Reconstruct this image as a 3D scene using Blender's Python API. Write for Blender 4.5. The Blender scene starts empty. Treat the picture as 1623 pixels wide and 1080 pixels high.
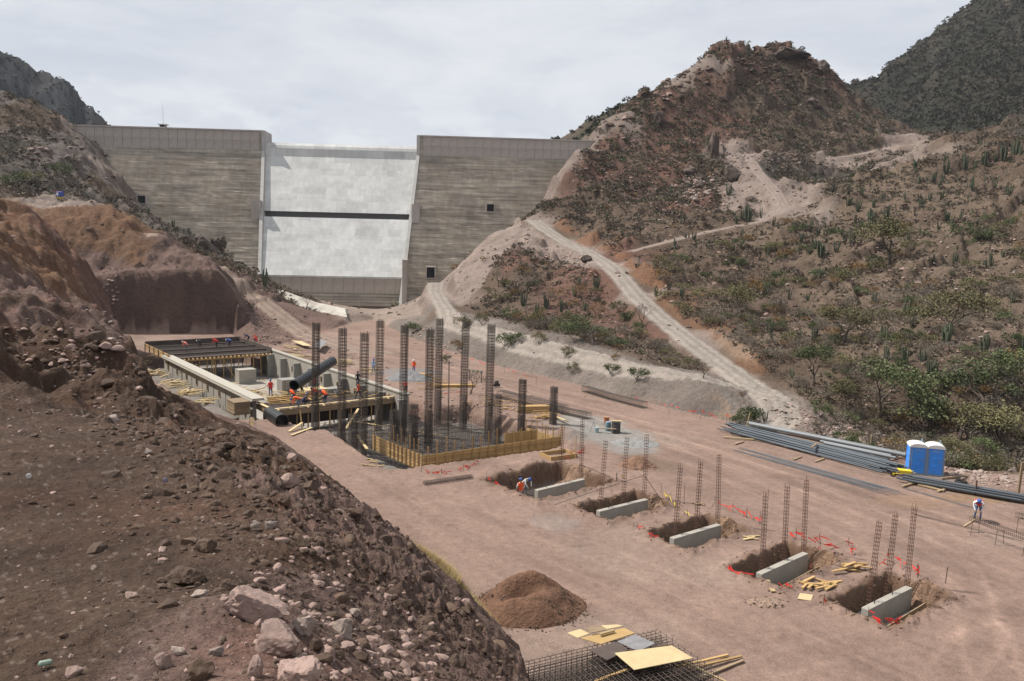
import bpy, math, random
import numpy as np
from mathutils import Vector, Matrix, Quaternion

S = bpy.context.scene
random.seed(7)
RNG = np.random.default_rng(11)
R = math.radians

# ------------------------------------------------------------------ camera
F = 1300.0 / 1623.0                       # focal length / picture width
EYE = np.array((0.0, 0.0, 17.0))
PITCH = math.atan(160 / 1300.0)
ROLL = 0.023
f_ = np.array((0, math.cos(PITCH), -math.sin(PITCH)))
u0 = np.array((0, math.sin(PITCH), math.cos(PITCH)))
r0 = np.array((1.0, 0, 0))
CR = math.cos(ROLL) * r0 + math.sin(ROLL) * u0
CU = -math.sin(ROLL) * r0 + math.cos(ROLL) * u0
cam_data = bpy.data.cameras.new('camera')
cam = bpy.data.objects.new('camera', cam_data)
S.collection.objects.link(cam)
cam_data.sensor_width = 36.0
cam_data.lens = 36.0 * F
cam_data.clip_start = 0.1
cam_data.clip_end = 6000
M = Matrix.Identity(4)
for i in range(3):
    M[i][0] = CR[i]; M[i][1] = CU[i]; M[i][2] = -f_[i]; M[i][3] = EYE[i]
cam.matrix_world = M
S.camera = cam

# ------------------------------------------------------------------ light
SUN_DIR = Vector((-0.59, 0.15, 0.785)).normalized()      # towards the sun
sd = bpy.data.lights.new('sun', 'SUN')
sd.energy = 4.9
sd.angle = R(0.6)
sd.color = (1.0, 0.95, 0.88)
sun = bpy.data.objects.new('sun', sd)
S.collection.objects.link(sun)
sun.rotation_euler = SUN_DIR.to_track_quat('Z', 'Y').to_euler()
sun.location = (-60, 40, 120)

world = bpy.data.worlds.new('World')
S.world = world
world.use_nodes = True
wn = world.node_tree.nodes; wl = world.node_tree.links
wn.clear()
w_out = wn.new('ShaderNodeOutputWorld')
w_bg = wn.new('ShaderNodeBackground')
w_bg.inputs['Strength'].default_value = 0.068
sky = wn.new('ShaderNodeTexSky')
sky.sky_type = 'NISHITA'
sky.sun_disc = False
sky.sun_elevation = math.asin(SUN_DIR.z)
sky.sun_rotation = math.atan2(SUN_DIR.x, SUN_DIR.y)
sky.altitude = 1500
sky.dust_density = 2.0
tc = wn.new('ShaderNodeTexCoord')
mp = wn.new('ShaderNodeMapping'); mp.inputs['Scale'].default_value = (1.0, 1.0, 3.6)
wl.new(tc.outputs['Generated'], mp.inputs['Vector'])
def wnoise(scale, detail, rough, dist=0.0):
    n = wn.new('ShaderNodeTexNoise'); n.inputs['Scale'].default_value = scale
    n.inputs['Detail'].default_value = detail; n.inputs['Roughness'].default_value = rough
    n.inputs['Distortion'].default_value = dist
    wl.new(mp.outputs['Vector'], n.inputs['Vector'])
    return n
n1 = wnoise(2.2, 9, 0.55, 0.4)
n2 = wnoise(5.0, 10, 0.62, 0.3)
cr1 = wn.new('ShaderNodeValToRGB')           # thin veil everywhere, thicker in places
cr1.color_ramp.elements[0].position = 0.22; cr1.color_ramp.elements[0].color = (0.84, 0.84, 0.84, 1)
cr1.color_ramp.elements[1].position = 0.58; cr1.color_ramp.elements[1].color = (1, 1, 1, 1)
wl.new(n1.outputs['Fac'], cr1.inputs['Fac'])
cr2 = wn.new('ShaderNodeValToRGB')           # brightness of the veil
e = cr2.color_ramp.elements
e[0].position = 0.33; e[0].color = (7.5, 7.95, 8.8, 1)
e[1].position = 0.66; e[1].color = (9.4, 9.65, 10.1, 1)
wl.new(n2.outputs['Fac'], cr2.inputs['Fac'])
# low puffs near the skyline
sep = wn.new('ShaderNodeSeparateXYZ'); wl.new(tc.outputs['Generated'], sep.inputs['Vector'])
mp2 = wn.new('ShaderNodeMapping'); mp2.inputs['Scale'].default_value = (1.0, 1.0, 2.2)
wl.new(tc.outputs['Generated'], mp2.inputs['Vector'])
n3 = wn.new('ShaderNodeTexNoise'); n3.inputs['Scale'].default_value = 11; n3.inputs['Detail'].default_value = 9
n3.inputs['Roughness'].default_value = 0.55
wl.new(mp2.outputs['Vector'], n3.inputs['Vector'])
cr3 = wn.new('ShaderNodeValToRGB'); cr3.color_ramp.elements[0].position = 0.5; cr3.color_ramp.elements[1].position = 0.6
wl.new(n3.outputs['Fac'], cr3.inputs['Fac'])
mrg = wn.new('ShaderNodeMapRange'); mrg.inputs['From Min'].default_value = 0.13; mrg.inputs['From Max'].default_value = 0.21
mrg.inputs['To Min'].default_value = 0.55; mrg.inputs['To Max'].default_value = 0.0
wl.new(sep.outputs['Z'], mrg.inputs['Value'])
mul = wn.new('ShaderNodeMath'); mul.operation = 'MULTIPLY'
wl.new(cr3.outputs['Color'], mul.inputs[0]); wl.new(mrg.outputs['Result'], mul.inputs[1])
mixa = wn.new('ShaderNodeMixRGB'); wl.new(cr1.outputs['Color'], mixa.inputs['Fac'])
wl.new(sky.outputs['Color'], mixa.inputs['Color1']); wl.new(cr2.outputs['Color'], mixa.inputs['Color2'])
mixb = wn.new('ShaderNodeMixRGB'); wl.new(mul.outputs['Value'], mixb.inputs['Fac'])
wl.new(mixa.outputs['Color'], mixb.inputs['Color1']); mixb.inputs['Color2'].default_value = (10.2, 10.4, 10.8, 1)
wl.new(mixb.outputs['Color'], w_bg.inputs['Color'])
wl.new(w_bg.outputs['Background'], w_out.inputs['Surface'])

S.view_settings.view_transform = 'Standard'
S.view_settings.look = 'None'
S.view_settings.exposure = 0.33
S.view_settings.gamma = 1.0
S.view_settings.use_curve_mapping = False
S.render.engine = 'CYCLES'
S.cycles.max_bounces = 4
S.cycles.volume_bounces = 0
S.cycles.volume_step_rate = 20
S.cycles.diffuse_bounces = 2
S.cycles.glossy_bounces = 2
S.cycles.transparent_max_bounces = 4

# ------------------------------------------------------------------ picture <-> place
def ray(px, py):
    px = np.asarray(px, float); py = np.asarray(py, float)
    x = (px - 811.5) / 1300.0; y = (540 - py) / 1300.0
    d = f_ + x[..., None] * CR + y[..., None] * CU
    return d / d[..., 1:2]                     # one metre forward
def W(px, py, Y):
    return EYE + ray(px, py) * np.asarray(Y, float)[..., None]
def G(px, py, z=0.0):
    d = ray(px, py)
    t = (z - EYE[2]) / d[..., 2]
    return EYE + d * t[..., None]

# ------------------------------------------------------------------ noise
def _hash(ix, iy, seed):
    h = (ix.astype(np.int64) * 374761393 + iy.astype(np.int64) * 668265263 + seed * 1442695041) & 0xffffffff
    h = ((h ^ (h >> 13)) * 1274126177) & 0xffffffff
    return (h ^ (h >> 16)) & 0xffff
def perlin(x, y, seed=0):
    ix = np.floor(x); iy = np.floor(y); fx = x - ix; fy = y - iy
    ux = fx * fx * fx * (fx * (fx * 6 - 15) + 10); uy = fy * fy * fy * (fy * (fy * 6 - 15) + 10)
    def g(ax, ay, dx, dy):
        a = _hash(ax, ay, seed) * (2 * math.pi / 65536.0)
        return np.cos(a) * dx + np.sin(a) * dy
    n00 = g(ix, iy, fx, fy); n10 = g(ix + 1, iy, fx - 1, fy)
    n01 = g(ix, iy + 1, fx, fy - 1); n11 = g(ix + 1, iy + 1, fx - 1, fy - 1)
    return ((n00 * (1 - ux) + n10 * ux) * (1 - uy) + (n01 * (1 - ux) + n11 * ux) * uy) * 1.5
def fbm(x, y, scale, octaves=4, seed=0, gain=0.5, ridged=False):
    s = np.zeros_like(x, float); a = 1.0; t = 0.0
    for o in range(octaves):
        n = perlin(x / scale, y / scale, seed + o * 17)
        if ridged: n = 1 - 2.2 * np.abs(n)
        s += a * n; t += a; a *= gain; scale *= 0.5
    return s / t
def sstep(a, b, x):
    t = np.clip((x - a) / (b - a), 0, 1)
    return t * t * (3 - 2 * t)

# ------------------------------------------------------------------ scene helpers
COL = S.collection
def tag(o, label=None, cat=None, group=None, kind=None):
    if label: o['label'] = label
    if cat: o['category'] = cat
    if group: o['group'] = group
    if kind: o['kind'] = kind
    return o
def empty(name, loc=(0, 0, 0), rz=0.0, label=None, cat=None, group=None):
    o = bpy.data.objects.new(name, None); COL.objects.link(o)
    o.location = loc; o.rotation_euler = (0, 0, rz)
    o.empty_display_size = 0.2
    return tag(o, label, cat, group)
def link(name, me, parent=None, loc=None, rot=None, scale=None):
    o = bpy.data.objects.new(name, me); COL.objects.link(o)
    if parent is not None: o.parent = parent
    if loc is not None: o.location = loc
    if rot is not None: o.rotation_euler = rot
    if scale is not None: o.scale = scale
    return o
def mesh_np(name, verts, faces, mats=(), smooth=False, fmat=None, cols=None, attr='Col'):
    """faces: (n,3) or (n,4) int array, or a list of such arrays"""
    me = bpy.data.meshes.new(name)
    if not isinstance(faces, list): faces = [faces]
    faces = [np.asarray(q, np.int32) for q in faces if len(q)]
    verts = np.asarray(verts, np.float32)
    me.vertices.add(len(verts)); me.vertices.foreach_set('co', verts.ravel())
    loops = np.concatenate([q.ravel() for q in faces])
    sizes = np.concatenate([np.full(len(q), q.shape[1], np.int32) for q in faces])
    starts = np.concatenate([[0], np.cumsum(sizes)[:-1]]).astype(np.int32)
    me.loops.add(len(loops)); me.loops.foreach_set('vertex_index', loops)
    me.polygons.add(len(sizes)); me.polygons.foreach_set('loop_start', starts)
    me.polygons.foreach_set('loop_total', sizes)
    if fmat is not None: me.polygons.foreach_set('material_index', np.asarray(fmat, np.int32))
    me.polygons.foreach_set('use_smooth', np.full(len(sizes), bool(smooth)))
    for m in mats: me.materials.append(m)
    if cols is not None:
        c = np.ones((len(verts), 4), np.float32); c[:, :3] = cols
        a = me.color_attributes.new(attr, 'FLOAT_COLOR', 'POINT'); a.data.foreach_set('color', c.ravel())
    me.update(calc_edges=True)
    me.validate(verbose=False)
    return me

class MB:
    """collects simple solids into one mesh"""
    def __init__(s): s.v = []; s.f = []; s.m = []; s.n = 0
    def add(s, vs, fs, mi=0):
        s.v.extend([tuple(map(float, p)) for p in vs]); s.f.extend([tuple(i + s.n for i in q) for q in fs])
        s.m.extend([mi] * len(fs)); s.n += len(vs); return s
    def box(s, c, size, rz=0.0, mi=0, mat=None):
        hx, hy, hz = size[0] / 2, size[1] / 2, size[2] / 2
        m = mat if mat is not None else Matrix.Rotation(rz, 3, 'Z')
        vs = [m @ Vector((x, y, z)) + Vector(c) for z in (-hz, hz) for y in (-hy, hy) for x in (-hx, hx)]
        return s.add(vs, [(0, 2, 3, 1), (4, 5, 7, 6), (0, 1, 5, 4), (2, 6, 7, 3), (0, 4, 6, 2), (1, 3, 7, 5)], mi)
    def beam(s, a, b, w, h, mi=0, up=(0, 0, 1)):
        a = Vector(a); b = Vector(b); d = (b - a); L = d.length; d.normalize()
        upv = Vector(up)
        if abs(d.dot(upv)) > 0.98: upv = Vector((1, 0, 0))
        sx = d.cross(upv).normalized(); sz = sx.cross(d)
        m = Matrix((sx, d, sz)).transposed()
        return s.box((a + b) / 2, (w, L, h), mi=mi, mat=m)
    def tube(s, pts, r, n=6, mi=0, caps=True, r2=None):
        pts = [Vector(p) for p in pts]; k = len(pts)
        rs = r if isinstance(r, (list, tuple)) else [r + ((r2 if r2 is not None else r) - r) * i / max(1, k - 1) for i in range(k)]
        vs = []
        ref = None
        for i, p in enumerate(pts):
            d = (pts[min(i + 1, k - 1)] - pts[max(i - 1, 0)])
            if d.length < 1e-9: d = Vector((0, 0, 1))
            d.normalize()
            if ref is None: ref = Vector((0, 0, 1)) if abs(d.z) < 0.9 else Vector((1, 0, 0))
            x = ref.cross(d).normalized(); y = d.cross(x); ref = y.cross(Vector((0,0,0))) if False else ref
            for j in range(n):
                a = 2 * math.pi * j / n
                vs.append(p + (x * math.cos(a) + y * math.sin(a)) * rs[i])
        fs = [(i * n + j, i * n + (j + 1) % n, (i + 1) * n + (j + 1) % n, (i + 1) * n + j) for i in range(k - 1) for j in range(n)]
        if caps: fs += [tuple(reversed(range(n))), tuple((k - 1) * n + j for j in range(n))]
        return s.add(vs, fs, mi)
    def prism(s, poly, y0, y1, mi=0):
        """poly in (x,z), extruded along y"""
        n = len(poly)
        vs = [(p[0], y0, p[1]) for p in poly] + [(p[0], y1, p[1]) for p in poly]
        fs = [tuple(range(n)), tuple(reversed(range(n, 2 * n)))] + [((i + 1) % n, i, n + i, n + (i + 1) % n) for i in range(n)]
        return s.add(vs, fs, mi)
    def lathe(s, prof, n=16, c=(0, 0, 0), mi=0):
        k = len(prof)
        vs = [(c[0] + r * math.cos(2 * math.pi * j / n), c[1] + r * math.sin(2 * math.pi * j / n), c[2] + z) for r, z in prof for j in range(n)]
        fs = [(i * n + j, i * n + (j + 1) % n, (i + 1) * n + (j + 1) % n, (i + 1) * n + j) for i in range(k - 1) for j in range(n)]
        fs += [tuple(reversed(range(n))), tuple((k - 1) * n + j for j in range(n))]
        return s.add(vs, fs, mi)
    def mesh(s, name, mats, smooth=False, bevel=0):
        me = bpy.data.meshes.new(name)
        me.from_pydata(s.v, [], s.f)
        for m in (mats if isinstance(mats, (list, tuple)) else [mats]): me.materials.append(m)
        me.polygons.foreach_set('material_index', s.m)
        if smooth:
            me.polygons.foreach_set('use_smooth', [True] * len(s.f))
        me.update(); return me
    def obj(s, name, mats, parent=None, loc=None, rot=None, smooth=False):
        return link(name, s.mesh(name, mats, smooth), parent, loc, rot)

# ------------------------------------------------------------------ materials
def mat(name, col, rough=0.85, var=0.25, scale=3.0, bump=0.0, bscale=20.0, metal=0.0, stretch=None, attr=None, spec=0.3,
        dirt=None, dirt_scale=1.0, dirt_amt=0.5, rand=0.0, detail=5):
    m = bpy.data.materials.new(name); m.use_nodes = True
    N = m.node_tree.nodes; L = m.node_tree.links
    b = N['Principled BSDF']
    b.inputs['Roughness'].default_value = rough; b.inputs['Metallic'].default_value = metal
    b.inputs['Specular IOR Level'].default_value = spec
    t = N.new('ShaderNodeTexCoord'); vec = t.outputs['Object']
    if stretch:
        mp = N.new('ShaderNodeMapping'); mp.inputs['Scale'].default_value = stretch
        L.new(vec, mp.inputs['Vector']); vec = mp.outputs['Vector']
    if attr:
        a = N.new('ShaderNodeAttribute'); a.attribute_name = attr; base = a.outputs['Color']
    else:
        rgb = N.new('ShaderNodeRGB'); rgb.outputs[0].default_value = (*col, 1); base = rgb.outputs[0]
    def noise(sc, det=detail, ro=0.6):
        n = N.new('ShaderNodeTexNoise'); n.inputs['Scale'].default_value = sc; n.inputs['Detail'].default_value = det
        n.inputs['Roughness'].default_value = ro; L.new(vec, n.inputs['Vector']); return n
    if var:
        n = noise(scale)
        mr = N.new('ShaderNodeMapRange'); mr.inputs['From Min'].default_value = 0.25; mr.inputs['From Max'].default_value = 0.75
        mr.inputs['To Min'].default_value = 1 - var; mr.inputs['To Max'].default_value = 1 + var
        L.new(n.outputs['Fac'], mr.inputs['Value'])
        mx = N.new('ShaderNodeMixRGB'); mx.blend_type = 'MULTIPLY'; mx.inputs['Fac'].default_value = 1
        L.new(base, mx.inputs['Color1']); L.new(mr.outputs['Result'], mx.inputs['Color2']); base = mx.outputs['Color']
    if rand:
        oi = N.new('ShaderNodeObjectInfo')
        mr = N.new('ShaderNodeMapRange'); mr.inputs['To Min'].default_value = 1 - rand; mr.inputs['To Max'].default_value = 1 + rand
        L.new(oi.outputs['Random'], mr.inputs['Value'])
        mx = N.new('ShaderNodeMixRGB'); mx.blend_type = 'MULTIPLY'; mx.inputs['Fac'].default_value = 1
        L.new(base, mx.inputs['Color1']); L.new(mr.outputs['Result'], mx.inputs['Color2']); base = mx.outputs['Color']
    if dirt:
        n = noise(dirt_scale, 8, 0.65)
        cr = N.new('ShaderNodeValToRGB'); cr.color_ramp.elements[0].position = 0.5; cr.color_ramp.elements[1].position = 0.68
        cr.color_ramp.elements[1].color = (dirt_amt,) * 3 + (1,)
        L.new(n.outputs['Fac'], cr.inputs['Fac'])
        mx = N.new('ShaderNodeMixRGB'); L.new(cr.outputs['Color'], mx.inputs['Fac']); L.new(base, mx.inputs['Color1'])
        mx.inputs['Color2'].default_value = (*dirt, 1); base = mx.outputs['Color']
    L.new(base, b.inputs['Base Color'])
    if bump:
        n = noise(bscale, 6, 0.65); bp = N.new('ShaderNodeBump'); bp.inputs['Strength'].default_value = min(1, bump)
        bp.inputs['Distance'].default_value = 0.02 * max(1, bump)
        L.new(n.outputs['Fac'], bp.inputs['Height']); L.new(bp.outputs['Normal'], b.inputs['Normal'])
    return m
# ================================================================== TERRAIN
# colour keys (albedo)
CK = dict(F=(0.248, 0.172, 0.14), D=(0.29, 0.235, 0.20), S=(0.265, 0.215, 0.19), V=(0.118, 0.088, 0.068), R=(0.145, 0.088, 0.070),
          O=(0.16, 0.098, 0.066), G=(0.19, 0.163, 0.145), B=(0.078, 0.053, 0.040), K=(0.13, 0.11, 0.10), P=(0.155, 0.108, 0.093),
          M=(0.065, 0.058, 0.05), N=(0.165, 0.126, 0.098), T=(0.15, 0.115, 0.09), C=(0.088, 0.058, 0.043), W=(0.25, 0.205, 0.18))
FAR = [  # picture x, picture y, distance, colour: surveyed points on the far ground
 # dam basin and site floor
 (540,484,212,'D'),(600,500,172,'D'),(480,478,214,'D'),(640,490,190,'D'),(560,497,165,'D'),
 # left hill beside the dam
 (-200,120,250,'K'),(-100,135,240,'K'),(0,150,232,'K'),(60,170,236,'V'),(120,205,240,'W'),(150,235,236,'K'),(190,275,228,'W'),(205,320,216,'K'),(235,340,210,'K'),
 (280,370,205,'K'),(350,400,200,'M'),(400,432,200,'V'),(-100,200,210,'K'),(0,230,205,'M'),(60,215,215,'K'),(100,250,206,'K'),(150,300,200,'K'),(60,290,185,'M'),(30,190,225,'V'),(90,225,222,'K'),(170,310,205,'V'),
 (-100,290,170,'V'),(0,310,165,'N'),(60,316,162,'W'),(100,318,164,'S'),(140,326,172,'W'),(190,338,180,'V'),(240,362,182,'K'),(300,398,176,'C'),(350,420,180,'C'),
 (120,338,152,'O'),(160,338,153,'O'),(200,355,152,'O'),(250,375,151,'P'),(290,398,150,'P'),(330,408,150,'P'),(160,385,146,'O'),(220,395,146,'O'),(60,340,150,'O'),(0,325,155,'O'),
 (100,395,142,'O'),(165,418,143,'P'),(250,415,143,'P'),(340,425,142,'P'),
 (200,427,138.5,'P'),(300,429,139.5,'P'),(345,431,140.5,'P'),(250,405,146,'P'),(320,406,148,'P'),(190,405,145,'O'),
 # road down from it, and the bank either side
 (310,408,156,'P'),(350,430,157,'P'),(400,470,155,'P'),(440,500,150,'P'),(480,532,140,'F'),(420,455,172,'P'),(460,482,165,'P'),(500,503,158,'P'),(400,512,141,'P'),(440,530,137,'P'),(385,470,147,'P'),
 # ground hidden between the spur and the dam
 (800,388,226,'S'),(750,430,224,'S'),(700,474,222,'S'),(838,366,228,'S'),(868,350,244,'S'),(846,358,214,'S'),(215,335,226,'K'),(202,305,234,'K'),(240,356,222,'K'),(290,396,220,'K'),(350,425,215,'K'),
 # spur below the right abutment
 (850,352,200,'S'),(810,362,199,'S'),(780,372,197,'S'),(740,410,196,'S'),(700,446,193,'S'),(650,481,192,'S'),(690,455,186,'S'),(670,480,176,'S'),(720,475,166,'S'),
 (760,405,180,'S'),(820,385,182,'S'),(860,385,180,'S'),(820,415,165,'R'),(780,440,165,'V'),(740,450,168,'S'),(850,440,158,'V'),(900,430,155,'R'),(950,445,146,'R'),(900,400,170,'S'),(940,420,158,'S'),
 (740,490,146,'V'),(800,500,140,'V'),(860,485,138,'R'),(900,515,126,'V'),(950,500,132,'R'),(1000,555,107,'V'),(1040,540,115,'R'),(1090,585,98,'V'),(980,470,141,'R'),
 # lower track and the spoil bank under it
 (700,500,134,'G'),(760,520,124,'G'),(850,537,107,'G'),(920,555,101,'G'),(1000,577,94,'G'),(1070,590,89,'G'),(1130,602,85,'G'),(1180,612,84,'G'),(1200,640,80,'G'),(650,505,148,'G'),(1150,640,80,'G'),
 # haul road
 (900,385,180,'S'),(960,415,158,'S'),(1010,470,136,'S'),(1080,530,114,'S'),(1160,590,96,'S'),(1235,640,80,'S'),
 # conical hill
 (855,325,212,'K'),(880,282,228,'S'),(905,250,238,'S'),(930,232,245,'S'),(950,212,250,'W'),(975,190,258,'W'),(1010,165,268,'R'),(1050,142,275,'R'),(1080,130,282,'W'),(1115,98,290,'W'),(1150,80,297,'R'),(1185,78,301,'R'),
 (1215,92,304,'V'),(1250,82,308,'R'),(1300,102,312,'R'),(1325,132,312,'R'),(1380,178,306,'V'),(1430,212,296,'V'),(1480,216,285,'V'),
 (1000,250,238,'V'),(960,230,246,'R'),(1100,200,262,'R'),(1050,200,258,'R'),(1200,170,276,'V'),(1300,180,286,'V'),(1120,150,277,'R'),(1200,120,290,'R'),(900,320,208,'V'),(1000,320,212,'R'),(1060,280,228,'R'),(1100,290,220,'K'),
 (1180,240,240,'S'),(1300,252,246,'S'),(1420,232,266,'S'),(1240,222,250,'V'),(1350,215,272,'V'),(1180,290,214,'S'),(1250,322,191,'S'),(1215,308,205,'S'),(1168,268,227,'S'),(1225,290,212,'S'),(1200,320,198,'S'),(1290,300,212,'M'),(1330,285,220,'M'),(1230,335,186,'S'),(1150,340,184,'V'),(1110,370,172,'V'),
 (1050,385,166,'V'),(950,365,182,'V'),(900,350,198,'V'),(980,395,165,'R'),(1200,360,170,'N'),(1040,410,158,'R'),(1090,440,143,'V'),(1150,420,148,'V'),(1060,480,132,'O'),(1120,515,117,'O'),(1200,580,97,'O'),(1180,480,124,'V'),(1220,540,104,'N'),
 (925,290,224,'R'),(950,262,232,'R'),(940,330,204,'V'),(980,345,196,'V'),(905,365,190,'V'),(960,300,218,'V'),(1030,340,196,'V'),(1080,330,204,'R'),(1140,270,226,'V'),(1060,240,242,'R'),(1220,275,224,'M'),(1290,222,264,'V'),(1090,400,158,'V'),(1010,440,143,'V'),(1150,200,264,'R'),(1250,140,290,'V'),
 # right-hand ridge in front
 (1250,372,160,'N'),(1290,342,166,'W'),(1360,292,186,'N'),(1440,248,204,'W'),(1480,230,206,'N'),(1560,215,200,'V'),(1623,196,196,'M'),(1720,170,190,'M'),(1340,330,164,'N'),(1420,300,172,'N'),
 (1450,350,150,'N'),(1600,300,156,'N'),(1540,260,180,'V'),(1350,450,121,'N'),(1500,450,116,'N'),(1620,420,117,'N'),(1300,400,142,'N'),(1250,440,138,'V'),(1540,360,138,'N'),(1280,520,106,'N'),(1400,540,96,'N'),(1550,540,94,'N'),
 (1720,400,118,'N'),(1720,560,88,'V'),(1250,600,94,'V'),(1300,600,91,'V'),(1340,655,83,'N'),(1400,630,85,'V'),(1500,640,80,'V'),(1623,620,82,'V'),
 # stream bed
 (1300,660,80,'W'),(1350,690,79,'W'),(1400,705,77,'W'),(1470,712,76,'T'),(1560,730,72,'T'),(1650,760,67,'T'),(1750,790,62,'T'),(1480,690,80,'T'),(1600,690,77,'T'),(1720,710,74,'V'),
]
def lawn(points):
    px = np.array([p[0] for p in points], float); py = np.array([p[1] for p in points], float); Y = np.array([p[2] for p in points], float)
    P = W(px, py, Y); return P
P_FAR = lawn(FAR); C_FAR = [p[3] for p in FAR]
extra = [  # x, y, z, colour: ground the picture only implies
*[tuple(W(*q_)) + (k_,) for q_, k_ in (((-200,190,330),'K'),((0,190,320),'K'),((60,205,320),'K'),((0,168,265),'K'),((120,232,310),'K'))],
 (60,330,55,'V'),(100,360,70,'V'),(150,330,60,'V'),(30,300,40,'V'),(-60,300,15,'D'),(-20,300,25,'V'),(-120,330,20,'K'),(-230,270,30,'K'),
 (60,400,40,'V'),(140,420,55,'V'),(-200,150,40,'K'),(-150,120,25,'V'),(-120,80,12,'V'),(220,200,60,'V'),(160,120,25,'N'),(120,60,10,'V'),(80,20,0,'F'),(-100,230,22,'K'),
 (60,48,-1.2,'T'),(75,35,-1.5,'T'),
]
P_FAR = np.vstack([P_FAR, np.array([e_[:3] for e_ in extra])]); C_FAR += [e_[3] for e_ in extra]
# flat works area: control points at level zero
floor_px = [(700,620),(900,680),(1100,760),(1300,850),(1500,900),(900,850),(1100,950),(1300,1050),(560,560),(620,560),(760,600),(500,600),(300,560),(400,700),(1560,800),(1623,900),(1400,740),(1200,700),(950,640)]
Pf = G(np.array([p[0] for p in floor_px]), np.array([p[1] for p in floor_px]), 0.0)
P_FAR = np.vstack([P_FAR, Pf]); C_FAR += ['F'] * len(Pf)

NEAR = [  # the embankment the photographer stands on
 (0,1080,4.7,'B'),(300,1080,4.7,'P'),(500,1080,4.9,'P'),(-300,1080,4.9,'B'),(450,960,6.2,'P'),(300,940,6.6,'B'),(100,900,7.6,'B'),(0,850,8.9,'B'),(-300,850,9.2,'B'),(200,800,10.6,'B'),
 (0,700,13.5,'B'),(150,710,14,'B'),(280,720,14,'B'),(-300,700,14,'B'),(360,720,14.5,'C'),(400,800,10.8,'C'),(470,880,8.3,'C'),(430,740,14.5,'C'),(380,700,17,'C'),
 (545,1000,7.0,'P'),(560,1080,5.6,'P'),(520,930,8.0,'P'),(500,830,11.0,'P'),(490,780,13.5,'P'),(460,725,17,'P'),(430,692,20,'C'),(390,680,21,'C'),
 (330,664,24,'C'),(290,645,28,'C'),(235,620,34,'C'),(212,577,44,'C'),(196,548,54,'P'),(180,530,62,'P'),
 (0,640,20,'B'),(90,640,23,'B'),(200,655,22,'C'),(300,690,19,'C'),(-300,620,21,'B'),
 (0,560,33,'B'),(60,560,34,'C'),(0,480,50,'B'),(-200,470,52,'B'),(100,540,45,'P'),(150,575,43,'P'),(120,480,74,'P'),(60,420,84,'O'),(0,400,76,'O'),(150,520,68,'P'),(-200,380,90,'O'),
 (60,380,98,'O'),(30,345,108,'O'),(80,350,112,'R'),(0,330,112,'O'),(-200,320,120,'O'),(110,440,98,'O'),(150,490,96,'R'),(175,522,92,'R'),(95,390,108,'R'),
]
P_N = W(np.array([p[0] for p in NEAR], float), np.array([p[1] for p in NEAR], float), np.array([p[2] for p in NEAR], float)); C_N = [p[3] for p in NEAR]
# toe of the bank (level zero) and beyond it
toe_px = [(852,1078),(805,1010),(760,960),(700,900),(640,858),(580,806),(520,757),(470,720)]
Pt = G(np.array([p[0] for p in toe_px], float), np.array([p[1] for p in toe_px], float), 0.0)
nrm = np.array((0.84, 0.543))
beyond = Pt.copy(); beyond[:, :2] += nrm * 5; beyond[:, 2] = -4.5
TOE2 = np.array([(-21.5,69.5,0),(-30,79,0),(-40,90,0),(-50,106,0),(-63,126,0),(-70,134,0)], float)
b2 = TOE2.copy(); b2[:, :2] += nrm * 6; b2[:, 2] = -5
mid = np.array([(1.2,6,12.3),(2.0,12,9.0),(2.6,20,5.0),(1.8,27,1.6),(5.5,6,9.5),(9,6,6.5),(15,6,2),(22,6,-3),(20,-10,4),(-10,-10,15),(8,20,.5),(12,18,-1),(14,28,-5),(3,1,13.5)], float)
far_b = np.array([(-90,136,2),(-85,120,14),(-110,140,14),(-100,100,19),(-75,150,-3),(-60,150,-6)], float)
P_N = np.vstack([P_N, Pt, beyond, TOE2, b2, mid, far_b]); C_N += ['P'] * (len(Pt) * 2 + len(TOE2) * 2 + len(mid)) + ['R'] * len(far_b)

def pol(x, y):
    return np.arctan2(x, y), np.log(np.hypot(x, y) + 0.5)
class TPS:
    def __init__(s, P, lam=1e-4):
        a, b = pol(P[:, 0], P[:, 1]); s.c = np.stack([a, b], 1); n = len(P)
        d2 = ((s.c[:, None] - s.c[None]) ** 2).sum(-1)
        K = 0.5 * d2 * np.log(d2 + 1e-12) + lam * np.eye(n)
        A = np.zeros((n + 3, n + 3)); A[:n, :n] = K; A[:n, n] = 1; A[:n, n + 1:] = s.c; A[n, :n] = 1; A[n + 1:, :n] = s.c.T
        s.w = np.linalg.solve(A, np.concatenate([P[:, 2], np.zeros(3)]))
    def __call__(s, x, y):
        out = np.empty(x.shape); xf = x.ravel(); yf = y.ravel(); of = out.ravel(); n = len(s.c)
        a, b = pol(xf, yf)
        for i in range(0, len(xf), 60000):
            aa = a[i:i + 60000]; bb = b[i:i + 60000]
            d2 = (aa[:, None] - s.c[None, :, 0]) ** 2 + (bb[:, None] - s.c[None, :, 1]) ** 2
            of[i:i + 60000] = (0.5 * d2 * np.log(d2 + 1e-12)) @ s.w[:n] + s.w[n] + aa * s.w[n + 1] + bb * s.w[n + 2]
        return of.reshape(x.shape)
tps_far = TPS(P_FAR); tps_near = TPS(P_N, 3e-4)

def idw_col(P, keys, x, y, power=4.0):
    a, b = pol(P[:, 0], P[:, 1]); C = np.array([CK[k] for k in keys])
    xa, xb = pol(x, y); out = np.empty((len(x), 3))
    for i in range(0, len(x), 60000):
        d2 = (xa[i:i + 60000, None] - a[None]) ** 2 + (xb[i:i + 60000, None] - b[None]) ** 2 + 1e-6
        w = d2 ** (-power); w /= w.sum(1, keepdims=True); out[i:i + 60000] = w @ C
    return out

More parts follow.
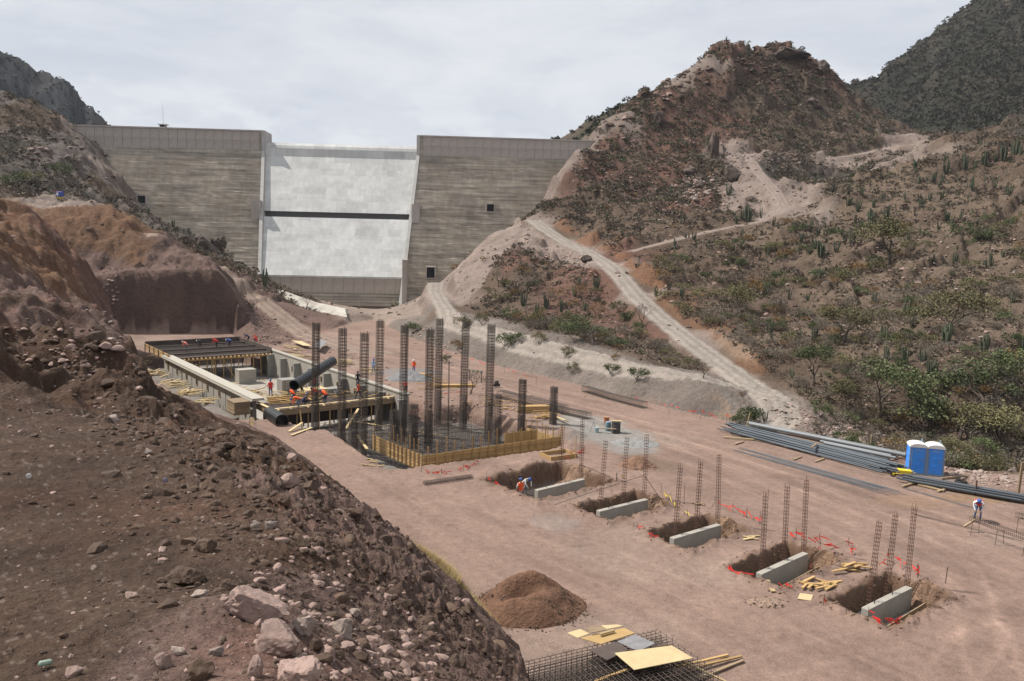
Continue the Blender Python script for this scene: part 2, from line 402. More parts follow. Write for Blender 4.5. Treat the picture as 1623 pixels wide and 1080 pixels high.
# background mountains (ridge lines given as picture points at one distance, falling off either side)
def ridge_mass(points, slope_f, slope_b, x, y):
    P = W(np.array([p[0] for p in points], float), np.array([p[1] for p in points], float), np.array([p[2] for p in points], float))
    th = np.arctan2(P[:, 0], P[:, 1]); o = np.argsort(th)
    t = np.arctan2(x, y); r = np.hypot(x, y)
    zr = np.interp(t, th[o], P[o, 2]); rr = np.interp(t, th[o], np.hypot(P[o, 0], P[o, 1]))
    d = rr - r
    z = zr - np.where(d > 0, d * slope_f, -d * slope_b)
    ends = np.maximum(th[o][0] - t, t - th[o][-1]); return z - np.maximum(0, ends) * 900
MT_R = [(1240,200,600),(1290,168,600),(1340,134,600),(1392,117,600),(1404,96,600),(1440,80,600),(1478,60,600),(1488,44,600),(1500,38,600),(1540,8,600),(1600,-25,600),(1700,-60,600),(1900,-90,600)]
MT_L = [(-400,30,640),(-150,50,660),(-60,58,680),(0,78,700),(20,88,700),(60,112,705),(90,120,700),(108,128,700),(122,142,700),(132,160,695),(160,185,690),(185,206,680),(215,235,670),(250,270,660)]
MT_B = [(840,262,350),(880,224,350),(930,196,350),(968,176,350),(1000,157,350),(1035,147,350),(1080,142,350),(1130,170,350)]

# ---- flat works platform outline (world, level 0), from its edge as seen in the picture
edge_px = [(470,720,0),(852,1078,0)]
SITE = [(1,31)]
site_right = G(np.array([1760,1623,1540,1440,1330,1262,1215,1150,1030,960,900,850,800,745,690,640,610,590,560,520,480,430,385,365,270,182]),
               np.array([800,752,752,738,712,690,684,668,641,622,606,594,583,567,549,530,515,508,512,524,540,548,546,528,529,530]), 0.0)[:, :2]
SITE_POLY = np.vstack([[(-70,134)], [(-66,126)], [(-54,96)], [(-44,80)], [(-30,58)], [(-12,30)], [(0,10)], [(30,5)], [(90,10)], site_right])
def inside_poly(poly, x, y):
    c = np.zeros(x.shape, bool); n = len(poly)
    for i in range(n):
        x0, y0 = poly[i]; x1, y1 = poly[(i + 1) % n]
        k = ((y0 > y) != (y1 > y)) & (x < (x1 - x0) * (y - y0) / (y1 - y0 + 1e-12) + x0)
        c ^= k
    return c
def seg_dist(poly, x, y, closed=True, param=False):
    d = np.full(x.shape, 1e9); n = len(poly); tt = np.zeros(x.shape)
    acc = 0
    for i in range(n if closed else n - 1):
        x0, y0 = poly[i][:2]; x1, y1 = poly[(i + 1) % n][:2]
        L2 = (x1 - x0) ** 2 + (y1 - y0) ** 2 + 1e-9
        t = np.clip(((x - x0) * (x1 - x0) + (y - y0) * (y1 - y0)) / L2, 0, 1)
        e_ = np.hypot(x - x0 - t * (x1 - x0), y - y0 - t * (y1 - y0))
        if param: tt = np.where(e_ < d, i + t, tt)
        d = np.minimum(d, e_)
    return (d, tt) if param else d
def sdist(poly, x, y):
    d = seg_dist(poly, x, y); return np.where(inside_poly(poly, x, y), -d, d)

def curve(pts, z=None):
    a = np.array(pts, float); return W(a[:, 0], a[:, 1], a[:, 2])
ROADS = [   # centre line in the picture with its distance; half width in metres
 ('haul_road', curve([(846,349,201),(870,367,190),(900,386,180),(930,398,170),(960,416,158),(985,440,147),(1010,470,136),(1045,502,124),(1080,530,114),(1120,560,105),(1160,590,96),(1200,617,87.5),(1232,642,80.5),(1240,660,77.5),(1222,680,75.2),(1205,692,73)]), 2.0),
 ('haul_road', curve([(692,448,186),(690,462,180),(700,480,158),(712,497,136),(760,516,125),(820,532,113),(880,547,106),(940,562,100),(1000,578,94),(1060,589,90),(1110,599,87),(1150,608,86),(1190,618,86),(1225,630,83)]), 1.7),
 ('hillside_track', curve([(1180,243,240),(1240,246,243),(1300,252,246),(1360,245,255),(1420,232,266),(1462,228,240),(1480,232,208)]), 2.0),
 ('hillside_track', curve([(1000,398,163),(1060,382,166),(1130,365,172),(1200,352,176),(1245,330,186),(1230,305,200),(1200,270,225),(1185,245,238)]), 1.5),
 ('descending_track', curve([(250,375,153),(306,408,157),(345,425,158),(372,444,157),(400,466,155),(430,490,150),(462,514,145),(492,536,138),(540,556,125),(600,565,120)]), 2.3),
]
# excavations: (centre x, y, axis angle, half length, half width, floor level, wall slope)
AX_U = np.array((0.6, -0.8)); AX_V = np.array((0.8, 0.6))
ANG_V = math.atan2(0.6, 0.8)
BEAMS = []          # near end, far end of each footing beam, top level -0.15
for (a, b) in [((850,777),(925,759)), ((948,810),(1025,791)), ((1065,853),(1140,831)), ((1203,909),(1277,876)), ((1371,965),(1441,930))]:
    BEAMS.append((G(*a, 0.12), G(*b, 0.12)))
PITS = []
for k, (a, b) in enumerate(BEAMS):
    c = (a + b) / 2; L = np.linalg.norm(b - a) / 2
    ang = math.atan2(b[1] - a[1], b[0] - a[0])
    n = np.array((math.sin(ang), -math.cos(ang)))       # towards the camera's right
    off = 0.08 if k else -1.15
    PITS.append((c[0] + n[0] * off, c[1] + n[1] * off, ang, L + (0.25 if k else 1.0), 1.22 if k else 2.5, -1.25 if k else -1.1, 4.0))
PAD_N = np.array((-6.6, 61.0)); PAD_V = np.array((0.86, 0.51)); PAD_U = np.array((-0.62, 0.785))
def pit_rect(cx, cy, ang, hl, hw, zf, sl):
    PITS.append((cx, cy, ang, hl, hw, zf, sl))
pc = PAD_N + PAD_V * 6.4 + PAD_U * 8.5
pit_rect(pc[0], pc[1], math.atan2(0.51, 0.86), 7.6, 8.6, -1.55, 1.6)
T0 = np.array((-20.7, 72.4)); TA = np.array((-0.6, 0.8)); TB = np.array((0.8, 0.6))
def TT(a, b, z=0.0):
    p = T0 + TA * a + TB * b; return (p[0], p[1], z)
tc_ = T0 + TA * 27.2 + TB * 6.6
pit_rect(tc_[0], tc_[1], math.atan2(TA[1], TA[0]), 24.0, 7.3, -2.2, 3.0)
tl_ = T0 + TA * 26 + TB * -1.6
pit_rect(tl_[0], tl_[1], math.atan2(TA[1], TA[0]), 22, 1.9, -0.75, 1.2)
tf_ = T0 + TA * 0.6 + TB * 8.6
pit_rect(tf_[0], tf_[1], math.atan2(TA[1], TA[0]), 3.4, 6.7, -1.6, 1.6)
BERMS = []   # low heaps and spoil lips: centre, radius, height
for (px, py, r, h) in [(785,748,2.2,.45),(842,740,2.2,.5),(700,650,2.5,0.9),(735,655,2.2,0.8),(900,690,2.0,0.7),(905,712,1.6,0.5),(640,668,2.0,0.8),(760,640,2.5,0.5),(660,640,3,.7),(600,640,2,.5)]:
    g = G(px, py); BERMS.append((g[0], g[1], r, h))

def terrain(x, y, detail=True):
    """height and class at world points. classes: 0 far ground, 1 near bank, 2 left mountain, 3 right mountain, 4 far ridge, 5 works floor"""
    x = np.asarray(x, float); y = np.asarray(y, float)
    r = np.hypot(x, y)
    shp = x.shape; x = x.ravel(); y = y.ravel(); r = r.ravel()
    zf = np.zeros(x.shape); mf = (r > 24) & (r < 900)
    zf[mf] = tps_far(x[mf], y[mf])
    zf = np.where(r > 480, np.minimum(zf, 60), zf)
    th = np.arctan2(x, y)
    # relief of the hills
    sd_ = sdist(SITE_POLY, x, y)
    hill = sstep(0, 25, sd_) * sstep(2, 14, zf)
    if detail:
        dz = (fbm(x, y, 26, 5, 3, 0.5, True) - 0.45) * 2.2 + fbm(x, y, 5, 5, 9, 0.65) * 1.1
        rocky = sstep(40, 75, zf)
        dz = dz * (1 + 0.3 * rocky)
        zf = zf + hill * dz * sstep(70, 140, r)
        # crags breaking out of the slopes
        cr_ = fbm(x, y, 11, 4, 77, 0.5)
        zf = zf + hill * sstep(0.14, 0.24, cr_) * (1.5 + 0.9 * rocky) * (x > 0)
        # gullies on the spoil bank
    # roads are graded into the ground
    for (nm, P, hw) in ROADS:
        m = (x > P[:, 0].min() - 12) & (x < P[:, 0].max() + 12) & (y > P[:, 1].min() - 12) & (y < P[:, 1].max() + 12)
        if m.any():
            d, t = seg_dist(P, x[m], y[m], False, True)
            zr = np.interp(t, np.arange(len(P)), P[:, 2])
            w = 1 - sstep(hw, hw * 2.4, d)
            zf[m] = zf[m] * (1 - w) + (zr - 0.12 * np.abs(np.clip(d / hw, 0, 1))) * w
    bank_noise = 0.0
    if detail:
        bank_noise = 0.35 * fbm(x, y, 6, 3, 31)
    cap = np.where(sd_ > 0, (sd_ + bank_noise * sstep(0, 3, sd_)) * np.where((y > 100) & (x < -46.5), 2.6, 0.72), 0)
    zw = np.where(sd_ > 0, np.minimum(np.where(zf > 0, zf, zf * sstep(0, 5, sd_)), cap), 0.0)
    # above the cut the ground leans back
    cut = (y > 118) & (x < -46.5) & (sd_ > -2)
    if cut.any():
        s2 = sd_[cut]
        if detail: s2 = s2 + (0.9 * fbm(x[cut], y[cut], 7, 3, 201) + .5 * fbm(x[cut], y[cut], 2.2, 3, 202)) 
        prof = np.where(s2 < 2.3, s2 * 4.4, np.where(s2 < 7, 10.1 + (s2 - 2.3) * .22, 11.2 + (s2 - 7) * 0.66))
        if detail: prof = prof + sstep(0.3, 3, s2) * (1.3 * fbm(x[cut], y[cut], 5, 4, 5) + 0.8 * fbm(x[cut], y[cut], 1.6, 3, 6, .6, True))
        prof = np.where(s2 > 0, np.maximum(prof, 0), 0)
        zfc = zf[cut] + (sstep(2, 8, s2) * (1.6 * (fbm(x[cut], y[cut], 8, 5, 203, .55, True) - .45) + .5 * fbm(x[cut], y[cut], 1.8, 3, 204)) if detail else 0)
        zw[cut] = np.where(s2 > 0, np.minimum(np.where(sd_[cut] > 0, zfc, 99), prof), 0.0)
    z = zw; cls = np.where(sd_ < 0, 5, 0)
    if detail:
        fl = 0.05 * fbm(x, y, 7, 3, 41) + 0.018 * fbm(x, y, 0.9, 3, 42)
        # wheel ruts along the haul direction
        s_al = x * AX_U[0] + y * AX_U[1]; s_ac = x * AX_V[0] + y * AX_V[1] + 1.2 * fbm(x, y, 22, 2, 44)
        fl += 0.03 * fbm(s_al / 14, s_ac, 0.7, 3, 43)
        z = z + np.where(sd_ < 1, fl * sstep(130, 60, r), 0)
        # loose gullied texture on banks and cuttings
        bk = sstep(0, 1.5, sd_) * sstep(30, 10, sd_) * sstep(220, 120, r)
        z = z + bk * (0.28 * fbm(x, y, 2.4, 4, 51, 0.6) + 0.14 * fbm(x, y, 0.9, 2, 52, .5, True))
    # heaps, then excavations
    for (bx, by, br, bh) in BERMS:
        m = (np.abs(x - bx) < br * 1.6) & (np.abs(y - by) < br * 1.6)
        if m.any():
            q = np.hypot(x[m] - bx, y[m] - by) / br
            z[m] = z[m] + bh * (1 - sstep(0, 1, q)) * (1 + 0.5 * fbm(x[m], y[m], 1.1, 3, 8))
    for (cx, cy, an, hl, hw, zfl, sl) in PITS:
        m = (np.abs(x - cx) < hl + hw + 3) & (np.abs(y - cy) < hl + hw + 3)
        if m.any():
            xx = x[m] - cx; yy = y[m] - cy
            a = np.abs(xx * math.cos(an) + yy * math.sin(an)) - hl; b = np.abs(-xx * math.sin(an) + yy * math.cos(an)) - hw
            d = np.maximum(a, b) + (0.30 * fbm(x[m], y[m], 1.3, 5, 61, .6) if detail else 0)
            lip = 0.17 * np.exp(-((d - 0.55) / 0.5) ** 2) * (1 + 1.8 * fbm(x[m], y[m], 0.8, 4, 64)) if detail else 0
            fl_ = zfl + (0.06 * fbm(x[m], y[m], 0.8, 3, 62) if detail else 0)
            zz = z[m] + lip
            z[m] = np.minimum(zz, fl_ + np.maximum(0, d) * sl)
    # the near bank
    s_ = x * nrm[0] + y * nrm[1]; t_ = -x * nrm[1] + y * nrm[0]
    mk = (r < 160) & (s_ < 24)
    z_all, cls_all, x_all, y_all, th_all, r_all = z, cls, x, y, th, r
    x, y, r, th, s_, t_, z = x[mk], y[mk], r[mk], th[mk], s_[mk], t_[mk], z[mk]
    cls = cls_all[mk]
    zn = tps_near(x, y)
    _t = np.array([(1,32),(-3.6,42),(-9.2,52),(-13.2,59),(-20,69),(-28,76),(-37.6,85.7),(-48.6,106),(-60,128)], float)
    _a = np.arctan2(_t[:, 0], _t[:, 1])[::-1]; _r = np.hypot(_t[:, 0], _t[:, 1])[::-1]
    r_toe = np.interp(th, _a, _r); free = sstep(-0.445, -0.50, th) * 40      # the bank ends against the bluff on the left
    lim = 17.0 * (1 - r / r_toe) + free
    zn = np.where(r > 4, np.minimum(zn, lim - 0.55 * sstep(4, 20, r) * sstep(0, 6, r_toe - r)), zn)
    wr = sstep(-0.06, 0.05, th)
    zn = np.where(wr > 0, np.minimum(zn, 16.6 - 0.565 * np.maximum(y, 0) + (1 - wr) * 4 - 0.25 * np.maximum(x, 0)), zn)
    zn = np.where((r > 150) | (th > 1.5) | (th < -1.35), np.minimum(zn, 13.0 - 0.02 * r), zn)
    zn = np.where(r > 150, -9, zn)
    zn = np.where(r < 2.0, np.minimum(zn, 14.6), zn)
    if detail:
        amp = np.clip(r / 14, 0.35, 3.0)
        slope_m = sstep(3.0, 6.0, s_) * sstep(45, 30, y)
        crest = np.exp(-((s_ - 4.2) / 1.6) ** 2) * sstep(6, 10, y) * sstep(60, 30, y)
        # clods and broken rock on the crest, rills down the slope
        zn = zn + crest * (0.34 * fbm(x, y, 1.5, 5, 21, 0.62) + 0.22 * (fbm(x, y, 0.42, 4, 22, 0.6, True) - .4)) * sstep(70, 25, y)
        zn = zn + (1 - slope_m) * (0.09 * fbm(x, y, 2.2, 5, 23, .55) + 0.03 * fbm(x, y, 0.3, 4, 24, 0.65) + 0.012 * fbm(x, y, .09, 2, 26))
        zn = zn + slope_m * (0.24 * fbm(t_ + 0.5 * fbm(x, y, 5, 2, 27), s_ * 0.16, 0.8, 4, 25, 0.55, True) + 0.05 * fbm(x, y, 0.5, 3, 28))
        fa = sstep(18, 32, r)
        wl_ = sstep(-.30, -.42, th)
        zn = zn + fa * ((0.5 + 2.2 * wl_) * (fbm(x, y, 9, 4, 33, 0.55, True) - .45) + (.3 + .3 * wl_) * fbm(x, y, 2.0, 3, 34, 0.6)) * sstep(-2, 4, zn)
        zn = np.where(r > 4, np.minimum(zn, lim + 0.05 + 0.004 * r), zn)
    near = zn > z
    z_all[mk] = np.maximum(z, zn); cls_all[mk] = np.where(near, 1, cls)
    mk = r_all > 260
    x, y, th, r, z, cls = x_all[mk], y_all[mk], th_all[mk], r_all[mk], z_all[mk], cls_all[mk]
    for (c_, pts, sf, sb) in ((4, MT_B, 0.5, 0.6), (2, MT_L, 0.75, 0.5), (3, MT_R, 0.55, 0.5)):
        q = ridge_mass(pts, sf, sb, x, y)
        if detail:
            if c_ == 2:
                q = q + 7 * (fbm(x, y, 90, 4, 71, 0.5, True) - .5) * sstep(20, 60, q)
                # vertical rock ribs
                q = q + 9 * (fbm(th * 800, r * 0.35, 34, 5, 72, 0.6, True) - .5) * sstep(40, 100, q)
            elif c_ == 3:
                q = q + 9 * (fbm(x, y, 80, 5, 73, 0.5, True) - 0.5) * sstep(20, 60, q) + 2.5 * fbm(x, y, 14, 3, 74, .5, True)
            else:
                q = q + 1.5 * fbm(x, y, 14, 4, 75, .5, True)
        up = (q > z) & (r > 260)
        z = np.where(up, q, z); cls = np.where(up, c_, cls)
    z_all[mk] = z; cls_all[mk] = cls
    return z_all.reshape(shp), cls_all.reshape(shp)
def Hz(x, y):
    x = np.atleast_1d(np.asarray(x, float)); y = np.atleast_1d(np.asarray(y, float))
    return terrain(x, y)[0]
def hz(x, y): return float(Hz(x, y)[0])
def hits(px, py, y0=3.0, y1=900.0, n=520):
    """where the sight lines through picture points meet the ground"""
    px = np.atleast_1d(np.asarray(px, float)); py = np.atleast_1d(np.asarray(py, float))
    d = ray(px, py); t = np.exp(np.linspace(math.log(y0), math.log(y1), n))
    X = d[:, 0:1] * t; Yv = d[:, 1:2] * t; Z = EYE[2] + d[:, 2:3] * t
    H_ = terrain(X.ravel(), Yv.ravel())[0].reshape(X.shape)
    below = H_ > Z
    k = np.argmax(below, 1); ok = below.any(1)
    k = np.where(ok, np.maximum(k, 1), n - 1); i = np.arange(len(px))
    g0 = (Z - H_)[i, k - 1]; g1 = (Z - H_)[i, k]
    w = np.clip(g0 / (g0 - g1 + 1e-9), 0, 1); tt = t[k - 1] * (1 - w) + t[k] * w
    P = EYE + d * tt[:, None]
    return P, ok

# ---- the ground sheet
th_in = np.linspace(-0.66, 0.66, 760)
th_out = np.concatenate([np.linspace(0.66, math.pi, 46)[1:], ])
thetas = np.concatenate([-th_out[::-1], th_in, th_out])
rad = np.concatenate([np.exp(np.linspace(math.log(0.4), math.log(2.4), 8))[:-1],
                      np.exp(np.linspace(math.log(2.4), math.log(28), 280))[:-1],
                      np.exp(np.linspace(math.log(28), math.log(85), 300))[:-1],
                      np.exp(np.linspace(math.log(85), math.log(170), 185))[:-1],
                      np.exp(np.linspace(math.log(170), math.log(330), 120))[:-1],
                      np.exp(np.linspace(math.log(330), math.log(930), 120))[:-1],
                      np.exp(np.linspace(math.log(930), math.log(4500), 20))])
TH, RR = np.meshgrid(thetas, rad, indexing='ij')
GX = (np.sin(TH) * RR).ravel(); GY = (np.cos(TH) * RR).ravel()
GZ, GC = terrain(GX, GY)
nt, nr = TH.shape
print('terrain verts', len(GX))
# colours
wx = GX + 1.0 * fbm(GX, GY, 12, 3, 101) * np.clip(np.hypot(GX, GY) / 40, .15, 6); wy = GY + 1.0 * fbm(GX, GY, 12, 3, 102) * np.clip(np.hypot(GX, GY) / 40, .15, 6)
col = idw_col(P_FAR, C_FAR, wx, wy)
m = GC == 5
SITEC = np.array(CK['F'])
s_al = GX * AX_U[0] + GY * AX_U[1]; s_ac = GX * AX_V[0] + GY * AX_V[1] + 1.5 * fbm(GX, GY, 26, 2, 44)
st = 1 + 0.10 * fbm(s_al / 16, s_ac, 0.9, 4, 110) + 0.12 * fbm(GX, GY, 9, 4, 111)
fc = SITEC * (1 + (st[:, None] - 1) * 1.5)
pale = sstep(0.12, 0.42, fbm(GX, GY, 13, 4, 112))[:, None]
fc = fc * (1 - 0.35 * pale) + np.array((0.31, 0.245, 0.205)) * 0.35 * pale
dk = sstep(0.1, 0.4, fbm(s_al / 3, s_ac, 4, 4, 113))[:, None]
fc = fc * (1 - 0.18 * dk)
def blob(px, py, rx, c, amt, ry=None):
    global fc
    g = G(px, py); ry = ry or rx
    d = np.hypot((GX - g[0]) / rx, (GY - g[1]) / ry) + 0.35 * fbm(GX, GY, rx * 0.8, 4, int(px) % 97)
    w = (sstep(1.0, 0.55, d) * amt)[:, None]
    fc = fc * (1 - w) + np.array(c) * w
blob(965, 690, 5.0, (0.25, 0.24, 0.225), 0.85, 4); blob(930, 672, 4.5, (0.25, 0.24, 0.225), 0.85, 5); blob(1000, 710, 3.0, (0.25, 0.235, 0.22), 0.8)
blob(640, 590, 6, (0.2, 0.185, 0.178), 0.8, 4); blob(1030, 735, 3.0, (0.17, 0.12, 0.09), 0.6)
blob(1540, 790, 3.0, (0.24, 0.155, 0.09), 0.6, 1.5); blob(1440, 795, 3, (0.27, 0.175, 0.12), 0.5, 2)
blob(300, 545, 14, (0.25, 0.2, 0.16), 0.7, 6); blob(880, 830, 2.0, (0.26, 0.22, 0.2), 0.5)
for pts_, amp_, gap_ in (([(560,545),(700,585),(900,655),(1100,715),(1330,790),(1623,905)], .16, 1.0), ([(600,552),(800,612),(1000,668),(1250,745),(1450,810),(1623,860)], .20, .95),
                         ([(640,560),(860,640),(1060,712),(1300,820),(1450,900),(1560,1000),(1580,1078)], .18, 1.0), ([(1040,690),(1250,760),(1420,830),(1520,900),(1560,1000),(1500,1078)], .15, .9),
                         ([(700,800),(880,850),(1080,930),(1250,1010),(1400,1078)], .14, .95), ([(640,790),(800,880),(1000,960),(1150,1060)], .12, .9), ([(1180,700),(1400,760),(1623,830)], .14, .9),
                         ([(1215,690),(1150,690),(1000,668),(860,630)], .12, .9), ([(1623,960),(1500,985),(1350,1020),(1200,1060)], .12, .9), ([(1500,860),(1600,940),(1623,1040)], .13, .9)):
    Pk = G(np.array([a[0] for a in pts_], float), np.array([a[1] for a in pts_], float), 0.0)
    dk_ = seg_dist(Pk, GX[m] + .5 * fbm(GX[m], GY[m], 14, 2, 171), GY[m] + .5 * fbm(GX[m], GY[m], 14, 2, 172), False)
    wk = np.exp(-((dk_ - gap_) / .2) ** 2) * (0.6 + 0.8 * fbm(GX[m], GY[m], 3, 3, 173))
    mid_ = np.exp(-(dk_ / .35) ** 2) * .5
    fm = fc[m] * (1 + (amp_ * 1.1 * wk - amp_ * mid_ * .8))[:, None]; fc[m] = fm
stn = sstep(.38, .5, fbm(GX[m], GY[m], 1.6, 4, 174, .6))[:, None] * .22
fc[m] = fc[m] * (1 - stn)
col[m] = fc[m]
# hill ground: mottled soil, pale scree in the open, rock on the steep
mh = (GC == 0)
gz2 = GZ.reshape(nt, nr); grad_r = np.gradient(gz2, axis=1) / np.gradient(RR, axis=1); grad_t = np.gradient(gz2, axis=0) / (np.gradient(TH, axis=0) * RR)
SL = np.hypot(grad_r, grad_t).ravel()
mo = 1 + 0.5 * fbm(GX, GY, 7, 6, 120, 0.66)
col[mh] = col[mh] * mo[mh][:, None]
rk = (sstep(0.75, 1.5, SL) * sstep(-0.3, 0.3, fbm(GX, GY, 6, 3, 121)))[:, None]
col = np.where(mh[:, None], col * (1 - 0.55 * rk) + np.array((0.10, 0.075, 0.062)) * 0.55 * rk, col)
# pits: fresh earth walls
for (cx, cy, an, hl, hw, zfl, sl) in PITS:
    dx = GX - cx; dy = GY - cy
    a = np.abs(dx * math.cos(an) + dy * math.sin(an)) - hl; b = np.abs(-dx * math.sin(an) + dy * math.cos(an)) - hw
    d = np.maximum(a, b) + 0.25 * fbm(GX, GY, 0.9, 3, 130)
    w = (sstep(0.9, 0.2, d) * (GC != 1))[:, None]
    ec = np.array((0.14, 0.088, 0.06)) if hw < 3 else np.array((0.17, 0.115, 0.092))
    col = col * (1 - w) + ec * w
    inn = (sstep(0.0, -0.4, d) * (GZ < zfl + 0.3) * (GC != 1))[:, None]
    fcx = np.array((0.22, 0.205, 0.19))
    col = col * (1 - 0.75 * inn) + fcx * 0.75 * inn
# near bank
mn = GC == 1
cn = idw_col(P_N, C_N, wx[mn], wy[mn])
xn = GX[mn]; yn = GY[mn]
v = 1 + 0.55 * fbm(xn, yn, 1.9, 6, 140, 0.65) + 0.25 * fbm(xn, yn, 0.12, 3, 141)
rd_ = sstep(0, .4, fbm(xn, yn, 3.0, 4, 143))[:, None] * .5
cn = cn * (1 - rd_) + cn * np.array((1.15, .92, .84)) * rd_
cn = cn * v[:, None]
spk = sstep(0.36, 0.5, fbm(xn, yn, 0.10, 2, 142))[:, None] * 0.5
cn = cn * (1 - spk) + np.array((0.26, 0.21, 0.18)) * spk
col[mn] = cn
# mountains
for c_, base, dark in ((2, (0.052, 0.047, 0.047), (0.025, 0.027, 0.03)), (3, (0.044, 0.037, 0.028), (0.028, 0.028, 0.02)), (4, (0.10, 0.08, 0.06), (0.045, 0.045, 0.03))):
    mm = GC == c_
    w = sstep(-0.15, 0.3, fbm(GX[mm], GY[mm], 40, 5, 150 + c_, 0.6))[:, None]
    cc = np.array(base) * w + np.array(dark) * (1 - w)
    if c_ == 3:
        rr_ = (sstep(1.0, 1.6, SL[mm]) * sstep(.05, .3, fbm(GX[mm], GY[mm], 25, 4, 159)) * sstep(120, 150, GZ[mm]))[:, None]; cc = cc * (1 - rr_) + np.array((0.13, 0.105, 0.09)) * rr_
    col[mm] = cc
# roads
road_id = np.zeros(len(GX), int)
for k, (nm, P, hw) in enumerate(ROADS):
    bb = (GX > P[:, 0].min() - 8) & (GX < P[:, 0].max() + 8) & (GY > P[:, 1].min() - 8) & (GY < P[:, 1].max() + 8) & (GC != 1)
    idx = np.where(bb)[0]
    d, t = seg_dist(P, GX[idx], GY[idx], False, True)
    d = d + 0.4 * fbm(GX[idx], GY[idx], 3, 3, 160)
    w = sstep(hw * 1.25, hw * 0.75, d)[:, None]
    base = np.array({'haul_road': (0.28, 0.245, 0.215), 'hillside_track': (0.245, 0.195, 0.17), 'descending_track': (0.25, 0.19, 0.155)}[nm])
    tr = 1 + 0.12 * np.cos(d / hw * 9) + 0.10 * fbm(GX[idx], GY[idx], 2, 3, 161)
    c = base * tr[:, None]
    col[idx] = col[idx] * (1 - w) + c * w
    road_id[idx[(w[:, 0] > 0.5) & (GC[idx] == 0)]] = {'haul_road': 10, 'hillside_track': 11, 'descending_track': 12}[nm]
# cut edges of the haul road: fresh orange and pale earth on the uphill side
P = ROADS[0][1]; idx = np.where((GX > 0) & (GX < 60) & (GY > 75) & (GY < 200) & (GC == 0))[0]
d, t = seg_dist(P, GX[idx], GY[idx], False, True)
side = sstep(0.5, 0.9, SL[idx]) * sstep(7, 4.5, d) * (d > 2.2) * (np.interp(t, np.arange(len(P)), P[:, 2]) < GZ[idx])
cc = np.where((t > 8.5)[:, None], np.array((0.27, 0.195, 0.145)), np.array((0.2, 0.115, 0.075)))
col[idx] = col[idx] * (1 - side[:, None] * 0.8) + cc * side[:, None] * 0.8
near_ = (GC == 1)[:, None]; hill_ = ((GC == 0) & (road_id == 0))[:, None]
lum_ = col.mean(1, keepdims=True)
col = lum_ + (col - lum_) * np.where(near_ | hill_, 1.15, 1.02)
col = col * np.array((1.0, .99, .975)) * np.where(near_, .78, np.where(hill_, np.where(((GX > 40) | ((GX > 5) & (GZ > 24)))[:, None], .76, .86), .84))
cls = GC.copy(); cls[road_id > 0] = road_id[road_id > 0]
# faces (theta runs right, radius runs away)
i = np.arange(nt - 1)[:, None] * nr; j = np.arange(nr - 1)[None]
q = (i + j).ravel()
faces = np.stack([q, q + 1, q + nr + 1, q + nr], 1)[:, ::-1]
fcls = cls[faces[:, 0]]
def ground_mat(name, near=False, amp=1.0):
    m = bpy.data.materials.new(name); m.use_nodes = True
    N = m.node_tree.nodes; L = m.node_tree.links; b = N['Principled BSDF']
    b.inputs['Roughness'].default_value = 0.95; b.inputs['Specular IOR Level'].default_value = 0.15
    a = N.new('ShaderNodeAttribute'); a.attribute_name = 'Col'
    t = N.new('ShaderNodeTexCoord'); prev = a.outputs['Color']
    for sc, lo, hi in ((0.35, 0.86, 1.14), (2.3, 0.80, 1.2), (11, 0.72, 1.28)) + (((48, 0.6, 1.4),) if near else ()):
        n = N.new('ShaderNodeTexNoise'); n.inputs['Scale'].default_value = sc; n.inputs['Detail'].default_value = 6; n.inputs['Roughness'].default_value = 0.68
        L.new(t.outputs['Object'], n.inputs['Vector'])
        mr = N.new('ShaderNodeMapRange'); mr.inputs['From Min'].default_value = 0.28; mr.inputs['From Max'].default_value = 0.72
        mr.inputs['To Min'].default_value = lo; mr.inputs['To Max'].default_value = hi
        L.new(n.outputs['Fac'], mr.inputs['Value'])
        mx = N.new('ShaderNodeMixRGB'); mx.blend_type = 'MULTIPLY'; mx.inputs['Fac'].default_value = 1
        L.new(prev, mx.inputs['Color1']); L.new(mr.outputs['Result'], mx.inputs['Color2']); prev = mx.outputs['Color']
    L.new(prev, b.inputs['Base Color'])
    last = None
    for sc, dist in ((1.5, 0.30 * amp), (7, 0.09 * amp)) + (((30, 0.03), (90, 0.01)) if near else ((30, 0.02),)):
        n = N.new('ShaderNodeTexNoise'); n.inputs['Scale'].default_value = sc; n.inputs['Detail'].default_value = 5; n.inputs['Roughness'].default_value = 0.6
        L.new(t.outputs['Object'], n.inputs['Vector'])
        bp = N.new('ShaderNodeBump'); bp.inputs['Strength'].default_value = 0.8; bp.inputs['Distance'].default_value = dist
        L.new(n.outputs['Fac'], bp.inputs['Height'])
        if last: L.new(last, bp.inputs['Normal'])
        last = bp.outputs['Normal']
    L.new(last, b.inputs['Normal'])
    return m
gm_hill = ground_mat('hill_ground', amp=2.2); gm_floor = ground_mat('works_floor', amp=0.35); gm_bank = ground_mat('bank_earth', True, 1.2)
LAB = {5: ('ground', gm_floor), 0: ('hillside_terrain', gm_hill), 1: ('embankment_terrain', gm_bank), 2: ('mountain', gm_hill), 3: ('mountain', gm_hill),
       4: ('hills', gm_hill), 10: ('dirt_road', gm_floor), 11: ('dirt_path', gm_floor), 12: ('dirt_path', gm_floor)}
V_ALL = np.stack([GX, GY, GZ], 1)
for k, (nm, gm) in LAB.items():
    fk = faces[fcls == k]
    if not len(fk): continue
    used = np.unique(fk); remap = np.full(len(GX), -1, np.int64); remap[used] = np.arange(len(used))
    me = mesh_np(nm, V_ALL[used], remap[fk], [gm], True, None, np.clip(col[used], 0, 1))
    tag(link(nm, me), kind='structure')
